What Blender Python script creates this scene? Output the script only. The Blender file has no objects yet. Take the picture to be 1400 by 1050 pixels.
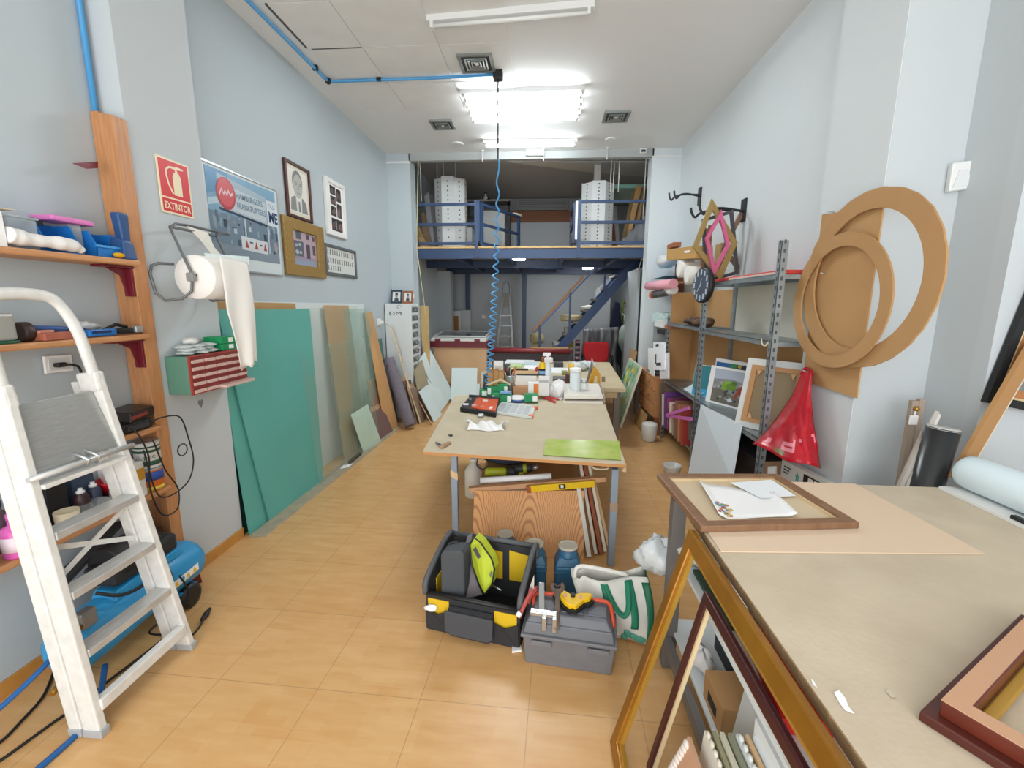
import bpy,bmesh,math,random
from mathutils import Vector,Matrix,Euler
random.seed(7)
sc=bpy.context.scene
col=sc.collection
PI=math.pi
# ---------------------------------------------------------------- camera, light, exposure
FPX,PITCH,YAW,ROLL,EYE=610.4,0.17798,0.07201,0.00395,1.75
cam_data=bpy.data.cameras.new('camera')
cam_data.sensor_fit='HORIZONTAL'; cam_data.sensor_width=36
cam_data.lens=FPX/1400*36
cam_data.clip_start=0.05; cam_data.clip_end=60
cam=bpy.data.objects.new('camera',cam_data); col.objects.link(cam)
FWD=Vector((-math.sin(YAW)*math.cos(PITCH),math.cos(YAW)*math.cos(PITCH),-math.sin(PITCH)))
_r=Vector((math.cos(YAW),math.sin(YAW),0)); _u=_r.cross(FWD)
RGT=_r*math.cos(ROLL)+_u*math.sin(ROLL); UPV=-_r*math.sin(ROLL)+_u*math.cos(ROLL)
cam.matrix_world=Matrix(((RGT.x,UPV.x,-FWD.x,0),(RGT.y,UPV.y,-FWD.y,0),(RGT.z,UPV.z,-FWD.z,EYE),(0,0,0,1)))
sc.camera=cam
sc.view_settings.view_transform='Standard'
sc.view_settings.look='None'
sc.view_settings.gamma=1
sc.view_settings.use_curve_mapping=False
sc.view_settings.exposure=0.13
sc.cycles.use_denoising=True
sc.cycles.max_bounces=8
sc.cycles.transparent_max_bounces=12
sc.cycles.sample_clamp_indirect=6
world=bpy.data.worlds.new('sky'); sc.world=world; world.use_nodes=True
wb=world.node_tree.nodes['Background']
wb.inputs[0].default_value=(0.97,0.99,1,1); wb.inputs[1].default_value=1.6
def area(name,loc,aim,sx,sy,power,color):
    l=bpy.data.lights.new(name,'AREA'); l.shape='RECTANGLE'; l.size=sx; l.size_y=sy
    l.energy=power; l.color=color
    o=bpy.data.objects.new(name,l); col.objects.link(o)
    o.location=loc
    o.rotation_euler=(Vector(aim)-Vector(loc)).to_track_quat('-Z','Y').to_euler()
    return o
# daylight that falls in through the open shop front behind the viewer
area('shopfront_daylight',(0.0,-1.7,1.7),(0.0,5.0,2.6),4.4,3.0,125,(0.98,0.99,1.0))

# ---------------------------------------------------------------- helpers
def W(u,v,x=None,y=None,z=None):
    """point of the photograph (1400x1050) on the plane x=, y= or z="""
    d=FWD+RGT*((u-700)/FPX)-UPV*((v-525)/FPX)
    if x is not None: t=x/d.x
    elif y is not None: t=y/d.y
    else: t=(z-EYE)/d.z
    p=d*t; p.z += EYE
    return p
def lin(c):
    return c/12.92 if c <= 0.04045 else ((c+0.055)/1.055)**2.4
def rgb(h):
    h=h.lstrip('#')
    return tuple(lin(int(h[i:i+2],16)/255) for i in (0,2,4))+(1,)
_mc={}
def mat(name,base,rough=0.6,metal=0.0,kind='plain',c2=None,scale=1.0,bump=0.0,emit=0.0,alpha=1.0,stretch=(1,1,1),spec=0.5):
    if name in _mc: return _mc[name]
    m=bpy.data.materials.new(name); m.use_nodes=True
    nt=m.node_tree; N=nt.nodes; L=nt.links
    b=N['Principled BSDF']
    b.inputs['Base Color'].default_value=rgb(base)
    b.inputs['Roughness'].default_value=rough
    b.inputs['Metallic'].default_value=metal
    b.inputs['Specular IOR Level'].default_value=spec
    if alpha < 1: b.inputs['Alpha'].default_value=alpha
    if emit:
        b.inputs['Emission Color'].default_value=rgb(base); b.inputs['Emission Strength'].default_value=emit
    if kind == 'glass':
        b.inputs['Alpha'].default_value=alpha
    def coord():
        tc=N.new('ShaderNodeTexCoord'); mp=N.new('ShaderNodeMapping')
        mp.inputs['Scale'].default_value=tuple(s*scale for s in stretch)
        L.new(tc.outputs['Object'],mp.inputs['Vector']); return mp
    if c2 and kind in ('plain','wood','speckle','rings'):
        mp=coord()
        cr=N.new('ShaderNodeValToRGB')
        cr.color_ramp.elements[0].color=rgb(base); cr.color_ramp.elements[1].color=rgb(c2)
        if kind == 'wood':
            t=N.new('ShaderNodeTexNoise'); t.inputs['Scale'].default_value=6; t.inputs['Detail'].default_value=6; t.inputs['Distortion'].default_value=0.6
            cr.color_ramp.elements[0].position=0.35; cr.color_ramp.elements[1].position=0.65
            fac=t.outputs['Fac']
        elif kind == 'speckle':
            t=N.new('ShaderNodeTexNoise'); t.inputs['Scale'].default_value=30; t.inputs['Detail'].default_value=4
            cr.color_ramp.elements[0].position=0.45; cr.color_ramp.elements[1].position=0.75
            fac=t.outputs['Fac']
        elif kind == 'rings':
            # cathedral grain: arched contours around two flame centres across the panel
            t=N.new('ShaderNodeSeparateXYZ')
            def M(op,a,b=None):
                q=N.new('ShaderNodeMath'); q.operation=op
                for k,w in enumerate((a,b)):
                    if w is None: continue
                    if isinstance(w,(int,float)): q.inputs[k].default_value=w
                    else: L.new(w,q.inputs[k])
                return q.outputs[0]
            ns=N.new('ShaderNodeTexNoise'); ns.inputs['Scale'].default_value=7; ns.inputs['Detail'].default_value=3; L.new(mp.outputs[0],ns.inputs['Vector'])
            u=M('SUBTRACT',M('PINGPONG',M('ADD',t.outputs[0],10.0),0.2),0.0)
            u=M('ADD',u,M('MULTIPLY',M('SUBTRACT',ns.outputs['Fac'],0.5),0.05))
            v_=M('ADD',M('MULTIPLY',t.outputs[2],0.55),M('MULTIPLY',M('MULTIPLY',u,u),14.0))
            fac=M('ADD',M('MULTIPLY',M('SINE',M('MULTIPLY',v_,150.0)),0.5),0.5)
            cr.color_ramp.elements[0].position=0.0; cr.color_ramp.elements[1].position=0.45
        else:
            t=N.new('ShaderNodeTexNoise'); t.inputs['Scale'].default_value=3; t.inputs['Detail'].default_value=3
            cr.color_ramp.elements[0].position=0.3; cr.color_ramp.elements[1].position=0.7
            fac=t.outputs['Fac']
        L.new(mp.outputs[0],t.inputs['Vector']); L.new(fac,cr.inputs[0]); L.new(cr.outputs[0],b.inputs['Base Color'])
    if bump:
        mp=coord(); t=N.new('ShaderNodeTexNoise'); t.inputs['Scale'].default_value=25; t.inputs['Detail'].default_value=3
        bp=N.new('ShaderNodeBump'); bp.inputs['Strength'].default_value=bump; bp.inputs['Distance'].default_value=0.01
        L.new(mp.outputs[0],t.inputs['Vector']); L.new(t.outputs['Fac'],bp.inputs['Height']); L.new(bp.outputs[0],b.inputs['Normal'])
    _mc[name]=m
    return m

def world_of(o):
    m=o.matrix_basis.copy()
    while o.parent is not None:
        o=o.parent; m=o.matrix_basis @ m
    return m
def frame(x,up=None,y=None):
    """rotation matrix whose local x runs along x and z roughly along up"""
    x=Vector(x).normalized(); up=Vector(up or (0,0,1))
    y=up.cross(x).normalized(); z=x.cross(y)
    return Matrix((x,y,z)).transposed()
class MB:
    def __init__(s): s.v=[]; s.f=[]; s.mats=[]; s.mi=[]; s.cur=0; s.sm=[]
    def use(s,m):
        if m not in s.mats: s.mats.append(m)
        s.cur=s.mats.index(m); return s
    def add(s,vs,fs,smooth=False):
        n=len(s.v); s.v += [Vector(p) for p in vs]
        for f in fs: s.f.append([n+i for i in f]); s.mi.append(s.cur); s.sm.append(smooth)
        return s
    def box(s,lo,hi):
        (a,b,c),(d,e,f)=lo,hi
        return s.hexa([(a,b,c),(d,b,c),(d,e,c),(a,e,c)],[(a,b,f),(d,b,f),(d,e,f),(a,e,f)])
    def cbox(s,c,size,rot=None):
        c=Vector(c); hx,hy,hz=(q/2 for q in size)
        R=rot.to_matrix() if isinstance(rot,Euler) else (rot or Matrix.Identity(3))
        P=lambda x,y,z: c+R @ Vector((x,y,z))
        return s.hexa([P(-hx,-hy,-hz),P(hx,-hy,-hz),P(hx,hy,-hz),P(-hx,hy,-hz)],[P(-hx,-hy,hz),P(hx,-hy,hz),P(hx,hy,hz),P(-hx,hy,hz)])
    def hexa(s,bot,top):
        return s.prism2(bot,top)
    def prism2(s,bot,top,smooth=False):
        n=len(bot)
        fs=[list(range(n))[::-1],[n+i for i in range(n)]]
        s.add(list(bot)+list(top),fs)
        k=len(s.v)-2*n
        for i in range(n):
            j=(i+1) % n
            s.f.append([k+i,k+j,k+n+j,k+n+i]); s.mi.append(s.cur); s.sm.append(smooth)
        return s
    def slab(s,pts,th,nrm=None):
        """plate: corner polygon pts (world), thickened by th along its normal (th<0: the other way)"""
        pts=[Vector(p) for p in pts]
        if nrm is None:
            nrm=Vector((0,0,0))
            for i in range(len(pts)):
                a,b=pts[i],pts[(i+1) % len(pts)]; nrm += a.cross(b)
            nrm.normalize()
        nrm=Vector(nrm)
        return s.prism2(pts,[p+nrm*th for p in pts])
    def ring(s,outer,inner,th,nrm):
        """flat frame between two loops of equal count, thickened"""
        nrm=Vector(nrm); n=len(outer)
        vs=[Vector(p) for p in outer]+[Vector(p) for p in inner]
        vs += [p+nrm*th for p in vs]
        fs=[]
        for i in range(n):
            j=(i+1) % n
            fs += [[i,j,n+j,n+i],[2*n+i,3*n+i,3*n+j,2*n+j],[i,2*n+i,2*n+j,j],[n+i,n+j,3*n+j,3*n+i]]
        return s.add(vs,fs)
    def tube(s,path,r,n=8,closed=False,caps=True,flat=1.0):
        P=[Vector(p) for p in path]; m=len(P)
        R=r if isinstance(r,(list,tuple)) else [r]*m
        k0=len(s.v); pu=None
        for i in range(m):
            if closed: t=P[(i+1) % m]-P[i-1]
            else: t=P[min(i+1,m-1)]-P[max(i-1,0)]
            if t.length < 1e-9: t=Vector((0,0,1))
            t.normalize()
            if pu is None:
                a=Vector((0,0,1)) if abs(t.z) < 0.9 else Vector((1,0,0))
                pu=t.cross(a).normalized()
            pu=(pu-t*pu.dot(t)).normalized(); pw=t.cross(pu)
            for q in range(n):
                a=2*PI*q/n
                s.v.append(P[i]+(pu*math.cos(a)+pw*math.sin(a)*flat)*R[i])
        for i in range(m if closed else m-1):
            j=(i+1) % m
            for q in range(n):
                w=(q+1) % n
                s.f.append([k0+i*n+q,k0+i*n+w,k0+j*n+w,k0+j*n+q]); s.mi.append(s.cur); s.sm.append(True)
        if caps and not closed:
            s.f.append([k0+q for q in range(n)][::-1]); s.mi.append(s.cur); s.sm.append(False)
            s.f.append([k0+(m-1)*n+q for q in range(n)]); s.mi.append(s.cur); s.sm.append(False)
        return s
    def lathe(s,prof,c=(0,0,0),axis=(0,0,1),n=20,sq=None):
        """prof: (radius, height) list"""
        c=Vector(c); A=Vector(axis).normalized()
        a=Vector((1,0,0)) if abs(A.x) < 0.9 else Vector((0,1,0))
        U=(a-A*a.dot(A)).normalized(); V=A.cross(U); k0=len(s.v); m=len(prof)
        for r,h in prof:
            for q in range(n):
                t=2*PI*q/n; cu,sv=math.cos(t),math.sin(t)
                if sq:
                    e=1/max(abs(cu),abs(sv)); f=1+(e-1)*sq; cu *= f; sv *= f
                s.v.append(c+A*h+U*(cu*r)+V*(sv*r))
        for i in range(m-1):
            for q in range(n):
                w=(q+1) % n
                s.f.append([k0+i*n+q,k0+i*n+w,k0+(i+1)*n+w,k0+(i+1)*n+q]); s.mi.append(s.cur); s.sm.append(True)
        s.f.append([k0+q for q in range(n)][::-1]); s.mi.append(s.cur); s.sm.append(False)
        s.f.append([k0+(m-1)*n+q for q in range(n)]); s.mi.append(s.cur); s.sm.append(False)
        return s
    def grid(s,fn,nu,nv,smooth=True):
        vs=[fn(i/nu,j/nv) for j in range(nv+1) for i in range(nu+1)]
        fs=[[j*(nu+1)+i,j*(nu+1)+i+1,(j+1)*(nu+1)+i+1,(j+1)*(nu+1)+i] for j in range(nv) for i in range(nu)]
        return s.add(vs,fs,smooth)
    def blob(s,c,r,n=14,m=8,wob=0.0,seed=1):
        c=Vector(c); rx,ry,rz=r if isinstance(r,(tuple,list)) else (r,r,r)
        rnd=random.Random(seed); ph=[rnd.uniform(0,6.28) for _ in range(6)]
        def fn(a,b):
            t=2*PI*a; p=PI*(b*0.998+0.001)-PI/2
            k=1+wob*(math.sin(3*t+ph[0])*math.cos(2*p+ph[1])+0.6*math.sin(7*t+ph[2])*math.sin(5*p+ph[3])+0.4*math.sin(11*t+9*p+ph[4]))
            return c+Vector((rx*math.cos(t)*math.cos(p)*k,ry*math.sin(t)*math.cos(p)*k,rz*math.sin(p)*k))
        return s.grid(fn,n,m)
    def build(s,name,m=None,parent=None,bevel=0.0,solid=0.0,subsurf=0,local=False):
        me=bpy.data.meshes.new(name)
        if not s.v: s.v=[Vector((0,0,0))]
        if parent is None:
            lo=Vector((min(p.x for p in s.v),min(p.y for p in s.v),min(p.z for p in s.v)))
            hi=Vector((max(p.x for p in s.v),max(p.y for p in s.v),max(p.z for p in s.v)))
            org=Vector(((lo.x+hi.x)/2,(lo.y+hi.y)/2,lo.z)) if not local else Vector((0,0,0))
            vs=[p-org for p in s.v]
        else:
            org=Vector((0,0,0))
            inv=Matrix.Identity(4) if local else world_of(parent).inverted()
            vs=[inv @ p for p in s.v]
        me.from_pydata([tuple(p) for p in vs],[],s.f)
        ms=s.mats if s.mats else [m]
        for q in ms: me.materials.append(q)
        me.polygons.foreach_set('material_index',s.mi); me.polygons.foreach_set('use_smooth',s.sm)
        bm=bmesh.new(); bm.from_mesh(me); bmesh.ops.recalc_face_normals(bm,faces=bm.faces); bm.to_mesh(me); bm.free()
        me.update()
        o=bpy.data.objects.new(name,me); col.objects.link(o)
        o.location=org if parent is None else (0,0,0)
        if parent is not None: o.parent=parent
        if solid:
            md=o.modifiers.new('thick','SOLIDIFY'); md.thickness=solid; md.offset=0
        if bevel:
            md=o.modifiers.new('bevel','BEVEL'); md.width=bevel; md.segments=2; md.limit_method='ANGLE'; md.angle_limit=math.radians(50)
        if subsurf:
            md=o.modifiers.new('sub','SUBSURF'); md.levels=subsurf; md.render_levels=subsurf
        return o
def tag(o,label,cat,group=None,kind=None):
    o['label']=label; o['category']=cat
    if group: o['group']=group
    o['kind']=kind or 'thing'
    return o
def thing(name,label,cat,loc=(0,0,0),rz=0.0,group=None):
    o=bpy.data.objects.new(name,None); col.objects.link(o); o.empty_display_size=0.05
    o.location=loc; o.rotation_euler=(0,0,rz)
    return tag(o,label,cat,group)
def struct(o): o['kind']='structure'; return o
def dup(root,loc,rz=None,label=None,group=None):
    r=root.copy(); col.objects.link(r); r.location=loc
    if rz is not None: r.rotation_euler=(0,0,rz)
    if label: r['label']=label
    if group: r['group']=group
    for ch in list(root.children):
        c=ch.copy(); col.objects.link(c); c.parent=r
        for g in list(ch.children):
            d=g.copy(); col.objects.link(d); d.parent=c
    return r
def text_mesh(mb,txt,org,xdir,ydir,size,depth=0.001,m=None,bold=0.0,width=None):
    """lettering lying on the plane through org spanned by xdir (reading direction) and ydir (up)"""
    cu=bpy.data.curves.new('t','FONT'); cu.body=txt; cu.size=1; cu.extrude=0; cu.offset=bold; cu.resolution_u=3
    o=bpy.data.objects.new('t',cu); col.objects.link(o)
    dg=bpy.context.evaluated_depsgraph_get(); dg.update()
    me=bpy.data.meshes.new_from_object(o.evaluated_get(dg))
    X=Vector(xdir).normalized(); Y=Vector(ydir).normalized(); Z=X.cross(Y); org=Vector(org)
    w=max((v.co.x for v in me.vertices),default=1)
    kx=size if width is None else width/max(w,1e-6)
    if m: mb.use(m)
    vs=[org+X*(v.co.x*kx)+Y*(v.co.y*size)+Z*depth for v in me.vertices]
    mb.add(vs,[list(p.vertices) for p in me.polygons])
    bpy.data.objects.remove(o); bpy.data.curves.remove(cu); bpy.data.meshes.remove(me)
    return mb
def arc(c,r,a0,a1,n,U=(1,0,0),V=(0,0,1)):
    c=Vector(c); U=Vector(U); V=Vector(V)
    return [c+U*(r*math.cos(a0+(a1-a0)*i/n))+V*(r*math.sin(a0+(a1-a0)*i/n)) for i in range(n+1)]
def smooth_path(pts,k=6):
    P=[Vector(p) for p in pts]; out=[]
    for i in range(len(P)-1):
        p0=P[max(i-1,0)]; p1=P[i]; p2=P[i+1]; p3=P[min(i+2,len(P)-1)]
        for j in range(k):
            t=j/k
            out.append(0.5*((2*p1)+(p2-p0)*t+(2*p0-5*p1+4*p2-p3)*t*t+(3*p1-p0-3*p2+p3)*t**3))
    out.append(P[-1]); return out
class Quad:
    """a flat rectangle in space: (a,b) in 0..1 from its lower left corner; n = towards the viewer"""
    def __init__(s,bl,br,tl,n=None):
        s.o=Vector(bl); s.X=Vector(br)-s.o; s.Y=Vector(tl)-s.o
        s.n=s.X.cross(s.Y).normalized()
    def p(s,a,b,d=0.0): return s.o+s.X*a+s.Y*b+s.n*d
    def rect(s,mb,a0,b0,a1,b1,d=0.0,th=0.0008):
        return mb.slab([s.p(a0,b0,d),s.p(a1,b0,d),s.p(a1,b1,d),s.p(a0,b1,d)],th,s.n)
    def poly(s,mb,pts,d=0.0,th=0.0008):
        return mb.slab([s.p(a,b,d) for a,b in pts],th,s.n)
    def ell(s,mb,a,b,ra,rb,d=0.0,n=16,th=0.0008):
        return s.poly(mb,[(a+ra*math.cos(2*PI*i/n),b+rb*math.sin(2*PI*i/n)) for i in range(n)],d,th)
    def frame(s,mb,wa,wb,d,th):
        return mb.ring([s.p(0,0,d),s.p(1,0,d),s.p(1,1,d),s.p(0,1,d)],[s.p(wa,wb,d),s.p(1-wa,wb,d),s.p(1-wa,1-wb,d),s.p(wa,1-wb,d)],th,s.n)
# ---------------------------------------------------------------- shared materials
WHITE=mat('white_paint','f0f0ee',0.5)
PAPER=mat('white_paper','f4f4f4',0.8)
BLACK=mat('black_plastic','1b1c1e',0.5)
DGREY=mat('dark_grey_plastic','3a3c40',0.55)
STEEL=mat('galvanised_steel','aab4b8',0.38,0.6,c2='8e999d',scale=3)
ALU=mat('bare_aluminium','c9cccd',0.32,0.8)
BLUEST=mat('blue_painted_steel','2a4061',0.45)
CARD=mat('brown_cardboard','b98d5c',0.85,c2='c39967',scale=0.7)
KRAFT=mat('kraft_board','c49a66',0.8,c2='b78d59',scale=0.8)
MDF=mat('beige_fibreboard','d3c5ab',0.8,c2='cabb9f',scale=1.6)
OAKV=mat('oak_veneer','c0733a',0.5,kind='wood',c2='d48a4f',scale=1.0,stretch=(1,1,6))
BEECH=mat('beech_board','bb8152',0.5,kind='wood',c2='c99163',scale=1.2,stretch=(8,8,0.8))
BEECHH=mat('beech_shelf_board','bf8656',0.5,kind='wood',c2='cb9566',scale=1.2,stretch=(8,0.8,8))
PINE=mat('pine_wood','e3cfaa',0.6,kind='wood',c2='d8c199',scale=1.5,stretch=(6,1,6))
MAROON=mat('maroon_paint','6e1424',0.4)
RED=mat('bright_red','c8182a',0.45)
GREENB=mat('green_carton','118f56',0.55)
BLUEP=mat('bright_blue_plastic','1c76c4',0.4)
CLEARP=mat('clear_plastic','dfe8ea',0.15,kind='glass',alpha=0.35)
GLASS=mat('sheet_glass','b7d6c8',0.05,kind='glass',alpha=0.12)
YEL=mat('yellow_plastic','e9bf12',0.45)
# ---------------------------------------------------------------- room shell
GREYW=mat('pale_blue_grey_wall_paint','bac5ca',0.75)
GREYW2=mat('pale_grey_wall_paint','c3cacd',0.75)
WHITEW=mat('white_wall_paint','d6dde0',0.75)
CEILM=mat('ceiling_white','e3e5e5',0.85)
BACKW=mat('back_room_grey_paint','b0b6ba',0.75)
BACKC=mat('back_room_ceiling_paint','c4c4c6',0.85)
SKIRT=mat('ochre_skirting_tile','c8914a',0.4,c2='bd8540',scale=4)
TILE,TROT,TX,TY=0.4864,-0.0339,-0.8485*1.75,1.2617*1.75
def floor_material():
    m=bpy.data.materials.new('wood_look_floor_tile'); m.use_nodes=True
    nt=m.node_tree; N=nt.nodes; L=nt.links; b=N['Principled BSDF']
    tc=N.new('ShaderNodeTexCoord'); mp=N.new('ShaderNodeMapping'); mp.vector_type='TEXTURE'
    mp.inputs['Location'].default_value=(TX,TY,0); mp.inputs['Rotation'].default_value=(0,0,TROT)
    mp.inputs['Scale'].default_value=(TILE,TILE,TILE)
    L.new(tc.outputs['Object'],mp.inputs['Vector'])
    # seam grid
    def brick(scale,w,h,mortar,off):
        t=N.new('ShaderNodeTexBrick'); t.inputs['Scale'].default_value=scale
        t.inputs['Brick Width'].default_value=w; t.inputs['Row Height'].default_value=h
        t.inputs['Mortar Size'].default_value=mortar; t.offset=off; t.squash=1
        L.new(mp.outputs[0],t.inputs['Vector']); return t
    seam=brick(1,1,1,0.0045,0)
    seam.inputs['Mortar Smooth'].default_value=0.4
    blk=brick(1,0.34,0.1,0.0,0.37)
    blk.inputs['Color1'].default_value=(0.25,0.25,0.25,1); blk.inputs['Color2'].default_value=(0.75,0.75,0.75,1)
    big=brick(1,0.52,0.3,0.0,0.6)
    big.inputs['Color1'].default_value=(0.3,0.3,0.3,1); big.inputs['Color2'].default_value=(0.7,0.7,0.7,1)
    ns=N.new('ShaderNodeTexNoise'); ns.inputs['Scale'].default_value=2.2; ns.inputs['Detail'].default_value=6
    mp2=N.new('ShaderNodeMapping'); mp2.inputs['Scale'].default_value=(1,5,1)
    L.new(mp.outputs[0],mp2.inputs['Vector']); L.new(mp2.outputs[0],ns.inputs['Vector'])
    def mix(a,bb,f):
        x=N.new('ShaderNodeMix'); x.data_type='RGBA'; x.inputs[0].default_value=f
        L.new(a,x.inputs[6]); L.new(bb,x.inputs[7]); return x.outputs[2]
    k=mix(mix(blk.outputs['Color'],big.outputs['Color'],0.5),ns.outputs['Fac'],0.5)
    cr=N.new('ShaderNodeValToRGB')
    cr.color_ramp.elements[0].position=0.33; cr.color_ramp.elements[0].color=rgb('cf9d62')
    cr.color_ramp.elements[1].position=0.68; cr.color_ramp.elements[1].color=rgb('dcb27c')
    L.new(k,cr.inputs[0])
    mx=N.new('ShaderNodeMix'); mx.data_type='RGBA'
    L.new(seam.outputs['Fac'],mx.inputs[0]); L.new(cr.outputs[0],mx.inputs[6]); mx.inputs[7].default_value=rgb('b58d5e')
    L.new(mx.outputs[2],b.inputs['Base Color'])
    b.inputs['Roughness'].default_value=0.32; b.inputs['Specular IOR Level'].default_value=0.35
    return m
XL,XR,YJ,ZC=-2.40,1.91,7.0,3.94
YB,ZB,XB=11.2,4.2,1.98
Y0=-1.8
struct(MB().box((XL-0.1,Y0,-0.1),(3.4,YB+0.1,0)).build('floor',floor_material(),None,local=True))
struct(MB().box((XL-0.1,Y0,ZC),(3.4,YJ+0.1,ZC+0.1)).build('ceiling',CEILM))
struct(MB().box((XL-0.1,Y0,0),(XL,YB+0.1,ZB)).build('wall_left',GREYW))
p=MB(); p.box((XL-0.02,2.444,0),(-2.26,2.98,ZC)); struct(p.build('wall_left_pillar',GREYW2))
struct(MB().box((XR,3.15,0),(XR+0.1,YJ+0.2,ZC)).build('wall_right',WHITEW))
p=MB(); p.use(GREYW2); p.use(WHITEW)
p.cur=0; p.box((1.772,2.63,0),(2.24,3.178,ZC))
p.cur=1; p.box((1.768,2.632,0),(1.773,3.182,ZC)); struct(p.build('wall_right_pillar'))
struct(MB().box((2.14,2.38,0),(2.24,2.66,ZC)).build('wall_right_return',GREYW2))
struct(MB().box((2.14,2.30,0),(3.4,2.38,ZC)).build('wall_right_near',mat('bright_grey_wall_paint','c6cdd1',0.75)))
struct(MB().box((3.3,Y0,0),(3.4,2.3,ZC)).build('wall_right_front',GREYW2))
# jambs and head of the opening to the back room
struct(MB().box((XL-0.02,YJ,0),(-2.045,7.26,ZC)).build('wall_left_jamb',GREYW))
struct(MB().box((1.50,YJ,0),(XR+0.02,7.26,ZC)).build('wall_right_jamb',WHITEW))
struct(MB().box((-2.06,YJ,3.835),(1.52,7.1,ZB)).build('wall_opening_head',mat('ceiling_white_dimmed','a9adad',0.8)))  # ceiling white darkened in the colour to offset glare from the rear lamp
p=MB(); p.box((XL,6.985,3.80),(-2.04,7.0,3.83)).box((1.49,6.985,3.815),(XR,7.0,3.84)); struct(p.build('trim_1',CEILM))
# back room
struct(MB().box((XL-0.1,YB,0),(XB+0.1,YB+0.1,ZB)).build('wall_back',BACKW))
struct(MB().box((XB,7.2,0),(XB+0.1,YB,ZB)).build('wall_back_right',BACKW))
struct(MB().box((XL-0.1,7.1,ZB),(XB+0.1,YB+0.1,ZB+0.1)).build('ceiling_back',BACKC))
p=MB(); a=[W(695,222,z=4.18),W(895,222,z=4.18),W(895,243,z=4.18),W(800,235,z=4.18)]
p.slab(a,0.03,(0,0,1)); struct(p.build('ceiling_back_soffit',mat('soffit_paint','e6e6e6',0.85)))
struct(MB().box((XL-0.02,10.0,0),(-2.1,10.3,2.45)).build('wall_back_left_pier',BACKW))
struct(MB().box((XL-0.02,10.0,2.642),(-2.1,10.3,ZB)).build('wall_back_left_upper_pier',BACKW))
# skirtings
p=MB(); p.box((-2.26,2.44,0),(-2.248,2.98,0.075)); struct(p.build('baseboard_left',SKIRT,None,bevel=0.002))
p=MB(); p.box((XL,Y0,0),(XL+0.012,2.44,0.075)); struct(p.build('baseboard_left_near',SKIRT,None,bevel=0.002))
# front of the room behind the viewer: an open shop front between low wall and fascia
p=MB(); p.box((XL-0.1,Y0-0.1,3.6),(3.4,Y0,ZC)).box((XL-0.1,Y0-0.1,0),(-2.2,Y0,3.6)).box((2.6,Y0-0.1,0),(3.4,Y0,3.6)); struct(p.build('wall_front',GREYW2))
# suspended tiles over the left half of the ceiling
TILEM=mat('ceiling_tile_board','e6e7e5',0.9,c2='dfdfdd',scale=1.2)
xs=[-2.1,-1.615,-0.945,-0.335]; ys=[2.36,2.98,3.612,4.222,4.873,5.5]
p=MB()
for i in range(3):
    for j in range(5):
        g=0.006
        z0=3.932
        p.box((xs[i]+g,ys[j]+g,z0),(xs[i+1]-g,ys[j+1]-g,ZC+0.001))
struct(p.build('ceiling_tiles',TILEM))
p=MB(); dk=mat('open_joint_shadow','5b5a58',0.9)  # dark strips paint in the shade of the open ceiling joints
p.box((-2.115,3.62,3.9295),(-2.095,4.2,3.9395)).box((-2.07,4.212,3.9295),(-1.63,4.226,3.9395)); struct(p.build('joint_shadow_strips',dk))

# ---------------------------------------------------------------- lamps on the ceiling
TUBE=mat('lit_fluorescent_tube','f4fbff',0.3,emit=62.0)
TUBEOFF=mat('unlit_tube','e9ebe9',0.35)
FITW=mat('lamp_enamel','e4e6e4',0.4)
def batten(loc,rz,lit,label,group,n=2):
    t=thing('fluorescent_lamp',label,'ceiling lamp',loc,rz,group)
    b=MB(); hw=0.045 if n == 2 else 0.028; b.box((-0.64,-hw,-0.05),(0.64,hw,0)); b.build('housing',FITW,t,bevel=0.004,local=True)
    for s in ((-1,1) if n == 2 else (0,)):
        m=MB(); m.tube([(-0.60,s*0.032,-0.075),(0.60,s*0.032,-0.075)],0.014,10); m.build('tube',TUBE if lit else TUBEOFF,t,local=True)
    for s in (-1,1):
        m=MB(); m.box((s*0.60-0.012,-hw,-0.095),(s*0.60+0.012,hw,-0.045)); m.build('lamp_holder',FITW,t,bevel=0.003,local=True)
    return t
batten((-0.31,3.80,ZC),math.radians(-4),False,'unlit slim white fluorescent batten nearest the viewer',None,1)
for k,(y,lab) in enumerate(((5.08,'lit fluorescent batten, the front one of the bright row of three'),(5.37,'lit fluorescent batten in the middle of the bright row of three'),(5.66,'lit fluorescent batten, the rear one of the bright row of three'))):
    batten((-0.27,y,ZC),0,True,lab,'bright battens over the work tables')
batten((-0.24,6.54,ZC),math.radians(1),True,'lit single fluorescent batten farthest back, near the back room opening',None,1)
for (x,y,lab) in ((-0.27,5.37,0),):
    pass
VENTM=mat('vent_grey_metal','8f9492',0.45,0.4); VENTD=mat('vent_dark_slot','3a3d3d',0.8)
def vent(x,y,s,label):
    t=thing('ceiling_vent',label,'air vent',(x,y,ZC),0,'square ceiling air diffusers')
    b=MB(); b.box((-s/2+0.01,-s/2+0.01,-0.02),(s/2-0.01,s/2-0.01,0)); b.build('backing',VENTD,t,local=True)
    def sq(h,z): return [(-h,-h,z),(h,-h,z),(h,h,z),(-h,h,z)]
    f=MB(); f.ring(sq(s/2,-0.025),sq(s/2-0.03,-0.025),0.025,(0,0,1)); f.build('frame',VENTM,t,local=True)
    for k in (1,2,3):
        h=s/2-0.03-k*0.028
        f=MB(); f.ring(sq(h,-0.03),sq(h-0.013,-0.026),0.012,(0,0,1)); f.build('louvre',VENTM,t,local=True)
    f=MB(); f.add([(-0.02,-0.02,-0.02),(0.02,-0.02,-0.02),(0.02,0.02,-0.02),(-0.02,0.02,-0.02),(0,0,-0.035)],[[0,1,4],[1,2,4],[2,3,4],[3,0,4]]); f.build('core',FITW,t,local=True)
vent(-0.665,4.53,0.32,'square metal air diffuser between the ceiling tiles, left of the air hose box')
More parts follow.
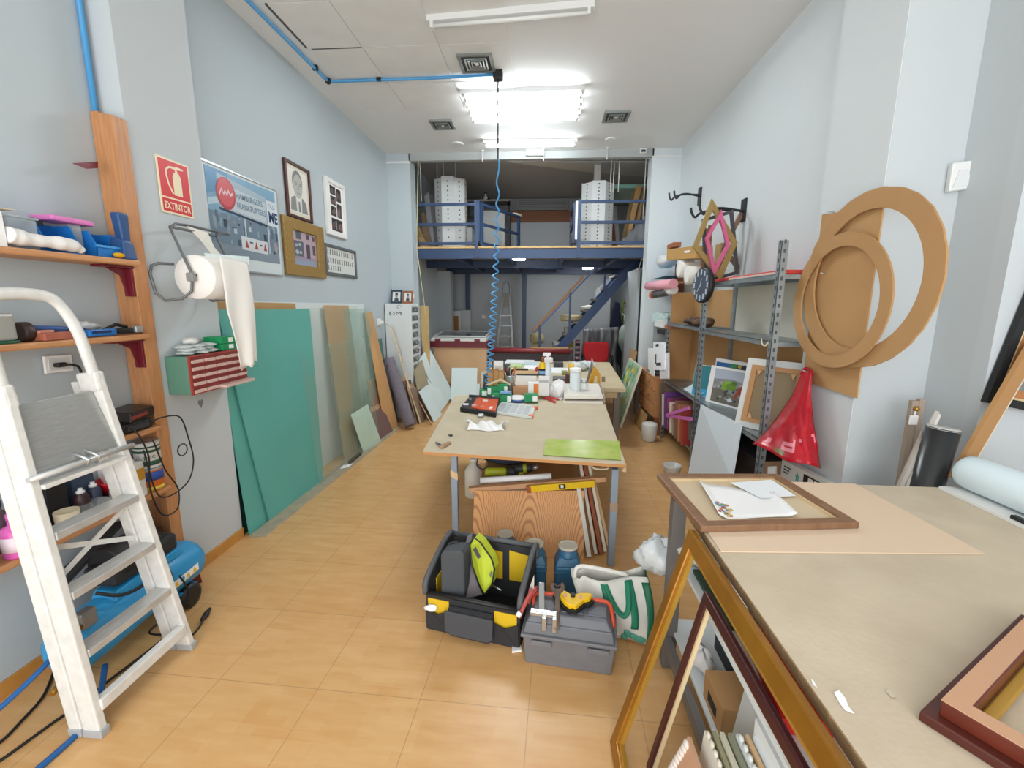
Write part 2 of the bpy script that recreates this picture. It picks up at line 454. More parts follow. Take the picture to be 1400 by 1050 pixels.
vent(-1.30,5.93,0.28,'small square air diffuser left of the bright tube lamps')
vent(0.80,5.82,0.30,'square air diffuser right of the bright tube lamps')
for x,y,lab in ((-1.245,6.626,'round white ceiling cover left of the rear lamp'),(0.846,6.586,'round white ceiling cover right of the rear lamp')):
    m=MB(); m.lathe([(0.08,0),(0.085,-0.008),(0.06,-0.018)],(x,y,ZC),n=24); tag(m.build('ceiling_cover',FITW),lab,'cover','round ceiling covers')
t=thing('emergency_light','white emergency light box behind the rear tube lamp','emergency light',(-0.18,6.96,3.885))
m=MB(); m.box((-0.31,6.93,3.86),(-0.05,6.99,3.935)); m.build('body',FITW,t,bevel=0.006)
m=MB(); m.box((-0.28,6.925,3.875),(-0.08,6.932,3.92)); m.build('diffuser',PAPER,t)
t=thing('motion_sensor','small white sensor box on the ceiling edge at right','sensor',(1.36,6.95,3.85))
m=MB(); m.box((1.31,6.93,3.86),(1.40,6.99,3.935)); m.build('body',FITW,t,bevel=0.01)
m=MB(); m.box((1.325,6.924,3.875),(1.385,6.932,3.905)); m.build('lens',DGREY,t)
t=thing('alarm_detector','white wedge shaped alarm detector high on the right pillar','detector',(2.10,2.63,2.34))
m=MB(); q=[W(1297,262,y=2.585),W(1330,257,y=2.585),W(1335,218,y=2.585),W(1303,222,y=2.585)]
m.prism2(q,[p_+Vector((0.012,0.044,0)) for p_ in q]); m.build('casing',FITW,t,bevel=0.008)
m=MB(); q2=[q[0].lerp(q[2],0.12),q[1].lerp(q[3],0.12),q[2].lerp(q[0],0.3),q[3].lerp(q[1],0.3)]
m.slab(q2,0.005,(0,-1,0)); m.build('lens',mat('detector_lens','dcdfe0',0.25),t)
# ---------------------------------------------------------------- left wall: upright, shelves and what stands on them
HOSEB=mat('light_blue_air_pipe','4f9fd8',0.4)
def PL(u,v,p0,n):
    d=FWD+RGT*((u-700)/FPX)-UPV*((v-525)/FPX); o=Vector((0,0,EYE)); n=Vector(n)
    return o+d*((Vector(p0)-o).dot(n)/d.dot(n))
t=thing('air_pipe','light blue air pipe running up the left wall and across the ceiling','pipe',(-2.385,2.41,2.73))
m=MB(); m.tube([(-2.382,2.405,2.70),(-2.382,2.405,3.86),(-2.36,2.405,3.905),(-2.25,2.405,3.912),(-2.21,2.44,3.912),(-2.195,3.5,3.912),(-2.185,4.70,3.912),(-2.15,4.745,3.912),(-1.2,4.745,3.912),(-0.53,4.715,3.912)],0.014,10)
m.build('pipe',HOSEB,t)
for p in ((-2.187,4.50,3.912),(-1.666,4.745,3.912)):
    m=MB(); m.cbox((p[0],p[1],3.922),(0.05,0.03,0.045)); m.build('clamp',BLACK,t,bevel=0.004)
m=MB(); m.blob((-2.178,4.735,3.912),0.03); m.build('elbow',BLACK,t)
t=thing('coiled_air_hose','blue coiled air hose hanging from a black ceiling box','hose',(-0.49,4.70,0.78))
m=MB(); m.box((-0.53,4.66,3.86),(-0.44,4.75,3.94)); m.build('junction_box',BLACK,t,bevel=0.006)
m=MB(); m.tube([(-0.485,4.70,3.87),(-0.487,4.70,3.15)],0.007,8); m.build('straight_hose',DGREY,t)
m=MB(); pts=[]
tot=2.42; z=3.15; a=0; n_t=26
for i in range(n_t*12+1):
    f=i/(n_t*12)
    zz=3.15-tot*(f**0.62) if f > 0 else 3.15
    a=2*PI*i/12
    cx=-0.487-0.13*f**1.2
    r=0.012+0.02*min(1,f*3)
    pts.append((cx+r*math.cos(a),4.70+r*math.sin(a),zz))
m.tube(pts,0.008,6); m.build('coil',HOSEB,t)
for z in (0.86,0.80):
    m=MB(); m.lathe([(0.034,0),(0.036,0.03)],(-0.617,4.70,z),n=12); m.build('hose_wrap',BLUEST,t)
# upright
t=thing('shelf_upright','tall beech coloured upright carrying the left wall shelves','upright',(-2.31,2.40,0))
m=MB(); m.prism2([(-2.345,2.37,0),(-2.24,2.35,0),(-2.24,2.435,0),(-2.345,2.435,0)],[(-2.345,2.37,2.72),(-2.24,2.35,2.70),(-2.24,2.435,2.70),(-2.345,2.435,2.72)]); m.build('wide_board',BEECH,t,bevel=0.003)
m=MB(); m.box((-2.395,2.385,0),(-2.349,2.437,2.735)); m.build('narrow_board',BEECH,t,bevel=0.003)
def bracket(parent,x,y,z,s=1.0,ln=0.17,dp=0.16):
    m=MB()
    m.box((x-0.012*s,y-ln,z-0.012),(x+0.06,y+0.01,z))          # arm under the shelf
    m.prism2([(x+0.02,y-ln*0.75,z-0.012),(x+0.02,y-ln*0.3,z-0.05),(x+0.02,y-0.02,z-dp),(x+0.02,y,z-dp),(x+0.02,y,z-0.012)],
             [(x+0.03,y-ln*0.75,z-0.012),(x+0.03,y-ln*0.3,z-0.05),(x+0.03,y-0.02,z-dp),(x+0.03,y,z-dp),(x+0.03,y,z-0.012)])
    m.box((x,y-0.012,z-dp),(x+0.055,y,z))
    return m.build('bracket',MAROON,parent,bevel=0.002)
m=MB(); m.prism2([W(98,223,x=-2.30),W(134,221,x=-2.30),W(134,230,x=-2.30),W(118,231,x=-2.30)],[W(98,223,x=-2.34),W(134,221,x=-2.34),W(134,230,x=-2.34),W(118,231,x=-2.34)]); m.build('bare_bracket',MAROON,t)
m=MB(); m.prism2([(-2.24,2.36,0.0),(-2.20,2.33,0.0),(-2.14,2.42,0.0),(-2.24,2.44,0.0)],[(-2.24,2.36,0.13),(-2.22,2.33,0.13),(-2.16,2.42,0.11),(-2.24,2.44,0.13)]); m.build('foot_bracket',MAROON,t,bevel=0.003)
SX=-2.19
shelfz=(1.972,1.578,1.055,0.685)
for k,(z,ys,lab) in enumerate(((shelfz[0],0.9,'uppermost beech shelf on the left wall, holding blue bins'),(shelfz[1],0.9,'second beech shelf from the top on the left wall, holding loose tools'),
                         (shelfz[2],2.0,'short beech shelf holding two black boxes beside the upright'),(shelfz[3],0.9,'lowest beech shelf on the left wall, holding paint and jars'))):
    t=thing('wall_shelf',lab,'shelf',(-2.3,1.6,z-0.03),0,'beech shelves on the left wall')
    m=MB(); m.box((-2.398,ys,z-0.03),(SX,2.349,z)); m.build('board',BEECHH,t,bevel=0.008)
    if k < 2: bracket(t,-2.30,2.349,z-0.031)
# --- shelf 1
def sy(u,x=-2.28): return W(u,350,x=x).y
Z1=shelfz[0]+0.001
t=thing('storage_bin','bright blue open fronted storage bin in front of the pink lidded box','bin',(-2.27,2.2,Z1),0,'blue storage bins on the top shelf')
def bin_parts(t,x0,x1,y0,y1,z,h,lip,mm):
    w=0.005
    m=MB()
    m.box((x0,y0,z),(x1,y1,z+w))
    m.box((x0,y0,z),(x0+w,y1,z+h))
    for ya in (y0,y1-w):
        m.prism2([(x0,ya,z),(x1,ya,z),(x1,ya,z+lip),(x1-0.035,ya,z+h),(x0,ya,z+h)],[(x0,ya+w,z),(x1,ya+w,z),(x1,ya+w,z+lip),(x1-0.035,ya+w,z+h),(x0,ya+w,z+h)])
    m.box((x1-w,y0,z),(x1,y1,z+lip))
    m.build('tray',mm,t,bevel=0.002)
    r=MB(); r.box((x1-0.004,y0-0.004,z+lip-0.012),(x1+0.006,y1+0.004,z+lip)); r.build('front_lip',mat('light_blue_plastic','3d96dc',0.4),t,bevel=0.002)
bin_parts(t,-2.37,-2.235,2.155,2.295,Z1,0.125,0.06,BLUEP)
t=thing('storage_bin','bright blue storage bin partly hidden behind the white cloth bundle','bin',(-2.3,2.0,Z1),0,'blue storage bins on the top shelf')
bin_parts(t,-2.38,-2.25,1.93,2.085,Z1,0.135,0.06,BLUEP)
t=thing('plastic_box','clear plastic box with a pink lid on the top left shelf','box',(-2.33,2.12,Z1))
m=MB(); m.box((-2.385,2.088,Z1),(-2.29,2.15,Z1+0.15)); m.build('body',CLEARP,t,bevel=0.01)
m=MB(); m.box((-2.392,2.0,Z1+0.15),(-2.27,2.20,Z1+0.175)); m.build('lid',mat('pink_plastic','e07fc0',0.4),t,bevel=0.008)
t=thing('plastic_box','low clear plastic box at the left end of the top shelf','box',(-2.33,1.84,Z1))
m=MB(); m.box((-2.38,1.79,Z1),(-2.25,1.915,Z1+0.13)); m.build('body',CLEARP,t,bevel=0.008)
m=MB(); m.box((-2.385,1.785,Z1+0.13),(-2.245,1.92,Z1+0.14)); m.build('rim',CLEARP,t,bevel=0.003)
m=MB(); m.use(BLACK)
m.prism2([W(28,306,x=-2.30),W(42,296,x=-2.30),W(58,302,x=-2.30),W(60,309,x=-2.30)],[W(28,306,x=-2.33),W(42,296,x=-2.33),W(58,302,x=-2.33),W(60,309,x=-2.33)])
tag(m.build('scraper',DGREY,None,bevel=0.003),'black scraper lying on top of the clear boxes','scraper')
m=MB(); P0=Vector((-2.215,1.83,Z1+0.035))
pth=[(-2.22,1.76,Z1+0.05),(-2.22,1.80,Z1+0.045),(-2.215,1.87,Z1+0.04),(-2.21,1.95,Z1+0.04),(-2.21,2.02,Z1+0.035),(-2.21,2.06,Z1+0.015)]
m.tube(smooth_path(pth,4),[0.036+0.005*math.sin(i*0.55)+0.003*math.sin(i*1.7)-0.016*(i/20)**3 for i in range(21)],12,flat=0.9)
tag(m.build('cloth_bundle',mat('white_cloth','eceae6',0.9,bump=0.4),None,subsurf=1),'soft white cloth bundle at the front edge of the top left shelf','cloth')
t=thing('carton','white carton cut by the left edge of the photo on the top shelf','box',(-2.28,1.68,Z1))
m=MB(); m.box((-2.34,1.58,Z1),(-2.21,1.755,Z1+0.14)); m.build('body',PAPER,t,bevel=0.002)
m=MB(); m.slab([(-2.34,1.58,Z1+0.141),(-2.205,1.58,Z1+0.141),(-2.20,1.80,Z1+0.15),(-2.33,1.80,Z1+0.15)],0.003,(0,0,1)); m.build('flap',mat('cream_card','d8cdb8',0.8),t)
t=thing('tape_dispenser','slate blue tape gun standing by the upright on the top shelf','tape dispenser',(-2.24,2.32,Z1))
SLB=mat('slate_blue_plastic','2c4f80',0.4)
m=MB(); m.prism2([(-2.29,2.27,Z1),(-2.20,2.27,Z1),(-2.20,2.345,Z1),(-2.29,2.345,Z1)],[(-2.28,2.275,Z1+0.12),(-2.21,2.285,Z1+0.10),(-2.21,2.34,Z1+0.09),(-2.28,2.335,Z1+0.12)]); m.build('base',SLB,t,bevel=0.008)
m=MB(); m.prism2([(-2.27,2.30,Z1+0.09),(-2.225,2.30,Z1+0.09),(-2.225,2.345,Z1+0.09),(-2.27,2.345,Z1+0.09)],[(-2.275,2.285,Z1+0.24),(-2.22,2.285,Z1+0.24),(-2.22,2.345,Z1+0.24),(-2.275,2.345,Z1+0.24)]); m.build('grip',SLB,t,bevel=0.01)
m=MB(); m.blob((-2.215,2.25,Z1+0.017),(0.02,0.03,0.014)); tag(m.build('sponge',mat('yellow_sponge','d8a41c',0.9),None),'small yellow sponge under the front of the blue bin','sponge')
# --- shelf 2
Z2=shelfz[1]+0.001
t=thing('metal_canister','grey metal canister with green base at the left edge of the second shelf','canister',(-2.25,1.70,Z2))
m=MB(); m.box((-2.31,1.62,Z2+0.012),(-2.20,1.725,Z2+0.125)); m.build('body',mat('brushed_grey','b9bab4',0.35,0.5),t,bevel=0.012)
m=MB(); m.box((-2.312,1.618,Z2),(-2.198,1.727,Z2+0.012)); m.build('base',mat('dark_green','1f5a3e',0.5),t,bevel=0.003)
m=MB(); m.lathe([(0.04,0),(0.045,0.01),(0.045,0.04),(0.03,0.055)],(-2.27,1.775,Z2+0.04),(0,1,0),14); tag(m.build('tape_roll',mat('dark_brown_plastic','3a2a24',0.5),None),'dark brown tape roll beside the grey canister','tape')
t=thing('caulking_gun','blue hand tool lying along the second shelf','tool',(-2.28,1.95,Z2))
m=MB(); m.tube([(-2.30,1.80,Z2+0.055),(-2.29,1.95,Z2+0.045),(-2.28,2.07,Z2+0.03)],0.016,10); m.build('barrel',mat('faded_blue','3d5f9d',0.5),t)
m=MB(); m.tube([(-2.29,1.98,Z2+0.04),(-2.25,2.0,Z2+0.02)],0.012,8); m.build('trigger',DGREY,t)
t=thing('sanding_block','orange brown wooden sanding block at the front of the second shelf','block',(-2.22,1.88,Z2))
m=MB(); m.cbox((-2.225,1.885,Z2+0.018),(0.05,0.14,0.034),Euler((0,0,0.1))); m.build('block',mat('orange_wood','b46a45',0.6,c2='a85e50',scale=6),t,bevel=0.004)
m=MB(); m.cbox((-2.235,1.85,Z2+0.04),(0.03,0.07,0.012),Euler((0,0,0.1))); m.build('pad',mat('salmon','cf8a74',0.8),t,bevel=0.003)
t=thing('utility_knife','flat bright blue utility knife on the second shelf','knife',(-2.22,2.10,Z2))
m=MB(); m.cbox((-2.225,2.10,Z2+0.02),(0.03,0.15,0.034),Euler((0,0,0.05))); m.build('handle',BLUEP,t,bevel=0.006)
m=MB(); m.cbox((-2.208,2.09,Z2+0.024),(0.004,0.10,0.012),Euler((0,0,0.05))); m.build('slider',mat('navy_plastic','1a3260',0.4),t)
t=thing('staple_gun','black and chrome staple gun at the upright end of the second shelf','staple gun',(-2.25,2.24,Z2))
m=MB(); m.cbox((-2.25,2.25,Z2+0.02),(0.035,0.19,0.03),Euler((0,0,0.05))); m.build('body',BLACK,t,bevel=0.008)
m=MB(); m.tube([(-2.26,2.15,Z2+0.03),(-2.26,2.22,Z2+0.055),(-2.25,2.27,Z2+0.04)],0.009,8); m.build('lever',BLACK,t)
m=MB(); m.cbox((-2.235,2.315,Z2+0.025),(0.03,0.045,0.035)); m.build('nose',ALU,t,bevel=0.004)
m=MB(); m.blob((-2.31,2.10,Z2+0.05),(0.03,0.07,0.022),wob=0.25,seed=3); tag(m.build('crumpled_film',mat('clear_film','e3e6e8',0.3),None),'crumpled clear film behind the blue utility knife','film')
m=MB(); m.box((-2.34,2.05,Z2),(-2.28,2.16,Z2+0.028)); tag(m.build('tool_tray',mat('navy_plastic','1a3260',0.4),None,bevel=0.003),'low navy tray under the crumpled film','tray')
# wall socket
t=thing('wall_socket','white double wall socket with a black plug below the second shelf','socket',(-2.395,2.1,1.4))
q=Quad(W(60,511,x=-2.39),W(98,507,x=-2.39),W(57,487,x=-2.39))
m=MB(); q.rect(m,0,0,1,1,0,0.012); m.build('plate',WHITE,t,bevel=0.003)
m=MB(); q.rect(m,0.12,0.15,0.88,0.85,0.0122,0.002); m.build('inset',mat('socket_inset','dcdcda',0.4),t)
m=MB(); m.tube(smooth_path([q.p(0.4,0.45,0.014),q.p(0.5,0.45,0.04),q.p(0.75,0.4,0.05),q.p(1.05,0.1,0.04),q.p(1.2,-1.2,0.03),q.p(1.25,-3,0.03)],5),0.006,6); m.build('plug_cord',BLACK,t)
m=MB(); m.cbox(q.p(0.42,0.45,0.028),(0.03,0.045,0.022)); m.build('plug',BLACK,t,bevel=0.006)
# --- shelf 3: two black boxes with cords
Z3=shelfz[2]+0.001
t=thing('battery_charger','black device box lying underneath the upper one on the short shelf','charger',(-2.26,2.21,Z3),0,'black device boxes on the short shelf')
m=MB(); m.box((-2.35,2.11,Z3),(-2.205,2.30,Z3+0.055)); m.build('case',BLACK,t,bevel=0.012)
m=MB(); m.box((-2.204,2.14,Z3+0.012),(-2.2,2.27,Z3+0.04)); m.build('front_plate',DGREY,t)
m=MB(); m.tube(smooth_path([(-2.2,2.28,Z3+0.03),(-2.16,2.32,Z3+0.05),(-2.13,2.40,Z3+0.03),(-2.13,2.44,Z3-0.10),(-2.14,2.47,Z3-0.26),(-2.15,2.42,Z3-0.38),(-2.17,2.30,Z3-0.42),(-2.17,2.22,Z3-0.36),(-2.17,2.18,Z3-0.1)],6),0.004,6); m.build('cord',BLACK,t)
m=MB(); m.tube(smooth_path([(-2.2,2.16,Z3+0.03),(-2.17,2.17,Z3-0.02),(-2.165,2.20,Z3-0.15),(-2.165,2.18,Z3-0.32),(-2.165,2.23,Z3-0.5),(-2.17,2.34,Z3-0.52),(-2.165,2.36,Z3-0.40),(-2.165,2.29,Z3-0.25),(-2.165,2.24,Z3-0.06)],6),0.004,6); m.build('cord',BLACK,t)
m=MB(); m.tube([p for p in arc((-2.14,2.40,Z3-0.17),0.035,0,2*PI,20,(0,1,0),(0,0,1))],0.0035,6); m.build('cord',BLACK,t)
t=thing('battery_charger','black device box with a red label lying tilted on top of another box','charger',(-2.26,2.23,Z3+0.056),0,'black device boxes on the short shelf')
R=Euler((0.06,0.1,0.12))
m=MB(); m.cbox((-2.27,2.235,Z3+0.09),(0.14,0.17,0.06),R); m.build('case',mat('black_gloss','231a1a',0.3),t,bevel=0.01)
m=MB(); m.cbox((-2.197,2.215,Z3+0.086),(0.003,0.11,0.02),R); m.build('label',mat('dull_red_label','8d3a3a',0.5),t)
# --- shelf 4: paint and jars
Z4=shelfz[3]+0.001
def pail(x,y,z,r,h,mm,label,name='paint_can',cat='paint can',bands=(),handle=True,txt=None,group=None,lid=None):
    t=thing(name,label,cat,(x,y,z),0,group)
    m=MB(); m.lathe([(r*0.94,0),(r,0.004),(r,h-0.012),(r*1.04,h-0.01),(r*1.04,h)],(x,y,z),n=24); m.build('body',mm,t)
    m=MB(); m.lathe([(r*1.05,h-0.004),(r*1.05,h+0.004),(r*0.9,h+0.004)],(x,y,z),n=24); m.build('lid',lid or ALU,t)
    for (a,b,bm_) in bands:
        m=MB(); m.lathe([(r*1.005,a*h),(r*1.006,b*h)],(x,y,z),n=24); m.build('label_band',bm_,t)
    if txt:
        m=MB(); X=Vector((0.62,0.78,0)); nn=Vector((0.78,-0.62,0)); o=Vector((x,y,z))+nn*r*1.03-X*r*0.45
        text_mesh(m,txt[0],o+Vector((0,0,h*txt[1])),X,(0,0,1),r*0.62,0.002,txt[2]); m.build('lettering',None,t)
    return t
W1=mat('can_white','e6e6e2',0.4); DG=mat('can_green','2a5540',0.5)
pail(-2.26,2.29,Z4+0.135,0.062,0.15,W1,'white and green paint pail stacked on the blue and orange can',bands=((0.12,0.30,DG),(0.62,0.72,DG),(0.80,0.86,DG)),txt=('pec',0.4,DG))
pail(-2.255,2.285,Z4,0.062,0.128,mat('can_orange','df7320',0.4),'blue and orange paint can under the white and green pail',bands=((0.5,0.93,mat('can_blue','2b50a8',0.4)),(0.05,0.22,mat('can_pale_yellow','e2c44c',0.4))))
t=thing('glue_tin','rectangular white glue tin with a mustard label beside the stacked cans','tin',(-2.25,2.165,Z4))
m=MB(); m.box((-2.30,2.125,Z4),(-2.205,2.205,Z4+0.20)); m.build('body',W1,t,bevel=0.006)
m=MB(); m.box((-2.204,2.13,Z4+0.10),(-2.202,2.20,Z4+0.165)); m.build('label',mat('mustard','c9932f',0.5),t)
m=MB(); m.lathe([(0.02,0.2),(0.02,0.215),(0.016,0.22)],(-2.25,2.165,Z4),n=14); m.build('cap',PAPER,t)
t=thing('spray_can','grey aerosol can with a white cap in front of the red bowl','spray can',(-2.24,2.03,Z4),0,'aerosol cans on the lowest shelf')
def spray(t,x,y,z,mm,capm=WHITE,h=0.13,r=0.032):
    m=MB(); m.lathe([(r*0.95,0),(r,0.004),(r,h*0.72),(r*0.62,h*0.84),(r*0.6,h*0.85)],(x,y,z),n=18); m.build('body',mm,t)
    m=MB(); m.lathe([(r*0.55,h*0.85),(r*0.55,h*0.93),(r*0.3,h*0.95),(r*0.3,h*1.02)],(x,y,z),n=14); m.build('cap',capm,t)
spray(t,-2.225,2.05,Z4,mat('spray_grey','8d9299',0.4))
for (x,y,c,lab) in ((-2.29,1.93,'3a2020','dark red aerosol can with a white cap behind the glass jar'),(-2.31,2.01,'39415a','dark blue aerosol can with a white cap behind the glass jar')):
    t=thing('spray_can',lab,'spray can',(x,y,Z4),0,'aerosol cans on the lowest shelf'); spray(t,x,y,Z4,mat('spray_'+c,c,0.4),h=0.15)
t=thing('glass_jar','wide glass bowl of screws on the lowest shelf','jar',(-2.225,1.935,Z4))
m=MB(); m.lathe([(0.05,0),(0.07,0.01),(0.075,0.07),(0.077,0.075)],(-2.24,1.935,Z4),n=22); m.build('bowl',CLEARP,t)
m=MB(); m.lathe([(0.05,0.004),(0.064,0.012),(0.066,0.035),(0.03,0.045)],(-2.24,1.935,Z4),n=22); m.build('screws',mat('mixed_screws','8a7a72',0.5,0.3,c2='b06a78',kind='speckle',scale=3),t)
m=MB(); m.lathe([(0.045,0),(0.075,0.06),(0.08,0.075),(0.074,0.075),(0.045,0.012)],(-2.31,2.12,Z4+0.05),n=22); tag(m.build('plastic_bowl',RED,None),'red plastic bowl behind the grey aerosol can','bowl')
m=MB(); m.box((-2.36,2.06,Z4),(-2.29,2.19,Z4+0.049)); tag(m.build('carton',mat('dark_carton','34302e',0.7),None,bevel=0.003),'dark box under the red bowl','box')
t=thing('mug','cream mug with a red base on the lowest shelf near the ladder rail','mug',(-2.22,1.78,Z4))
m=MB(); m.lathe([(0.04,0),(0.043,0.02),(0.047,0.10),(0.043,0.10),(0.038,0.02)],(-2.225,1.80,Z4),n=20); m.build('cup',mat('cream_glaze','d8ccae',0.4),t)
m=MB(); m.lathe([(0.0425,0.003),(0.0445,0.025)],(-2.225,1.80,Z4),n=20); m.build('base_band',mat('mug_red','b4453a',0.5),t)
m=MB(); m.box((-2.375,1.93,Z4),(-2.33,2.04,Z4+0.19)); tag(m.build('carton',mat('blue_grey_carton','3d4d63',0.7),None,bevel=0.003),'blue grey box standing behind the aerosol cans','box')
m=MB(); m.box((-2.37,1.79,Z4),(-2.30,1.88,Z4+0.21)); tag(m.build('carton',BLACK,None,bevel=0.003),'black box standing behind the cream mug','box')
t=thing('medicine_box','white carton with a red square behind the red bowl','box',(-2.37,2.17,Z4))
m=MB(); m.box((-2.395,2.12,Z4),(-2.365,2.22,Z4+0.22)); m.build('body',PAPER,t,bevel=0.002)
m=MB(); m.box((-2.3648,2.14,Z4+0.17),(-2.364,2.165,Z4+0.195)); m.build('mark',RED,t)
t=thing('glue_bottle','pink bottle with a white label at the left end of the lowest shelf','bottle',(-2.235,1.60,Z4))
PINK=mat('pink_bottle','d65fae',0.35)
m=MB(); m.lathe([(0.05,0),(0.053,0.006),(0.053,0.10),(0.045,0.125),(0.024,0.135),(0.022,0.16)],(-2.225,1.60,Z4),n=22); m.build('bottle',PINK,t)
m=MB(); m.lathe([(0.0536,0.03),(0.0536,0.095)],(-2.225,1.60,Z4),n=22); m.build('label',mat('pale_pink_label','f0dde8',0.6),t)
m=MB(); m.lathe([(0.024,0.16),(0.024,0.185),(0.012,0.19)],(-2.225,1.60,Z4),n=14); m.build('cap',PINK,t)
t=thing('glue_bottle','dark capped bottle behind the pink bottle','bottle',(-2.33,1.62,Z4))
m=MB(); m.lathe([(0.045,0),(0.046,0.16),(0.02,0.18),(0.02,0.2)],(-2.335,1.62,Z4),n=18); m.build('bottle',mat('purple_brown','503a48',0.4),t)
m=MB(); m.lathe([(0.022,0.2),(0.022,0.225)],(-2.335,1.62,Z4),n=14); m.build('cap',mat('navy_plastic','1a3260',0.4),t)
m=MB(); m.lathe([(0.04,0),(0.04,0.11),(0.03,0.12)],(-2.23,1.47,Z4),n=18); tag(m.build('jar',mat('grey_jar','6d6f70',0.4),None),'grey jar cut by the left edge beside the pink bottle','jar')
# --- compressor under the shelves
CB=mat('compressor_blue','2f97cf',0.35)
t=thing('air_compressor','bright blue air compressor tank lying on the floor behind the ladder','compressor',(-2.1,1.9,0))
A0=Vector((-2.13,1.64,0.20)); A1=Vector((-2.13,2.30,0.235)); ax=(A1-A0); ln=ax.length; ax.normalize()
m=MB(); r=0.125
m.lathe([(0.02,-0.075),(0.06,-0.068),(0.10,-0.04),(r,0),(r,ln),(0.10,ln+0.04),(0.06,ln+0.068),(0.02,ln+0.075)],A0,ax,28); m.build('tank',CB,t)
m=MB(); m.prism2([(-2.19,1.80,0.315),(-2.05,1.80,0.315),(-2.05,2.22,0.335),(-2.19,2.22,0.335)],[(-2.18,1.82,0.36),(-2.06,1.82,0.36),(-2.06,2.20,0.375),(-2.18,2.20,0.375)]); m.build('saddle',CB,t,bevel=0.006)
m=MB(); m.lathe([(0.09,0),(0.10,0.02),(0.10,0.22),(0.07,0.26)],(-2.15,1.86,0.46),(0,1,0),20); m.build('motor',BLACK,t)
m=MB(); m.box((-2.23,1.82,0.375),(-2.06,2.20,0.47)); m.build('pump_block',mat('dark_casting','26282a',0.6),t,bevel=0.02)
m=MB(); m.tube(smooth_path([(-2.09,1.75,0.40),(-2.03,1.82,0.345),(-2.0,1.93,0.35),(-2.02,2.0,0.44)],6),0.008,6); m.build('pipe',BLACK,t)
q=Quad((-2.003,2.03,0.195),(-2.003,2.25,0.21),(-2.003,2.03,0.235))
m=MB(); m.use(PAPER); q.rect(m,0,0,1,1,0,0.001)
m.use(YEL)
for k in (0.28,0.64,0.86): q.poly(m,[(k-0.07,0.15),(k+0.07,0.15),(k,0.85)],0.001)
m.use(CB); q.ell(m,0.12,0.5,0.06,0.36,0.001); q.ell(m,0.47,0.5,0.06,0.36,0.001); m.build('warning_strip',None,t)
for y in (2.20,):
    m=MB(); m.lathe([(0.045,0),(0.07,0.008),(0.07,0.04),(0.045,0.048)],(-2.06,y,0.07),(1,0,0),20); m.build('wheel',BLACK,t)
m=MB(); m.lathe([(0.02,0),(0.025,0.09)],(-2.13,1.62,0),n=12); m.build('foot',DGREY,t)
m=MB(); m.box((-2.17,2.14,0.05),(-2.03,2.26,0.12)); m.build('axle_bracket',CB,t)
BRASS=mat('brass','b58a3e',0.3,0.8)
m=MB(); m.tube([(-2.02,1.62,0.35),(-1.995,1.52,0.33),(-1.99,1.47,0.32)],0.014,8); m.build('coupling',BRASS,t)
m=MB(); m.box((-2.05,1.60,0.32),(-2.0,1.67,0.40)); m.build('regulator',mat('grey_zinc','8c8d8e',0.4,0.5),t,bevel=0.008)
m=MB(); m.tube(smooth_path([(-1.99,1.47,0.32),(-1.985,1.40,0.30),(-2.0,1.28,0.26),(-2.05,1.1,0.2)],5),0.010,8); m.build('hose',mat('dark_blue_hose','1f5fa0',0.4),t)
m=MB(); m.tube(smooth_path([(-2.0,1.66,0.10),(-1.90,1.50,0.012),(-1.88,1.30,0.012),(-1.92,1.05,0.012)],5),0.012,8); m.build('hose',mat('dark_blue_hose','1f5fa0',0.4),t)
m=MB(); m.tube([(-2.1,1.56,0.10),(-2.08,1.50,0.095)],0.012,8); m.build('drain_valve',BRASS,t)
m=MB(); m.tube(smooth_path([W(78,905,z=0.008),W(60,950,z=0.008),W(30,985,z=0.008),W(0,1015,z=0.008),W(-40,1040,z=0.008)],6),0.006,6); tag(m.build('power_cord',BLACK,None),'thin black cord running along the floor to the left edge, nearer the wall','cord')
m=MB(); m.tube(smooth_path([(-2.02,2.06,0.36),(-1.955,2.02,0.30),(-1.95,1.99,0.18),(-1.93,1.97,0.05),W(143,935,z=0.008),W(120,955,z=0.008),W(70,990,z=0.008),W(0,1040,z=0.008),W(-60,1075,z=0.008)],6),0.006,6); tag(m.build('power_cord',BLACK,None),'black cord looping from the compressor across the floor under the ladder','cord')
t=thing('power_cord','black cord end with a plug lying on the floor by the ladder foot','cord',tuple(W(280,843,z=0)))
m=MB(); m.tube(smooth_path([(-1.97,2.08,0.28),(-1.955,2.10,0.12),W(205,862,z=0.008),W(225,868,z=0.008),W(255,872,z=0.008),W(272,858,z=0.01),W(278,845,z=0.02)],6),0.005,6); m.build('cord',BLACK,t)
m=MB(); m.tube([W(276,848,z=0.02),W(282,840,z=0.025),W(287,832,z=0.02)],[0.010,0.016,0.008],8); m.build('plug',BLACK,t)
t=thing('carton','brown paper sack box behind the compressor against the wall','box',(-2.33,2.25,0))
m=MB(); m.box((-2.39,2.10,0),(-2.28,2.33,0.42)); m.build('body',mat('dark_brown_card','4c3a30',0.8),t,bevel=0.004)
m=MB(); m.prism2([(-2.30,2.02,0.56),(-2.22,2.05,0.58),(-2.22,2.10,0.60),(-2.30,2.08,0.58)],[(-2.30,1.66,0.40),(-2.22,1.66,0.40),(-2.22,1.72,0.46),(-2.30,1.72,0.46)])
tag(m.build('saw_case',mat('charcoal_plastic','303236',0.5),None,bevel=0.02),'charcoal tool case propped behind the compressor motor','case')
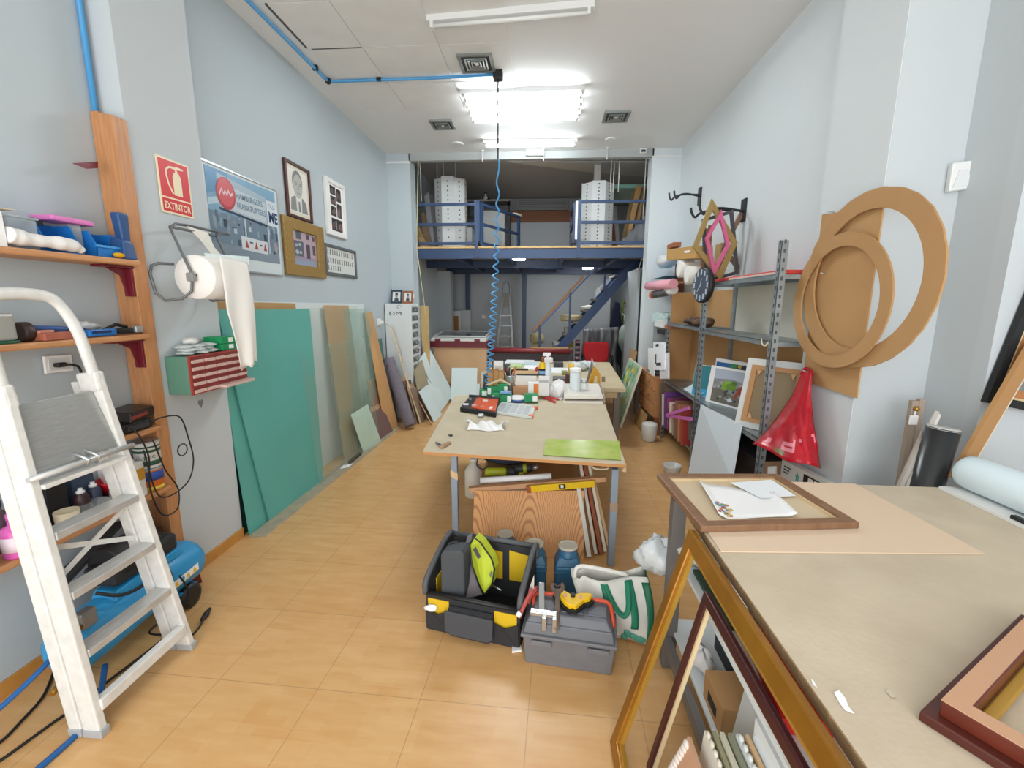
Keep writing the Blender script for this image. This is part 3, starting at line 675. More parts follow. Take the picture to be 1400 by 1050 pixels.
# ---------------------------------------------------------------- folded step ladder
LW=mat('paint_splashed_white','e6e5e0',0.45,c2='d5d5d0',scale=7)
def lx(z): return-1.77-0.135*z
t=thing('step_ladder','white paint splashed folding step ladder leaning by the left shelves','ladder',(-1.80,1.65,0))
def yl(z): return 1.425+0.05*z/1.4
def yr(z): return 1.895-0.075*z/1.4
def stile(name,f,dy,x0,x1,zt):
    m=MB()
    def sec(z):
        y=f(z); return [(lx(z)-x0,y-dy,z),(lx(z)-x1,y-dy,z),(lx(z)-x1,y+dy,z),(lx(z)-x0,y+dy,z)]
    m.prism2(sec(0.02),sec(zt)); m.build(name,LW,t,bevel=0.006)
for f in (yl,yr):
    stile('front_stile',f,0.017,0.0,0.075,1.43); stile('rear_stile',f,0.016,0.082,0.14,1.40)
    m=MB(); z=0.0
    m.box((lx(0)-0.08,f(0)-0.02,0),(lx(0)+0.004,f(0)+0.02,0.035)); m.build('foot_cap',mat('clear_grey_foot','a9adb0',0.3),t,bevel=0.004)
    m=MB(); m.box((lx(0)-0.145,f(0)-0.019,0),(lx(0)-0.086,f(0)+0.019,0.035)); m.build('foot_cap',mat('clear_grey_foot','a9adb0',0.3),t,bevel=0.004)
    m=MB(); zz=1.43; m.cbox((lx(zz)-0.045,f(zz),zz-0.03),(0.10,0.045,0.09),Euler((0,-0.13,0))); m.build('hinge_cover',LW,t,bevel=0.012)
for z in (0.365,0.615,0.865):
    m=MB(); m.prism2([(lx(z)-0.075,yl(z)+0.017,z-0.028),(lx(z)+0.006,yl(z)+0.017,z-0.032),(lx(z)+0.006,yl(z)+0.017,z),(lx(z)-0.075,yl(z)+0.017,z)],[(lx(z)-0.075,yr(z)-0.017,z-0.028),(lx(z)+0.006,yr(z)-0.017,z-0.032),(lx(z)+0.006,yr(z)-0.017,z),(lx(z)-0.075,yr(z)-0.017,z)])
    m.build('step',mat('worn_step_metal','d2d3d1',0.35,0.4,c2='bfc0be',scale=5,stretch=(6,1,1)),t,bevel=0.003)
m=MB(); z=0.13; m.prism2([(lx(z)-0.03,yl(z)+0.01,z-0.03),(lx(z)+0.008,yl(z)+0.01,z-0.03),(lx(z)+0.008,yl(z)+0.01,z+0.02),(lx(z)-0.03,yl(z)+0.01,z+0.02)],[(lx(z)-0.03,yr(z)-0.01,z-0.03),(lx(z)+0.008,yr(z)-0.01,z-0.03),(lx(z)+0.008,yr(z)-0.01,z+0.02),(lx(z)-0.03,yr(z)-0.01,z+0.02)]); m.build('base_bar',LW,t,bevel=0.004)
def lp(z,f,off=-0.09): return Vector((lx(z)+off,f(z),z))
for za,zb in ((0.80,0.63),(0.62,0.80)):
    a=lp(za,yl); b=lp(zb+0.0,yr); X=(b-a)
    m=MB(); m.cbox((a+b)/2,(X.length,0.006,0.022),frame(X)); m.build('cross_strap',LW,t)
# platform folded against the stiles, its locking bar and the hand rail
m=MB(); a0,a1=1.10,1.36
m.slab([(lx(a0)-0.03,yl(a0)+0.02,a0),(lx(a0)-0.03,yr(a0)-0.02,a0),(lx(a1)-0.06,yr(a1)-0.02,a1),(lx(a1)-0.06,yl(a1)+0.02,a1)],0.02); m.build('platform',mat('ribbed_aluminium','b3b5b3',0.35,0.5,c2='a4a6a4',scale=4,stretch=(1,1,20)),t,bevel=0.003)
m=MB(); z=1.095; m.tube([(lx(z)+0.012,yl(z)-0.03,z),(lx(z)+0.012,yr(z)+0.03,z)],0.011,10); m.build('lock_bar',mat('worn_step_metal','d2d3d1'),t)
m=MB(); z=1.05; m.cbox((lx(z)-0.01,(yl(z)+yr(z))/2,z),(0.05,yr(z)-yl(z)-0.03,0.018)); m.build('platform_edge',LW,t,bevel=0.003)
for k in (0.5,0.62):
    m=MB(); y=yl(1.1)+(yr(1.1)-yl(1.1))*k; m.tube([(lx(1.07),y,1.07),(lx(1.1)+0.028,y,1.10),(lx(1.13)-0.02,y-0.02,1.135)],0.006,6); m.build('clip',ALU,t)
rp=[lp(1.40,yr,-0.03),lp(1.50,yr,-0.03),lp(1.62,yr,-0.035),Vector((lx(1.72)-0.05,yr(1.7)-0.012,1.715)),Vector((lx(1.78)-0.05,yr(1.7)-0.05,1.765)),Vector((lx(1.8)-0.05,yr(1.7)-0.11,1.78)),
      Vector((lx(1.8)-0.05,yl(1.7)+0.11,1.78)),Vector((lx(1.78)-0.05,yl(1.7)+0.05,1.765)),Vector((lx(1.72)-0.05,yl(1.7)+0.012,1.715)),lp(1.62,yl,-0.035),lp(1.50,yl,-0.03),lp(1.40,yl,-0.03)]
m=MB(); m.tube(smooth_path(rp,4),0.024,10,flat=0.75); m.build('hand_rail',LW,t)
# ---------------------------------------------------------------- on the left pillar
t=thing('fire_extinguisher_sign','red fire extinguisher sign reading EXTINTOR on the left pillar','sign',(-2.258,2.73,2.28))
q=Quad((-2.257,2.606,2.276),(-2.257,2.848,2.276),(-2.257,2.606,2.592))
CRM=mat('cream_luminous','efe3bf',0.5); SRED=mat('sign_red','cf1a26',0.45)
m=MB(); q.rect(m,0,0,1,1,0,0.004); m.build('panel',CRM,t)
m=MB(); q.rect(m,0.05,0.30,0.95,0.965,0.004); q.rect(m,0.05,0.035,0.95,0.27,0.004); m.build('red_fields',SRED,t)
m=MB(); d=0.0052
q.poly(m,[(0.44,0.36),(0.70,0.36),(0.70,0.70),(0.64,0.78),(0.50,0.78),(0.44,0.70)],d)
q.rect(m,0.535,0.78,0.605,0.83,d); q.poly(m,[(0.46,0.83),(0.80,0.86),(0.80,0.885),(0.62,0.895),(0.46,0.86)],d)
hs=[(0.47,0.86),(0.36,0.85),(0.27,0.80),(0.25,0.70),(0.29,0.55),(0.36,0.44),(0.41,0.38)]
for i in range(len(hs)-1):
    (a,b),(c,e)=hs[i],hs[i+1]; dx,dy=c-a,e-b; L_=math.hypot(dx,dy); nx,ny=-dy/L_*0.022,dx/L_*0.018
    q.poly(m,[(a-nx,b-ny),(c-nx,e-ny),(c+nx,e+ny),(a+nx,b+ny)],d)
m.build('extinguisher_symbol',CRM,t)
m=MB(); text_mesh(m,'EXTINTOR',q.p(0.09,0.085,0),q.X,q.Y,0.056,0.0055,CRM,bold=0.02,width=0.20); m.build('lettering',None,t)
m=MB(); pts=[]
q=Quad((-2.2595,2.70,1.06),(-2.2595,2.75,1.06),(-2.2595,2.70,1.12))
q.poly(m,[(0.5,0),(0.05,0.6),(0.1,0.9),(0.3,1),(0.5,0.8),(0.7,1),(0.9,0.9),(0.95,0.6)],0,0.001); tag(m.build('heart_sticker',mat('grey_foil','9a9ea4',0.35,0.5),None),'small grey heart sticker low on the left pillar','sticker')
# paper roll holder
WIRE=mat('grey_enamelled_wire','6b6d6f',0.4,0.3)
t=thing('paper_roll_holder','grey wire holder for the paper roll on the left pillar','roll holder',(-2.25,2.6,1.75))
yn,yf=2.535,2.93
shape=[(-2.25,2.03),(-2.12,2.075),(-2.06,1.89),(-2.07,1.80),(-2.12,1.775),(-2.20,1.77),(-2.25,1.84),(-2.255,1.93),(-2.24,1.955),(-2.19,1.955)]
near=[W(255,308,x=-2.20),W(240,306,x=-2.17),W(232,310,x=-2.15),W(263,376,x=-2.05),W(262,398,x=-2.07),W(250,408,x=-2.10),W(226,411,x=-2.20),W(213,401,x=-2.235),W(205,374,x=-2.245),W(207,363,x=-2.245),W(216,360,x=-2.22),W(238,361,x=-2.17)]
m=MB(); m.tube(near,0.008,8); m.build('side_wire',WIRE,t)
far=[p+Vector((0,0.37,0)) for p in near]
m=MB(); m.tube(far,0.008,8); m.build('side_wire',WIRE,t)
m=MB(); m.tube([near[0],far[0]],0.008,8).tube([near[2],far[2]],0.008,8); m.build('cross_wire',WIRE,t)
hub=near[3]
m=MB(); m.cbox(hub+Vector((0.0,-0.012,-0.012)),(0.045,0.03,0.05)); m.build('hub_clip',mat('grey_plastic_clip','8d8e8c',0.5),t,bevel=0.008)
m=MB(); m.tube([hub,far[3]],0.012,10); m.build('spindle',DGREY,t)
m=MB(); bl,br=W(283,351,x=-2.03),W(338,358,x=-2.0)
bar=[W(280,346,x=-2.03),W(341,351,x=-2.03),W(341,362,x=-2.01),W(283,358,x=-2.01)]
m.slab(bar,0.006); m.build('tear_bar',mat('splashed_bar','d8e4e2',0.5,c2='b8ccca',kind='speckle',scale=2),t)
t=thing('paper_roll','big white roll of wiping paper hanging on the left pillar','paper roll',tuple(hub-Vector((0,0,0.13))))
PW=mat('soft_paper','f2efe9',0.9)
m=MB(); m.lathe([(0.03,0),(0.125,0),(0.128,0.006),(0.128,0.27),(0.125,0.276),(0.03,0.276)],hub+Vector((-0.005,0.022,-0.01)),(0,1,0),32); m.build('roll',PW,t)
m=MB()
tl,tr=W(300,350,x=-1.93),W(338,358,x=-1.92)
def sheet(a,b):
    top=tl.lerp(tr,a); bot=W(329,507,x=-1.90).lerp(W(353,493,x=-1.89),a)
    mid1=W(304,425,x=-1.91).lerp(W(346,432,x=-1.90),a)
    p=top.lerp(mid1,b*2) if b < 0.5 else mid1.lerp(bot,b*2-1)
    p.x += 0.018*math.sin(a*9+b*3)*b+0.02*math.sin(b*3)
    if b > 0.93: p.z += 0.012*math.sin(a*23)
    return p
m.grid(sheet,16,22); m.build('hanging_sheet',PW,t,solid=0.003)
m=MB(); m.slab([W(256,309,x=-2.17),W(284,318,x=-2.12),W(293,338,x=-2.07),W(304,350,x=-2.03),W(290,348,x=-2.03),W(276,330,x=-2.09)],0.002); m.build('torn_strip',mat('cream_paper','e2dfd3',0.85),t)
# drawer organiser
t=thing('drawer_organiser','green cabinet of small red framed clear drawers on the left pillar','drawer cabinet',(-2.18,2.74,1.2))
ORG=mat('organiser_green','5f8f7c',0.5); ORR=mat('organiser_red','a8463c',0.5)
m=MB(); m.box((-2.257,2.488,1.20),(-2.115,3.0,1.43)); m.build('case',ORG,t,bevel=0.003)
m=MB(); m.box((-2.116,2.488,1.197),(-2.108,3.0,1.435)); m.build('front_frame',ORR,t)
cl=mat('drawer_clear','d9bdb4',0.25); rd=mat('drawer_shadow_red','7e2f2a',0.6)  # second colour paints the shade in the drawer recesses as darker red
cols=[(2.502,2.60),(2.605,2.70),(2.705,2.80),(2.805,2.895),(2.90,2.99)]
for j in range(5):
    for i,(y0,y1) in enumerate(cols):
        z0=1.205+j*0.0455
        out=0.0
        if j == 0 and i >= 2: out=0.05
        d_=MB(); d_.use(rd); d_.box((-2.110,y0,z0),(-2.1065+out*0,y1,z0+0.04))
        d_.use(cl); d_.box((-2.108,y0+0.004,z0+0.002),(-2.098+out,y1-0.004,z0+0.020)); d_.box((-2.10+out,y0+0.03,z0+0.016),(-2.090+out,y1-0.03,z0+0.022))
        o_=d_.build('drawer',None,t)
for k,(z,y) in enumerate(((1.437,2.86),(1.482,2.862))):
    t=thing('hook_box',('green hardware box resting directly on the drawer cabinet','green hardware box stacked on top of its twin above the drawers')[k],'box',(-2.19,y,z),0,'green boxes above the drawer cabinet')
    m=MB(); m.box((-2.25,y-0.06,z),(-2.12,y+0.07,z+0.043)); m.build('carton',GREENB,t,bevel=0.002)
    m=MB(); m.box((-2.1198,y+0.0,z+0.008),(-2.1190,y+0.045,z+0.036)); m.build('label',PAPER,t)
FILM=mat('clear_bag_film','c9d2d0',0.25,c2='9fb0ac',kind='speckle',scale=2)
for k,(y,x,s,lab) in enumerate(((2.56,-2.18,0.05,'clear bag of fittings at the near end above the drawer cabinet'),(2.64,-2.17,0.055,'clear bag of fittings in the middle above the drawer cabinet'),(2.73,-2.18,0.05,'clear bag of green fittings beside the green boxes'))):
    m=MB(); m.use(FILM)
    for j in range(3): m.blob((x+0.01*math.sin(j*2+k),y+0.012*math.sin(j*3+k),1.447+j*0.018),(0.055,s,0.013),wob=0.12,seed=k*7+j)
    tag(m.build('hardware_bag',FILM,None),lab,'bag','clear bags on the drawer cabinet')
m=MB(); m.blob((-2.19,2.62,1.515),(0.04,0.045,0.02),wob=0.2,seed=5); tag(m.build('crumpled_bag',mat('white_film','e6e6e2',0.4),None),'crumpled white bag on the pile above the drawers','bag')
# ---------------------------------------------------------------- pictures on the left wall
def wallquad(y0,y1,z0,z1,x): return Quad((x,y0,z0),(x,y1,z0),(x,y0,z1))
XW=XL+0.001
t=thing('framed_poster','large blue toned street photograph poster in a thin aluminium frame','poster',(-2.39,3.58,1.99))
q=wallquad(3.125,4.03,1.99,2.73,XW)
m=MB(); q.frame(m,0.012,0.016,0,0.022); m.build('frame',ALU,t)
m=MB(); q.rect(m,0.01,0.012,0.99,0.988,0,0.010); m.build('mount',mat('poster_white','d8e3e6',0.35),t)
m=MB(); d=0.0105; S=mat
def pc(c,name=None): return mat('ink_'+c,c,0.35)
m.use(pc('7fa9c4')); q.rect(m,0.045,0.14,0.955,0.96,d)
m.use(pc('5d93bd')); q.poly(m,[(0.045,0.70),(0.30,0.82),(0.30,0.96),(0.045,0.96)],d+.001)
m.use(pc('b9d3df')); q.poly(m,[(0.045,0.60),(0.22,0.66),(0.20,0.72),(0.045,0.66)],d+.0012)
m.use(pc('728798')); q.rect(m,0.045,0.20,0.955,0.56,d+.001)
m.use(pc('8494a2')); q.rect(m,0.045,0.14,0.955,0.26,d+.0012)
m.use(pc('a9bcc9')); q.poly(m,[(0.17,0.60),(0.80,0.56),(0.80,0.86),(0.17,0.93)],d+.0014)
m.use(pc('c4d0d8')); q.poly(m,[(0.30,0.62),(0.79,0.58),(0.79,0.80),(0.30,0.84)],d+.0016)
rn=random.Random(4)
for k in range(46):
    a=0.06+0.86*rn.random(); b=0.24+0.30*rn.random(); w=0.012+0.03*rn.random(); h=0.02+0.10*rn.random()
    m.use(pc(rn.choice(['8fa3b1','455768','8395a3','b9c8d0','5d7083','a79ba2','36444f']))); q.rect(m,a,b,min(a+w,0.95),min(b+h,0.57),d+.0018+k*1e-5)
m.use(pc('2c4058')); q.poly(m,[(0.17,0.585),(0.80,0.535),(0.80,0.56),(0.17,0.61)],d+.0026)
for a in (0.46,0.79): m.use(pc('b4c3cc')); q.rect(m,a,0.24,a+0.022,0.57,d+.0026)
m.use(pc('d3dbe0')); q.poly(m,[(0.40,0.235),(0.77,0.225),(0.77,0.365),(0.40,0.375)],d+.003)
m.use(pc('b5483f'))
for a in (0.47,0.60,0.73): q.poly(m,[(a-0.025,0.26),(a+0.025,0.26),(a,0.345)],d+.0034)
m.use(pc('39495a')); q.rect(m,0.51,0.315,0.555,0.33,d+.0034); q.rect(m,0.65,0.305,0.685,0.32,d+.0034)
m.use(pc('d9e2e8')); q.rect(m,0.805,0.56,0.955,0.84,d+.0028)
m.use(pc('b23a45')); q.ell(m,0.26,0.755,0.115,0.155,d+.0032,24)
m.use(pc('cf5a60')); q.ell(m,0.26,0.765,0.10,0.135,d+.0036,24)
m.build('photograph',None,t)
m=MB(); nv=pc('26416e'); gr=pc('6f8da4')
text_mesh(m,'HAMBURGERS',q.p(0.38,0.745),q.X,q.Y-q.X*0.06,0.062,d+.004,gr,bold=0.01,width=0.33)
text_mesh(m,'FRANKFURTERS',q.p(0.385,0.65),q.X,q.Y-q.X*0.06,0.062,d+.004,gr,bold=0.01,width=0.36)
text_mesh(m,'OLD',q.p(0.825,0.755),q.X,q.Y,0.052,d+.004,gr,width=0.10)
text_mesh(m,'ME',q.p(0.825,0.60),q.X,q.Y,0.125,d+.004,nv,bold=0.03,width=0.13)
wht=pc('e8cfd2'); sw=[(0.18,0.73),(0.21,0.79),(0.23,0.74),(0.25,0.78),(0.27,0.74),(0.29,0.79),(0.31,0.75),(0.34,0.77)]
m.use(wht)
for i in range(len(sw)-1): q.poly(m,[(sw[i][0],sw[i][1]-0.012),(sw[i+1][0],sw[i+1][1]-0.012),(sw[i+1][0],sw[i+1][1]+0.014),(sw[i][0],sw[i][1]+0.014)],d+.004+i*1e-5)
m.build('lettering',None,t)
DKB=mat('dark_mahogany','4a241c',0.4)
t=thing('framed_portrait','pencil portrait of a man in a suit, narrow dark brown frame','framed picture',(-2.39,4.40,2.545))
q=wallquad(4.178,4.625,2.545,3.05,XW)
m=MB(); q.frame(m,0.065,0.055,0,0.025); m.build('frame',DKB,t,bevel=0.004)
m=MB(); m.use(mat('ivory_paper','e4dfcf',0.5)); q.rect(m,0.05,0.045,0.95,0.955,0,0.008)
m.use(pc('efece2')); q.rect(m,0.14,0.12,0.86,0.88,0.0082)
m.use(pc('8b8f8d')); q.poly(m,[(0.16,0.14),(0.84,0.14),(0.80,0.34),(0.64,0.42),(0.5,0.30),(0.36,0.42),(0.20,0.36)],0.009)
m.use(pc('dcdcd6')); q.poly(m,[(0.40,0.14),(0.60,0.14),(0.62,0.40),(0.5,0.33),(0.38,0.40)],0.0094)
m.use(pc('7d8180')); q.poly(m,[(0.47,0.14),(0.55,0.14),(0.53,0.33),(0.47,0.33)],0.0098)
m.use(pc('77797a')); q.ell(m,0.48,0.67,0.20,0.21,0.0096,24)
m.use(pc('b8b8b2')); q.ell(m,0.49,0.60,0.175,0.215,0.010,24)
m.use(pc('6c6e6e'))
for a in (0.42,0.57): q.ell(m,a,0.63,0.035,0.012,0.0104,10); q.rect(m,a-0.045,0.655,a+0.045,0.668,0.0104)
q.poly(m,[(0.48,0.55),(0.53,0.55),(0.505,0.62)],0.0104); q.rect(m,0.44,0.475,0.56,0.487,0.0104)
m.build('drawing',None,t)
t=thing('framed_photograph','colour photo of a shop front in a wide antique gold frame','framed picture',(-2.39,4.44,2.01))
q=wallquad(4.068,4.82,2.008,2.536,XW)
m=MB(); q.frame(m,0.20,0.20,0,0.03); m.build('frame',mat('antique_gold','97783f',0.5,0.25,c2='a98b4e',kind='speckle',scale=1.5),t,bevel=0.006)
m=MB(); m.use(pc('9b8ca0')); q.rect(m,0.18,0.18,0.82,0.82,0,0.008)
m.use(pc('b8a5ae')); q.rect(m,0.20,0.36,0.80,0.80,0.0085)
m.use(pc('5f6673')); q.rect(m,0.22,0.36,0.47,0.63,0.009); q.rect(m,0.30,0.66,0.42,0.80,0.009)
m.use(pc('564b57')); q.rect(m,0.54,0.34,0.63,0.60,0.009); q.rect(m,0.70,0.42,0.77,0.60,0.009); q.rect(m,0.55,0.69,0.63,0.78,0.009); q.rect(m,0.70,0.68,0.77,0.77,0.009)
m.use(pc('8f9bb0')); q.rect(m,0.20,0.20,0.80,0.30,0.009)
m.use(pc('aab7bd')); q.ell(m,0.30,0.55,0.03,0.03,0.0094,8); q.ell(m,0.38,0.57,0.03,0.03,0.0094,8); q.ell(m,0.31,0.43,0.045,0.04,0.0094,8); q.ell(m,0.39,0.43,0.03,0.03,0.0094,8)
m.build('photograph',None,t)
t=thing('photo_collage','white framed collage of seven small photographs hung upright','framed picture',(-2.39,5.15,2.49))
q=wallquad(4.93,5.40,2.493,3.095,XW)
m=MB(); q.frame(m,0.10,0.08,0,0.035); m.build('frame',WHITE,t,bevel=0.004)
m=MB(); m.use(PAPER); q.rect(m,0.08,0.06,0.92,0.94,0,0.02)
for k,(a,b,c,e) in enumerate(((0.24,0.74,0.52,0.89),(0.56,0.65,0.80,0.88),(0.24,0.56,0.52,0.71),(0.24,0.36,0.52,0.53),(0.56,0.36,0.80,0.61),(0.24,0.10,0.80,0.32))):
    m.use(pc('2e2a2a')); q.rect(m,a,b,c,e,0.0205)
    for j in range(6):
        m.use(pc(['7d5e52','5a5556','8a8a88','40393c','9a7c6c'][(k+j) % 5])); aa=a+(c-a)*(0.08+0.14*j); q.rect(m,aa,b+(e-b)*0.12*((j*2) % 3),aa+(c-a)*0.11,b+(e-b)*(0.55+0.1*((j+k) % 4)),0.021)
m.build('photographs',None,t)
t=thing('framed_chart','wide grey framed sheet with three rows of tiny figures','framed picture',(-2.39,5.24,2.055))
q=wallquad(4.84,5.65,2.055,2.39,XW)
m=MB(); q.frame(m,0.045,0.10,0,0.025); m.build('frame',mat('charcoal_frame','5b6063',0.4),t,bevel=0.003)
m=MB(); m.use(mat('chart_paper','dfe2de',0.3)); q.rect(m,0.04,0.09,0.96,0.91,0,0.01)
m.use(pc('4b4a48'))
for r_,b in enumerate((0.68,0.40,0.17)):
    for k in range(12 if r_ < 2 else 6):
        a=0.09+0.07*k; q.rect(m,a,b,a+0.022,b+0.10+0.02*((k*3) % 3),0.0105); q.ell(m,a+0.011,b+0.135,0.013,0.03,0.0106,8)
m.build('figures',None,t)
# ---------------------------------------------------------------- sheets leaning along the left wall
TEAL=mat('teal_green_board','5aa79c',0.6,c2='60ada2',scale=0.8)
def lean(name,label,cat,b0,b1,t1,t0,th,mm,group=None,bevel=0.0,out=(1,0,0)):
    """board standing on the edge b0-b1 with its top edge t0-t1"""
    n=(Vector(b1)-Vector(b0)).cross(Vector(t0)-Vector(b0)).normalized()
    if n.dot(Vector(out)) < 0: n=-n
    m=MB(); m.slab([b0,b1,t1,t0],-th,n)
    lo=min(p.z for p in m.v)
    return tag(m.build(name,mm,None,bevel=bevel),label,cat,group)
lean('white_board','big white board standing flat against the left wall behind all other sheets','board',(-2.375,3.02,0),(-2.365,5.82,0),(-2.385,5.82,1.74),(-2.385,3.05,1.765),0.012,mat('white_board','dfe7e7',0.5))
lean('fibreboard','brown fibreboard whose top edge shows above the teal boards','board',(-2.335,3.02,0),(-2.335,4.15,0),(-2.365,4.15,1.745),(-2.365,3.05,1.76),0.01,KRAFT)
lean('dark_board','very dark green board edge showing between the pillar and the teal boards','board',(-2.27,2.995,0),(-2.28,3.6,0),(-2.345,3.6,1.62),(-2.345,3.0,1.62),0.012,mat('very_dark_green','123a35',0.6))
b0,b1,b2=W(336,737,z=0),W(371,713,z=0),W(443,657,z=0)
lean('teal_board','narrower teal green board nearest the pillar, partly behind its twin','board',(-2.215,3.0,0),(-2.225,3.6,0),(-2.325,3.6,1.69),(-2.325,3.0,1.70),0.012,TEAL,'teal green boards')
lean('teal_board','front teal green board leaning beside the paper roll','board',(b1.x-0.01,b1.y,0),(b2.x,b2.y,0),(-2.30,4.28,1.69),(-2.30,3.02,1.70),0.012,TEAL,'teal green boards')
lean('glass_sheet','tall sheet of clear glass right behind the front teal board','glass',(-2.15,3.95,0.018),(-2.16,5.32,0.018),(-2.31,5.42,1.71),(-2.31,4.0,1.70),0.005,GLASS,'clear glass sheets')
lean('glass_sheet','lower clear glass sheet in front of the brown kraft strip','glass',(-2.11,4.42,0.018),(-2.11,5.45,0.018),(-2.25,5.45,1.34),(-2.27,4.50,1.32),0.005,mat('sheet_glass_b','b2c9b4',0.05,kind='glass',alpha=0.13),'clear glass sheets')
lean('glass_sheet','rearmost glass sheet with a greenish edge near the tall kraft strip','glass',(-2.22,5.0,0.018),(-2.20,5.95,0.018),(-2.33,5.83,1.68),(-2.33,5.1,1.68),0.005,mat('sheet_glass_c','a9d0c2',0.05,kind='glass',alpha=0.22),'clear glass sheets')
lean('kraft_board','brown kraft strip standing behind the clear glass sheets','board',(-2.225,4.68,0),(-2.225,5.30,0),(-2.345,5.27,1.72),(-2.345,4.66,1.725),0.006,KRAFT)
lean('glass_square','small pale green glass pane leaning low in front of the glass sheets','glass',W(497,618,z=0.012),W(521,603,z=0.012),W(503,553,x=-2.1),W(480,567,x=-2.1),0.006,mat('frosted_glass','b9ddd0',0.3,c2='c4e2d8',scale=2))
m=MB(); m.prism2([(-2.20,2.96,0),(-2.085,2.99,0),(-2.03,6.05,0),(-2.2,6.05,0)],[(-2.20,2.96,0.014),(-2.09,2.99,0.014),(-2.035,6.05,0.014),(-2.2,6.05,0.014)])
tag(m.build('floor_batten',mat('dusty_batten','b0a184',0.6,c2='9a9484',scale=4),None),'dusty strip on the floor under the leaning glass sheets','strip')
m=MB(); m.box((-2.13,4.52,0.015),(-2.095,4.82,0.045)); tag(m.build('timber_block',mat('dark_timber','4d4436',0.7),None),'dark timber block at the foot of the clear glass','block')
m=MB(); m.slab([W(465,641,z=0.018),W(470,636,z=0.018),W(483,634,z=0.018),W(476,639,z=0.018)],0.003,(0,0,1)); tag(m.build('paper_scrap',PAPER,None),'white paper scrap on the floor strip below the glass','paper')
lean('kraft_board','tall narrow kraft strip leaning farthest right of the glass sheets','board',W(528,593,z=0),W(545,585,z=0),W(508,426,x=-2.36),W(498,427,x=-2.36),0.01,CARD)
lean('dark_glass','dark green glass panel half hidden behind the tall kraft strip','glass',(-2.26,5.98,0),(-2.26,6.35,0),(-2.36,6.35,1.25),(-2.36,6.0,1.25),0.008,mat('bottle_green_glass','2e6b62',0.2))
for k,(dx,dy,hh,c,lab) in enumerate(((0.0,0.0,0.62,'8a6a55','small brown offcut at the back of the stack below the kraft strip'),(0.03,-0.06,0.42,'c09a78','small tan offcut in the middle of the stack below the kraft strip'),(0.06,-0.12,0.36,'6e5450','small dark offcut at the front of the stack below the kraft strip'))):
    lean('offcut_board',lab,'board',(-2.16+dx,5.55+dy,0.015),(-2.13+dx,5.95+dy,0.015),(-2.24+dx,5.92+dy,hh),(-2.27+dx,5.55+dy,hh),0.012,mat('offcut_'+c,c,0.7),'offcuts by the kraft strip')
lean('offcut_board','orange brown offcut standing higher beside the kraft strip','board',(-2.2,5.60,0.2),(-2.18,5.98,0.2),(-2.28,5.98,0.72),(-2.30,5.60,0.75),0.01,mat('orange_card','ad7340',0.75),None)
# carpet rolls
RUG=mat('grey_carpet','77717a',0.95,c2='645e68',kind='speckle',scale=2)
for k,(p0,p1,r_,mm,lab) in enumerate(((W(561,582,z=0.05),W(531,492,x=-2.26),0.085,RUG,'grey rolled carpet leaning by the white drawer cabinet, the front one'),(W(540,578,z=0.05)+Vector((-0.03,0,0)),W(523,500,x=-2.31),0.08,mat('dark_carpet','4a434c',0.95,c2='3c363e',kind='speckle',scale=2),'darker rolled carpet standing behind the grey roll'))):
    t=thing('carpet_roll',lab,'carpet',(p0.x,p0.y,0),0,'rolled carpets')
    ax=(p1-p0).normalized(); m=MB(); m.lathe([(r_*0.97,0),(r_,0.01),(r_,(p1-p0).length),(r_*0.97,(p1-p0).length+0.01)],p0,ax,20); m.build('roll',mm,t)
    m=MB(); e=p1+ax*0.012; U=ax.cross(Vector((0,1,0))).normalized(); V=ax.cross(U)
    m.tube([e+U*(r_*0.9*(1-i/40)*math.cos(i*0.5))+V*(r_*0.9*(1-i/40)*math.sin(i*0.5)) for i in range(36)],0.004,5); m.build('spiral_end',mat('carpet_edge','918b92',0.9),t)
m=MB(); a,b=W(575,579,z=0.01),W(534,446,x=-2.25); m.cbox((a+b)/2,((b-a).length,0.035,0.014),frame(b-a,(1,0,0))); tag(m.build('wooden_lath',PINE,None),'pale wooden slat leaning in front of the white drawer cabinet','slat')
m=MB(); a,b=W(590,580,z=0.01),W(563,528,x=-2.06); m.cbox((a+b)/2,((b-a).length,0.03,0.012),frame(b-a,(1,0,0)));
tag(m.build('wooden_lath',mat('pinkish_wood','c9a58a',0.6),None),'short wooden slat behind the front white panel','slat')
for k in range(4):
    x=-1.80-0.05*k; lean('thin_board',('thin brown panel nearest the front white board','second thin panel behind the front white board','third thin panel back, leaning on the cabinet','rearmost thin panel in the stack leaning on the cabinet')[k],'board',(x,6.28-0.02*k,0),(x+0.0,6.62,0),(x-0.13,6.62,0.50+0.05*k),(x-0.13,6.28-0.02*k,0.52+0.06*k),0.012,mat('thin_panel_%d' % k,['8a7360','b39a80','7a6658','c0aa90'][k],0.7),'thin panels by the drawer cabinet')
lean('cardboard_tray','grey brown corrugated panel propped under the drawers of the white cabinet','board',(-1.90,6.55,0.45),(-1.86,7.0,0.45),(-1.95,7.0,0.86),(-1.96,6.58,0.74),0.02,mat('dull_card','a59a80',0.8))
WPAN=mat('white_foam_panel','d9eaec',0.6)
lean('white_board','largest white panel leaning beside the glass topped desk','board',W(607,556,z=0.0),W(621,539,z=0.10),W(586,474,x=-1.98),W(573,492,x=-1.98),0.01,WPAN,'white panels by the desk')
lean('white_board','middle white panel, between the large one and the short front one','board',W(600,566,z=0.0),W(611,552,z=0.05),W(590,505,x=-1.92),W(578,520,x=-1.92),0.01,WPAN,'white panels by the desk')
lean('white_board','short front white panel nearest the viewer beside the thin panels','board',W(594,577,z=0),W(604,567,z=0),W(584,526,x=-1.87),W(573,535,x=-1.87),0.01,WPAN,'white panels by the desk')
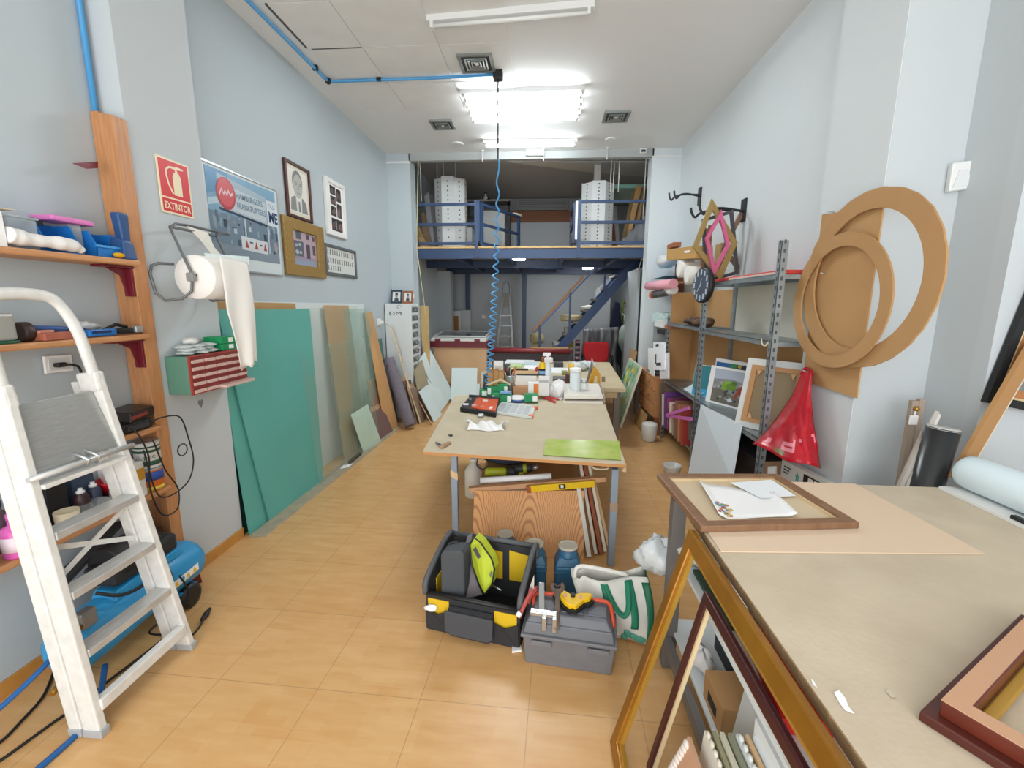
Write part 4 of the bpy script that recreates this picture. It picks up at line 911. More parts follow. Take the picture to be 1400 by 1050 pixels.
for k,(x0,x1,dy,z,lab) in enumerate(((617,652,0,503,'white sheet standing against the desk front'),(640,655,0.02,525,'smaller white sheet behind the one against the desk front'))):
    a,b=W(x0,541,y=7.85+dy),W(x1,541,y=7.85+dy)
    m=MB(); m.slab([(a.x,7.80+dy,0),(b.x,7.80+dy,0),(b.x,7.95+dy,W(x1,z,y=7.95).z),(a.x,7.95+dy,W(x0,z,y=7.95).z)],0.008); tag(m.build('white_sheet',WPAN,None),lab,'board')
# ---------------------------------------------------------------- thread drawer cabinet
t=thing('thread_cabinet','tall white thread cabinet with black lettering and drawers on its right side','cabinet',(-2.18,6.78,0))
m=MB(); m.box((-2.385,6.60,0),(-1.99,6.975,1.745)); m.build('body',mat('cabinet_white','dfe5e6',0.45),t,bevel=0.004)
m=MB(); dk_=mat('logo_black','2b2b30',0.5)
text_mesh(m,'DM',(-2.325,6.599,1.575),(1,0,0),(0,0,1),0.075,0.001,dk_,width=0.19)
m.use(dk_)
for a in range(9):
    th=a*0.55; m.slab([Vector((-2.165+0.022*math.cos(th),6.5985,1.695+0.02*math.sin(th)))+Vector((0.012*math.cos(th+s),0,0.014*math.sin(th+s))) for s in (0,0.9,2.2)],0.0008,(0,-1,0))
m.build('logo',None,t)
for k in range(9):
    z=1.66-k*0.125
    f=MB(); f.use(mat('drawer_white','c9cfd0',0.4)); f.box((-1.992,6.615,z-0.055),(-1.984,6.96,z+0.055)); f.use(mat('thread_shadow','5d6464',0.5)); f.box((-1.985,6.63,z-0.045),(-1.982,6.945,z+0.035)); d_=f.build('drawer',None,t)  # dark panel on each front stands in for shade inside the drawer
    h=MB(); h.lathe([(0.012,0),(0.014,0.02)],(-1.983,6.79,z-0.01),(1,0,0),10); h.box((-1.984,6.66,z+0.02),(-1.955,6.92,z+0.03)); h.build('pull',CLEARP,d_)
for k,(y,x,fr,lab) in enumerate(((6.80,-2.27,mat('slate_frame','33404f',0.4),'small dark framed portrait photo standing on the white cabinet'),(6.82,-2.10,mat('orange_brown_frame','9c5c34',0.4),'small brown framed portrait photo standing on the white cabinet'))):
    t=thing('framed_photo',lab,'photo frame',(x,y,1.746),0,'photo frames on the cabinet')
    w_,h_=(0.18,0.20) if k == 0 else (0.155,0.185)
    q=Quad((x-w_/2,y,1.747),(x+w_/2,y,1.747),(x-w_/2,y+0.05,1.747+h_))
    m=MB(); q.frame(m,0.16,0.14,0,0.015); m.build('frame',fr,t,bevel=0.002)
    m=MB(); m.use(pc('e6e8e6')); q.rect(m,0.14,0.12,0.86,0.88,0,0.006); m.use(pc('4a4a4c')); q.poly(m,[(0.3,0.16),(0.7,0.16),(0.64,0.42),(0.36,0.42)],0.0062); m.use(pc('9a9592')); q.ell(m,0.5,0.58,0.12,0.15,0.0066,14); m.use(pc('2c2c2e')); q.ell(m,0.5,0.70,0.12,0.08,0.007,14); m.build('photo',None,t)
    m=MB(); m.slab([(x-0.02,y+0.045,1.84),(x+0.02,y+0.045,1.84),(x+0.03,y+0.11,1.747),(x-0.03,y+0.11,1.747)],0.004); m.build('stand',fr,t)
t=thing('wall_socket','small white wall socket with a plug left of the white thread cabinet','socket',(-2.395,6.3,1.47))
m=MB(); y=W(518,450,x=-2.39).y; m.box((-2.398,y-0.06,1.43),(-2.385,y+0.10,1.53)); m.build('plate',WHITE,t,bevel=0.003)
m=MB(); m.cbox((-2.365,y+0.05,1.475),(0.05,0.05,0.04)); m.build('plug',WHITE,t,bevel=0.006)
m=MB(); m.tube(smooth_path([(-2.345,y+0.05,1.47),(-2.30,y+0.12,1.44),(-2.22,6.55,1.30),(-2.15,6.55,1.05),(-2.12,6.56,0.75),(-2.05,6.55,0.25)],5),0.006,6); m.build('cord',mat('cream_cord','d8d2bd',0.5),t)
t=thing('wall_socket','small white switch on the left wall just before the back room','switch',(-2.2,6.985,1.9));
m=MB(); c_=W(568,405,y=6.99); m.box((-2.085,6.988,c_.z-0.035),(-2.045,7.001,c_.z+0.035)); m.build('plate',WHITE,t,bevel=0.003)
m=MB(); m.box((-2.077,6.984,c_.z-0.02),(-2.053,6.989,c_.z+0.02)); m.build('rocker',PAPER,t)
lean('kraft_board','tan panel standing upright just behind the white thread cabinet','board',(-1.985,7.28,0),(-1.90,7.29,0),(-1.90,7.29,1.70),(-2.04,7.28,1.72),0.012,mat('tan_panel','c2a36c',0.8),None,out=(0,-1,0))
m=MB(); m.tube(smooth_path([W(572,218,y=6.98),W(570,330,y=6.95),W(574,370,y=6.93),W(582,430,y=6.9),W(586,470,y=7.3)],6),0.006,6)
tag(m.build('hanging_cord',mat('yellow_white_cord','c9c59f',0.6),None),'pale cord hanging down beside the left side of the opening','cord')
# ---------------------------------------------------------------- centre work table
TT=0.75
LEGB=mat('blue_grey_leg_paint','8d9aa6',0.45)
EDGE=mat('raw_board_edge','c08a55',0.8)
t=thing('work_table','big central work table with kraft covered top and blue grey steel legs','table',(-0.15,3.7,0))
c=[(-0.821,2.884),(0.529,2.740),(0.640,4.80),(-0.975,4.80)]
m=MB(); m.prism2([(x,y,TT-0.024) for x,y in c],[(x,y,TT-0.002) for x,y in c]); m.build('table_top',EDGE,t,bevel=0.002)
m=MB(); m.prism2([(x,y,TT-0.002) for x,y in c],[(x,y,TT) for x,y in c]); m.build('kraft_cover',MDF,t)
for k,(x,y) in enumerate(((-0.63,3.02),(0.475,2.82),(-0.76,4.62),(0.55,4.62))):
    m=MB(); m.box((x-0.022,y-0.022,0.0),(x+0.022,y+0.022,TT-0.06)); l=m.build('leg',LEGB,t,bevel=0.003)
    if k == 0:
        m=MB(); m.prism2([(x-0.026,y-0.026,0.53),(x+0.026,y-0.026,0.50),(x+0.026,y+0.026,0.50),(x-0.026,y+0.026,0.53)],[(x-0.026,y-0.026,0.58),(x+0.026,y-0.026,0.55),(x+0.026,y+0.026,0.55),(x-0.026,y+0.026,0.58)]); m.build('tape_wrap',mat('masking_tape','d3b68f',0.7),l)
    if k == 1:
        m=MB(); m.box((x-0.025,y-0.025,0.40),(x+0.025,y+0.025,0.46)); m.build('tape_wrap',mat('brown_tape','a58d78',0.6),l)
m=MB(); m.tube([(-0.63,3.02,0.71),(0.475,2.82,0.71),(0.55,4.62,0.71),(-0.76,4.62,0.71)],0.018,4,closed=True); m.build('frame',LEGB,t)
m=MB(); m.box((-0.50,3.40,0.335),(0.26,4.0,0.35)); m.build('under_shelf',KRAFT,t)
m=MB(); m.tube(smooth_path([(0.33,2.90,0.725),(0.33,2.90,0.68),(0.36,2.90,0.655),(0.43,2.89,0.66),(0.45,2.89,0.69),(0.45,2.89,0.725)],4),0.006,6); m.build('hook',mat('cream_wire','e3d3b0',0.5),t)
m=MB(); m.slab([(0.505,2.745,0.70),(0.535,2.76,0.69),(0.54,2.80,0.735),(0.53,2.76,0.752)],0.003); m.build('loose_tape',mat('masking_tape','d3b68f'),t)
def on(u,v,z=TT+0.001): return W(u,v,z=z)
q4=[on(743,623),on(849,630),on(847,604),on(746,601)]
t=thing('art_print','lime green swirled print lying flat at the near right corner of the table','print',tuple(on(795,615)))
m=MB(); m.slab(q4,0.006,(0,0,1)); m.build('board',mat('print_edge','6d7a4a',0.6),t)
def gmat():
    m_=mat('lime_swirl','a9c64f',0.25,c2='cfdb7c',scale=3); return m_
m=MB(); m.slab([p+Vector((0,0,0.0062)) for p in q4],0.0006,(0,0,1)); m.build('image',gmat(),t)
# rag
m=MB(); m.use(PAPER)
c0=on(665,586)
def rag(a,b):
    x=(a-0.5)*0.30; y=(b-0.5)*0.15
    k=1-abs(2*b-1)**2
    return Vector((c0.x+x+0.02*math.sin(b*7+a*3),c0.y+y+0.02*math.sin(a*9),TT+0.006+max(0.0,k*(0.042+0.024*math.sin(a*11+2)+0.014*math.sin(a*23+b*9)))))
m.grid(rag,30,14); tag(m.build('rag',mat('white_rag','f0efec',0.9),None,solid=0.004),'crumpled white rag lying on the left part of the central table','rag')
t=thing('brush','small wooden handled brush at the left front corner of the table','brush',tuple(on(607,609)))
m=MB(); a,b=on(603,611,TT+0.013),on(615,605,TT+0.013); m.cbox((a+b)/2,((b-a).length,0.028,0.02),frame(b-a)); m.build('handle',mat('brush_wood','a98c6c',0.6),t,bevel=0.004)
m=MB(); a,b=on(604,609,TT+0.012),on(596,605,TT+0.012); m.cbox((a+b)/2,((b-a).length,0.012,0.008),frame(b-a)); m.build('bristles',DGREY,t)
for (u,v,lab) in ((616,596,'tiny dark fastener lying between the brush and the rag'),(641,577,'tiny dark clip beside the upper left of the rag')):
    m=MB(); p=on(u,v); m.cbox(p+Vector((0,0,0.006)),(0.022,0.035,0.011),Euler((0,0,0.6))); tag(m.build('fastener',DGREY,None,bevel=0.002),lab,'fastener')
# bit case
t=thing('bit_case','open black case with orange tool bits lying on the central table','case',(-0.57,4.1,TT))
a,b,c_,d_=on(629,563),on(678,571),on(683,552),on(641,548)
ORN=mat('orange_plastic','d9531e',0.45)
m=MB(); m.prism2([a,b,c_,d_],[p+Vector((0,0,0.042)) for p in (a,b,c_,d_)]); m.build('tray',BLACK,t,bevel=0.006)
def bq(s_,r_): return a.lerp(b,s_).lerp(d_.lerp(c_,s_),r_)
m=MB(); m.slab([bq(0.30,0.08)+Vector((0,0,.043)),bq(0.97,0.08)+Vector((0,0,.043)),bq(0.97,0.95)+Vector((0,0,.043)),bq(0.30,0.95)+Vector((0,0,.043))],0.008,(0,0,1)); m.build('insert',ORN,t)
rn=random.Random(2)
for k in range(7):
    p=bq(0.12+0.82*(k % 4)/3.4,0.2+0.5*(k//4))+Vector((0,0,0.056)); m=MB(); m.cbox(p,(0.05,0.022,0.016),Euler((0,0,0.5*k))); m.build('bit_holder',[PAPER,ALU,mat('salmon','cf8a74')][k % 3],t,bevel=0.003)
m=MB(); m.slab([d_+Vector((0,0,0.04)),c_+Vector((0,0,0.04)),c_+Vector((0.0,0.03,0.055)),d_+Vector((0,0.03,0.055))],0.01); m.build('lid',BLACK,t,bevel=0.003)
p=on(656,571); m=MB(); m.lathe([(0.014,0),(0.018,0.01),(0.018,0.05),(0.01,0.06)],p+Vector((-0.02,0,0.019)),(1,0.1,0),12); tag(m.build('drill_chuck',ALU,None),'small metal chuck lying in front of the black bit case','chuck')
# clear organiser
t=thing('parts_organiser','flat clear compartment organiser with orange corners on the table','organiser',tuple(on(703,563)))
a,b,c_,d_=on(675,566),on(727,573),on(733,558),on(686,552)
m=MB(); m.prism2([a,b,c_,d_],[p+Vector((0,0,0.022)) for p in (a,b,c_,d_)]); m.build('tray',mat('milky_plastic','d9dedb',0.3),t,bevel=0.003)
def bq(s_,r_): return a.lerp(b,s_).lerp(d_.lerp(c_,s_),r_)
for k in range(5):
    m=MB(); s0=0.06+0.17*k; m.slab([bq(s0,0.1)+Vector((0,0,.0225)),bq(s0+0.14,0.1)+Vector((0,0,.0225)),bq(s0+0.14,0.88)+Vector((0,0,.0225)),bq(s0,0.88)+Vector((0,0,.0225))],0.002,(0,0,1)); m.build('compartment',mat('compartment_grey','b7bfc1',0.3),t)
for s_ in ((0.97,0.08),(0.99,0.85)):
    m=MB(); m.cbox(bq(*s_)+Vector((0,0,0.018)),(0.05,0.035,0.026)); m.build('latch',mat('coral_plastic','e2694a',0.4),t,bevel=0.005)
# green cartons
def carton(u0,u1,vb,vt,y,lab,lw=(0.62,0.98),mm=GREENB,name='hook_box',group='green cartons on the central table',dep=0.10,rz=0.0):
    """carton whose near face spans the given pixels in the plane y"""
    a=W(u0,vb,y=y); b=W(u1,vb,y=y); h=W(u0,vt,y=y).z-a.z
    t=thing(name,lab,'box',(((a.x+b.x)/2),y,a.z),0,group)
    m=MB(); m.box((a.x,y,a.z),(b.x,y+dep,a.z+h)); m.build('carton',mm,t,bevel=0.002)
    if lw:
        w=b.x-a.x; m=MB(); m.box((a.x+w*lw[0],y-0.0012,a.z+h*0.15),(a.x+w*lw[1],y-0.0002,a.z+h*0.85)); m.build('label',PAPER,t)
    return t
carton(673,683,549,539,4.46,'green carton at the left end of the front row on the table',(0.0,0.3))
carton(684,699,550.5,540,4.44,'green carton at the centre of the front row, next to the blue and white tape')
carton(717,735,550,539.5,4.44,'green carton standing alone right of the blue and white tape')
carton(656,666,545,533,4.62,'green carton at the far left of the back row with a white label',(0.3,0.95))
carton(666.5,680,541,529,4.62,'green carton with a white strip, second in the back row',(0.0,0.35))
carton(680,694,541,526,4.60,'tallest green carton, right end of the back row',(0.66,0.98))
m=MB(); p=W(691,540,y=4.44); m.cbox((p.x,4.49,p.z+0.016),(0.12,0.08,0.03)); tag(m.build('blue_bag',mat('blue_film','6f9cc8',0.3),None,bevel=0.01),'blue plastic packet on top of the front green cartons','packet')
m=MB(); p=on(707,551); t=thing('tape_roll','thick roll of blue and white tape lying between green cartons','tape',tuple(p))
m.lathe([(0.05,0),(0.085,0.004),(0.088,0.02),(0.088,0.03)],p+Vector((0,0.08,0)),n=26); m.build('blue_edge',mat('tape_blue','3f66ad',0.4),t)
m=MB(); m.lathe([(0.088,0.03),(0.085,0.045),(0.06,0.058),(0.03,0.06)],p+Vector((0,0.08,0)),n=26); m.build('white_top',PAPER,t)
p=on(660,549); m=MB(); m.box((p.x-0.06,p.y,TT+.001),(p.x+0.08,p.y+0.10,TT+0.03)); tag(m.build('plastic_tray',mat('milky_green','b9cdbd',0.4),None,bevel=0.003),'pale flat tray at the left front of the green cartons','tray')
carton(722,736.5,540,523,4.66,'white and orange carton standing behind the lone green carton',None,PAPER,'screw_box',None,0.08)
a=W(729.5,540,y=4.659); b=W(736.5,525,y=4.659); m=MB(); m.box((a.x,4.6575,a.z),(b.x,4.6588,b.z)); pp=m.build('orange_side',mat('orange_label','e0812c',0.5),[o for o in col.objects if o.name.startswith('screw_box')][-1])
carton(701,722,541,529,4.66,'low brown carton between the green cartons and the orange one',None,mat('tan_carton','b98a62',0.7),'carton',None,0.1)
# white file box with black edge
t=thing('file_box','white upright file box with a black top edge in the middle of the table','box',(-0.17,4.72,TT))
a=W(705,540,y=4.78); b=W(733,540,y=4.78); z1=W(705,513,y=4.78).z
m=MB(); m.box((a.x,4.765,TT+.001),(b.x,4.80,z1)); m.build('box',mat('file_white','e7e4de',0.6),t,bevel=0.002)
m=MB(); m.box((a.x+0.01,4.764,z1),(b.x+0.02,4.80,z1+0.016)); m.build('top_edge',BLACK,t)
# tin of tools
t=thing('tool_tin','grey tin holding screwdrivers and pens behind the green cartons','tool tin',(-0.32,4.74,TT))
p=Vector((W(697,540,y=4.75).x,4.75,TT+.001)); zt=W(697,513,y=4.75).z-TT
m=MB(); m.lathe([(0.05,0),(0.062,zt-0.01),(0.066,zt),(0.056,zt),(0.046,0.02)],p,n=22); m.build('tin',ALU,t)
rn=random.Random(8)
for k in range(9):
    a=rn.uniform(-0.035,0.035); b=rn.uniform(-0.035,0.035); h=zt+rn.uniform(0.05,0.12)
    m=MB(); m.tube([p+Vector((a*0.5,b*0.5,0.03)),p+Vector((a,b,zt)),p+Vector((a*1.9,b*1.9,h))],[0.006,0.007,0.011],8); m.build('tool',[mat('tool_red','b83a24',0.4),BLACK,mat('tool_orange','c96b32',0.4),DGREY][k % 4],t)
# brown boxes and lattice behind
for k,(u0,u1,vb,vt,y,lab) in enumerate(((668,675,530,506,4.78,'narrow brown carton standing at the left behind the green cartons'),(675,683,526,505,4.82,'brown carton just right of the narrow one behind the green cartons'),(683,690,526,507,4.80,'brown carton beside the tool tin'))):
    a=W(u0,vb,y=y); b=W(u1,vb,y=y); z1=W(u0,vt,y=y).z; yy=y-0.09
    t=thing('carton',lab,'box',((a.x+b.x)/2,yy,TT),0,'brown cartons behind the tin')
    m=MB(); m.box((a.x,yy,TT+.001),(b.x,yy+0.08,z1)); m.build('box',CARD,t,bevel=0.002)
    m=MB(); m.slab([(a.x,yy,z1),(b.x,yy,z1),(b.x,yy-0.02,z1+0.025),(a.x,yy-0.02,z1+0.025)],0.003); m.build('flap',CARD,t)
t=thing('stood_picture','small stood up frame with white edge at the left rear of the table','frame',tuple(W(662,540,y=4.77)))
q=Quad(Vector((W(659,540,y=4.77).x,4.71,TT+.002)),Vector((W(668,540,y=4.77).x,4.79,TT+.002)),Vector((W(659,508,y=4.77).x,4.72,W(659,508,y=4.74).z)))
m=MB(); q.frame(m,0.2,0.12,0,0.012); m.build('frame',mat('whitewashed','dcd8cf',0.6),t)
m=MB(); q.rect(m,0.18,0.1,0.82,0.9,0,0.004); m.build('backing',mat('dark_backing','6a655f',0.7),t)
for k,(u0,v0,u1,v1,lab) in enumerate(((664,527,684,519,'pale wooden strip leaning across the brown cartons, left one'),(683,518,698,526,'pale wooden strip sloping down towards the tool tin'))):
    a,b=W(u0,v0,y=4.68),W(u1,v1,y=4.68); m=MB(); m.cbox((a+b)/2,((b-a).length,0.012,0.022),frame(b-a)); tag(m.build('wooden_strip',PINE,None),lab,'strip')
# white carton, yellow bottle, spray bottle
carton(736,751,541,515,4.66,'tall white carton in front of the yellow bottle',None,mat('carton_white','eceaea',0.6),'carton',None,0.08)
a=W(737,523,y=4.658); b=W(750,520,y=4.658); m=MB(); m.box((a.x,4.656,a.z),(b.x,4.659,b.z)); m.build('flap_slot',mat('slot_grey','b4b6b8',0.6),[o for o in col.objects if o.name.startswith('carton')][-2] if False else [o for o in col.objects if o.get('label','').startswith('tall white carton')][0])
p=Vector((W(741.5,500,y=4.82).x,4.775,TT+.001))
t=thing('glue_bottle','yellow bottle with a black label behind the tall white carton','bottle',tuple(p))
h=W(741,488,y=4.80).z-TT
m=MB(); m.lathe([(0.036,0),(0.04,0.005),(0.04,h*0.78),(0.032,h*0.85),(0.015,h*0.88),(0.014,h*0.9)],p,n=20); m.build('bottle',YEL,t)
m=MB(); m.lathe([(0.0406,h*0.30),(0.0406,h*0.72)],p,n=20); m.build('label',BLACK,t)
m=MB(); m.lathe([(0.0410,h*0.58),(0.0410,h*0.67)],p,n=20); m.build('label_band',mat('label_blue','7fa7c9',0.5),t)
m=MB(); m.lathe([(0.016,h*0.88),(0.016,h*0.97),(0.006,h)],p,n=12); m.build('cap',mat('brown_cap','7d4a26',0.4),t)
p=Vector((W(748.5,500,y=4.84).x,4.83,TT+.001)); p.y=4.79
t=thing('spray_bottle','white trigger spray bottle standing behind the tall white carton','spray bottle',tuple(p))
h=W(748,482,y=4.80).z-TT
m=MB(); m.lathe([(0.042,0),(0.046,0.005),(0.046,h*0.62),(0.038,h*0.72),(0.018,h*0.79),(0.017,h*0.82)],p,n=20); m.build('bottle',mat('translucent_white','dbe4ea',0.3),t)
m=MB(); m.prism2([p+Vector((-0.055,-0.013,h*0.92)),p+Vector((0.03,-0.013,h*0.92)),p+Vector((0.035,-0.013,h)),p+Vector((-0.05,-0.013,h))],[p+Vector((-0.055,0.013,h*0.92)),p+Vector((0.03,0.013,h*0.92)),p+Vector((0.035,0.013,h)),p+Vector((-0.05,0.013,h))]); m.lathe([(0.018,h*0.80),(0.018,h*0.86),(0.014,h*0.93)],p,n=14); m.build('trigger_head',PAPER,t,bevel=0.004)
m=MB(); m.tube([p+Vector((-0.035,0,h*0.92)),p+Vector((-0.045,0,h*0.86)),p+Vector((-0.04,0,h*0.80))],0.006,6); m.build('trigger',mat('coral_plastic','e2694a'),t)
# red pliers
t=thing('pliers','red handled pliers lying open in front of the tall white carton','pliers',tuple(on(752,546)))
j=on(744,544,TT+0.012)
for (u,v) in ((759,550),(764,546)):
    e=on(u,v,TT+0.012); m=MB(); m.tube(smooth_path([j,j.lerp(e,0.5)+Vector((0,0.01,0.006)),e],4),0.011,8); m.build('handle',mat('pliers_red','cf3438',0.4),t)
m=MB(); m.tube([j,on(740,542,TT+0.012)],[0.012,0.005],8); m.build('jaw',ALU,t)
# pile of white wrapping with tape rolls
m=MB(); m.use(PAPER); p=Vector((W(763,530,y=4.78).x,4.74,TT)); m.blob(p+Vector((0,0,0.085)),(0.095,0.06,0.095),34,18,wob=0.22,seed=11); tag(m.build('crumpled_wrap',mat('wrap_white','e9edee',0.5),None),'crumpled white wrapping pile right of the tall white carton','wrap')
for k,(u,v,r_,c,lab) in enumerate(((760,541,0.045,'c9d6cf','pale roll of tape lying by the crumpled wrapping'),(768,541,0.04,'1d8a66','green rimmed tape roll beside the white book'))):
    p=on(u,v); m=MB(); m.ring([p+Vector((r_*math.cos(i*PI/12),0.03,r_+r_*math.sin(i*PI/12))) for i in range(24)],[p+Vector((r_*0.6*math.cos(i*PI/12),0.03,r_+r_*0.6*math.sin(i*PI/12))) for i in range(24)],0.03,(0,1,0)); tag(m.build('tape_roll',mat('tape_'+c,c,0.5),None),lab,'tape')
m=MB(); m.slab([on(757,540,TT+0.02),on(766,548,TT+0.004),on(771,544,TT+0.012),on(762,537,TT+0.03)],0.003,(0,0,1)); tag(m.build('paper_note',PAPER,None),'folded white note left of the white book','paper')
# white books
t=thing('album','pair of thick white album covers lying at the right rear edge of the table','album',tuple(on(799,550)))
a,b,c_,d_=on(770,552),on(824,552.5),on(818,534),on(772,534)
m=MB(); m.prism2([a,b,c_,d_],[p+Vector((0,0,0.028)) for p in (a,b,c_,d_)]); m.build('lower_cover',mat('album_cream','e8e2d8',0.5),t,bevel=0.004)
U=Vector((0,0,0.05)); m=MB(); m.prism2([p+Vector((0,0,0.029)) for p in (a.lerp(d_,0.15)+Vector((0.01,0,0)),b.lerp(c_,0.15)-Vector((0.01,0,0)),c_,d_)],[p+U for p in (a.lerp(d_,0.15)+Vector((0.01,0,0)),b.lerp(c_,0.15)-Vector((0.01,0,0)),c_,d_)]); m.build('pages',mat('album_shadow','6d665e',0.8),t)  # shade between the two covers, painted as a dark grey layer
m=MB(); m.prism2([p+U for p in (a+Vector((0.005,0.01,0)),b+Vector((0,0.01,0)),c_,d_)],[p+Vector((0,0,0.085)) for p in (a+Vector((0.005,0.01,0)),b+Vector((0,0.01,0)),c_,d_)]); m.build('upper_cover',mat('album_cream','e8e2d8'),t,bevel=0.004)
m=MB(); m.tube(smooth_path([c_+Vector((-0.05,0,0.088)),c_+Vector((0.0,-0.02,0.085)),b.lerp(c_,0.5)+Vector((0.03,0,0.06)),b+Vector((0.02,0.04,0.02))],5),0.008,6); m.build('strap',mat('strap_grey','aaa49b',0.6),t)
# tubs, jar, yellow tape
p=Vector((W(786,533,y=4.79).x,4.775,TT+0.001)); h=W(786,503,y=4.8).z-TT
t=thing('plastic_tub','tall white plastic tub behind the album','tub',tuple(p))
m=MB(); m.lathe([(0.052,0),(0.056,0.01),(0.060,h*0.9)],p,n=22); m.build('tub',mat('milky_tub','dfe8ea',0.4),t)
m=MB(); m.lathe([(0.063,h*0.88),(0.063,h),(0.05,h)],p,n=22); m.build('lid',PAPER,t)
p=Vector((W(798,533,y=4.79).x,4.78,TT+0.001)); h=W(798,520,y=4.8).z-TT
t=thing('glass_jar','small glass jar between the white tub and the yellow iron','jar',tuple(p))
m=MB(); m.lathe([(0.04,0),(0.046,0.01),(0.046,h*0.75),(0.04,h*0.85),(0.04,h)],p,n=20); m.build('jar',CLEARP,t)
m=MB(); m.lathe([(0.041,h*0.9),(0.042,h*1.06),(0.03,h*1.06)],p,n=20); m.build('lid',ALU,t)
# ---------------------------------------------------------------- second table behind
t=thing('work_table','second pale topped work table standing behind the big central one','table',(0.3,6.6,0))
T2=[(-0.60,5.35),(0.992,5.376),(1.14,7.85),(-0.55,7.85)]
m=MB(); m.prism2([(x,y,0.70) for x,y in T2],[(x,y,TT) for x,y in T2]); m.build('table_top',mat('pale_board_top','d3c3a0',0.7,c2='cab894',scale=1.5),t,bevel=0.003)
for x,y in ((-0.46,5.5),(0.90,5.48),(-0.46,7.7),(1.02,7.7)):
    m=MB(); m.box((x-0.035,y-0.035,0),(x+0.035,y+0.035,0.70)); m.build('leg',mat('brown_grey_leg','716a63',0.5),t,bevel=0.004)
m=MB(); m.box((-0.46,5.42,0.62),(0.90,5.46,0.69)); m.build('apron',mat('pale_apron','c6b087',0.7),t)
m=MB(); m.slab([on(822.5,522),on(827.5,522),on(827.3,515),on(822.5,515)],0.003,(0,0,1)); m.build('inlay',mat('brown_inlay','6a4c36',0.6),t)
p=on(813,531);
t=thing('flat_iron','yellow plastic iron standing on its heel on the second table','iron',tuple(p))
y=5.42; pts=[(804,532),(806,520),(813,501),(817,506),(821,512),(821,531)]
a=[W(u,v,y=y) for u,v in pts]; a=[Vector((q.x,q.y,max(q.z,TT+0.001))) for q in a]
m=MB(); m.prism2(a,[q+Vector((0,0.09,0)) for q in a]); m.build('body',mat('amber_plastic','d99f24',0.45),t,bevel=0.006)
m=MB(); a=[W(u,v,y=y-0.004) for u,v in ((809,530),(811,524),(814,514),(816.5,514.5),(816,524),(818,529))]; m.slab(a,0.006,(0,-1,0)); m.build('sole_slot',mat('pale_slot','ead9a8',0.5),t)
t=thing('paper_cone','grey sheet folded like a tent beside the yellow iron','paper',(0.75,5.6,TT))
a=W(798,518,y=5.75); m=MB(); tip=W(809,490,y=5.75)
m.slab([Vector((a.x,5.55,TT+.001)),Vector((a.x+0.12,5.80,TT+.001)),tip],0.004); m.build('near_leaf',mat('grey_sheet','b6b8ba',0.6),t)
m=MB(); m.slab([Vector((a.x+0.20,5.55,TT+.001)),Vector((a.x+0.12,5.80,TT+.001)),tip+Vector((0.002,0,0))],0.004); m.build('far_leaf',mat('white_sheet_leaf','e4e4e2',0.6),t)
def clutter(name,lab,cat,u0,u1,vb,h,dep,mm,z=TT+0.001,rz=0,grp=None,bev=0.003):
    a,b=W(u0,vb,z=z),W(u1,vb,z=z); m=MB(); m.box((a.x,a.y,z),(b.x,a.y+dep,z+h)); return tag(m.build(name,mm,None,bevel=bev),lab,cat,grp)
clutter('paper_stack','broad stack of white papers on the second table behind the spray bottle','papers',716,742,506,0.02,0.5,PAPER)
clutter('green_pad','pale green pad lying at the left on the second table','pad',697,713,503,0.03,0.3,mat('pale_green_pad','bcd8a0',0.6))
clutter('tan_board','tan board lying behind the tool tin on the second table','board',700,735,516,0.05,0.35,mat('tan_board','c19c6e',0.7))
clutter('wooden_rail','dark tipped wooden rail lying across the tan board','rail',701,722,511,0.075,0.04,mat('dark_rail','3d332b',0.6),grp=None)
p=on(735,512); m=MB(); m.lathe([(0.03,0),(0.034,0.01),(0.034,0.09),(0.02,0.11)],p,n=16); tag(m.build('red_cap_bottle',mat('deep_red','b32a2c',0.4),None),'small red bottle left of the yellow bottle','bottle')
clutter('black_box','dark box lying among the white papers right of the spray bottle','box',757,770,504,0.09,0.25,mat('dark_case','3b3940',0.5))
clutter('paper_stack','white papers spread right of the dark box on the second table','papers',754,786,512,0.03,0.5,PAPER)
clutter('glass_plate','grey plate lying on the second table behind the crumpled wrapping','plate',756,778,521,0.03,0.25,mat('grey_plate','6d6a70',0.4))
p=on(777,514); t=thing('tape_roll','large yellow tape roll standing upright behind the white tub','tape',tuple(p))
R_=0.09; m=MB(); m.ring([p+Vector((0.02*0,R_*math.cos(i*PI/12),R_+R_*math.sin(i*PI/12))) for i in range(24)],[p+Vector((0,R_*0.6*math.cos(i*PI/12),R_+R_*0.6*math.sin(i*PI/12))) for i in range(24)],0.075,(1,0,0)); m.build('roll',mat('yellow_tape','e0b322',0.45),t)
m=MB(); m.lathe([(R_*0.6,0),(R_*0.6,0.07),(R_*0.5,0.07)],p+Vector((0.002,0,R_)),(1,0,0),20); m.build('core',CARD,t)
for k,(u,v,lab) in enumerate(((790,508,'crumpled clear film at the left end of the film heap on the second table'),(803,506,'crumpled clear film by the grey paper tent on the second table'))):
    p=on(u,v); m=MB(); m.blob(p+Vector((0,0.1,0.065)),(0.13,0.12,0.06),24,12,wob=0.2,seed=20+k); tag(m.build('crumpled_film',mat('film_clear_white','dce4e4',0.25),None),lab,'film')
clutter('paper_stack','loose white papers at the far left of the second table','papers',690,730,498,0.03,0.4,mat('paper_cool','e3e8ea',0.7))
clutter('folder','pale blue folder lying behind the red capped bottle','folder',716,738,501,0.05,0.2,mat('folder_pale','c3d6dc',0.6))
clutter('wrap_roll','white wrapped roll lying at the rear of the second table','roll',744,756,497,0.10,0.12,PAPER,bev=0.03)
clutter('tray','olive green tray behind the yellow tape roll','tray',768,776,513,0.05,0.15,mat('olive_tray','8d9658',0.6))
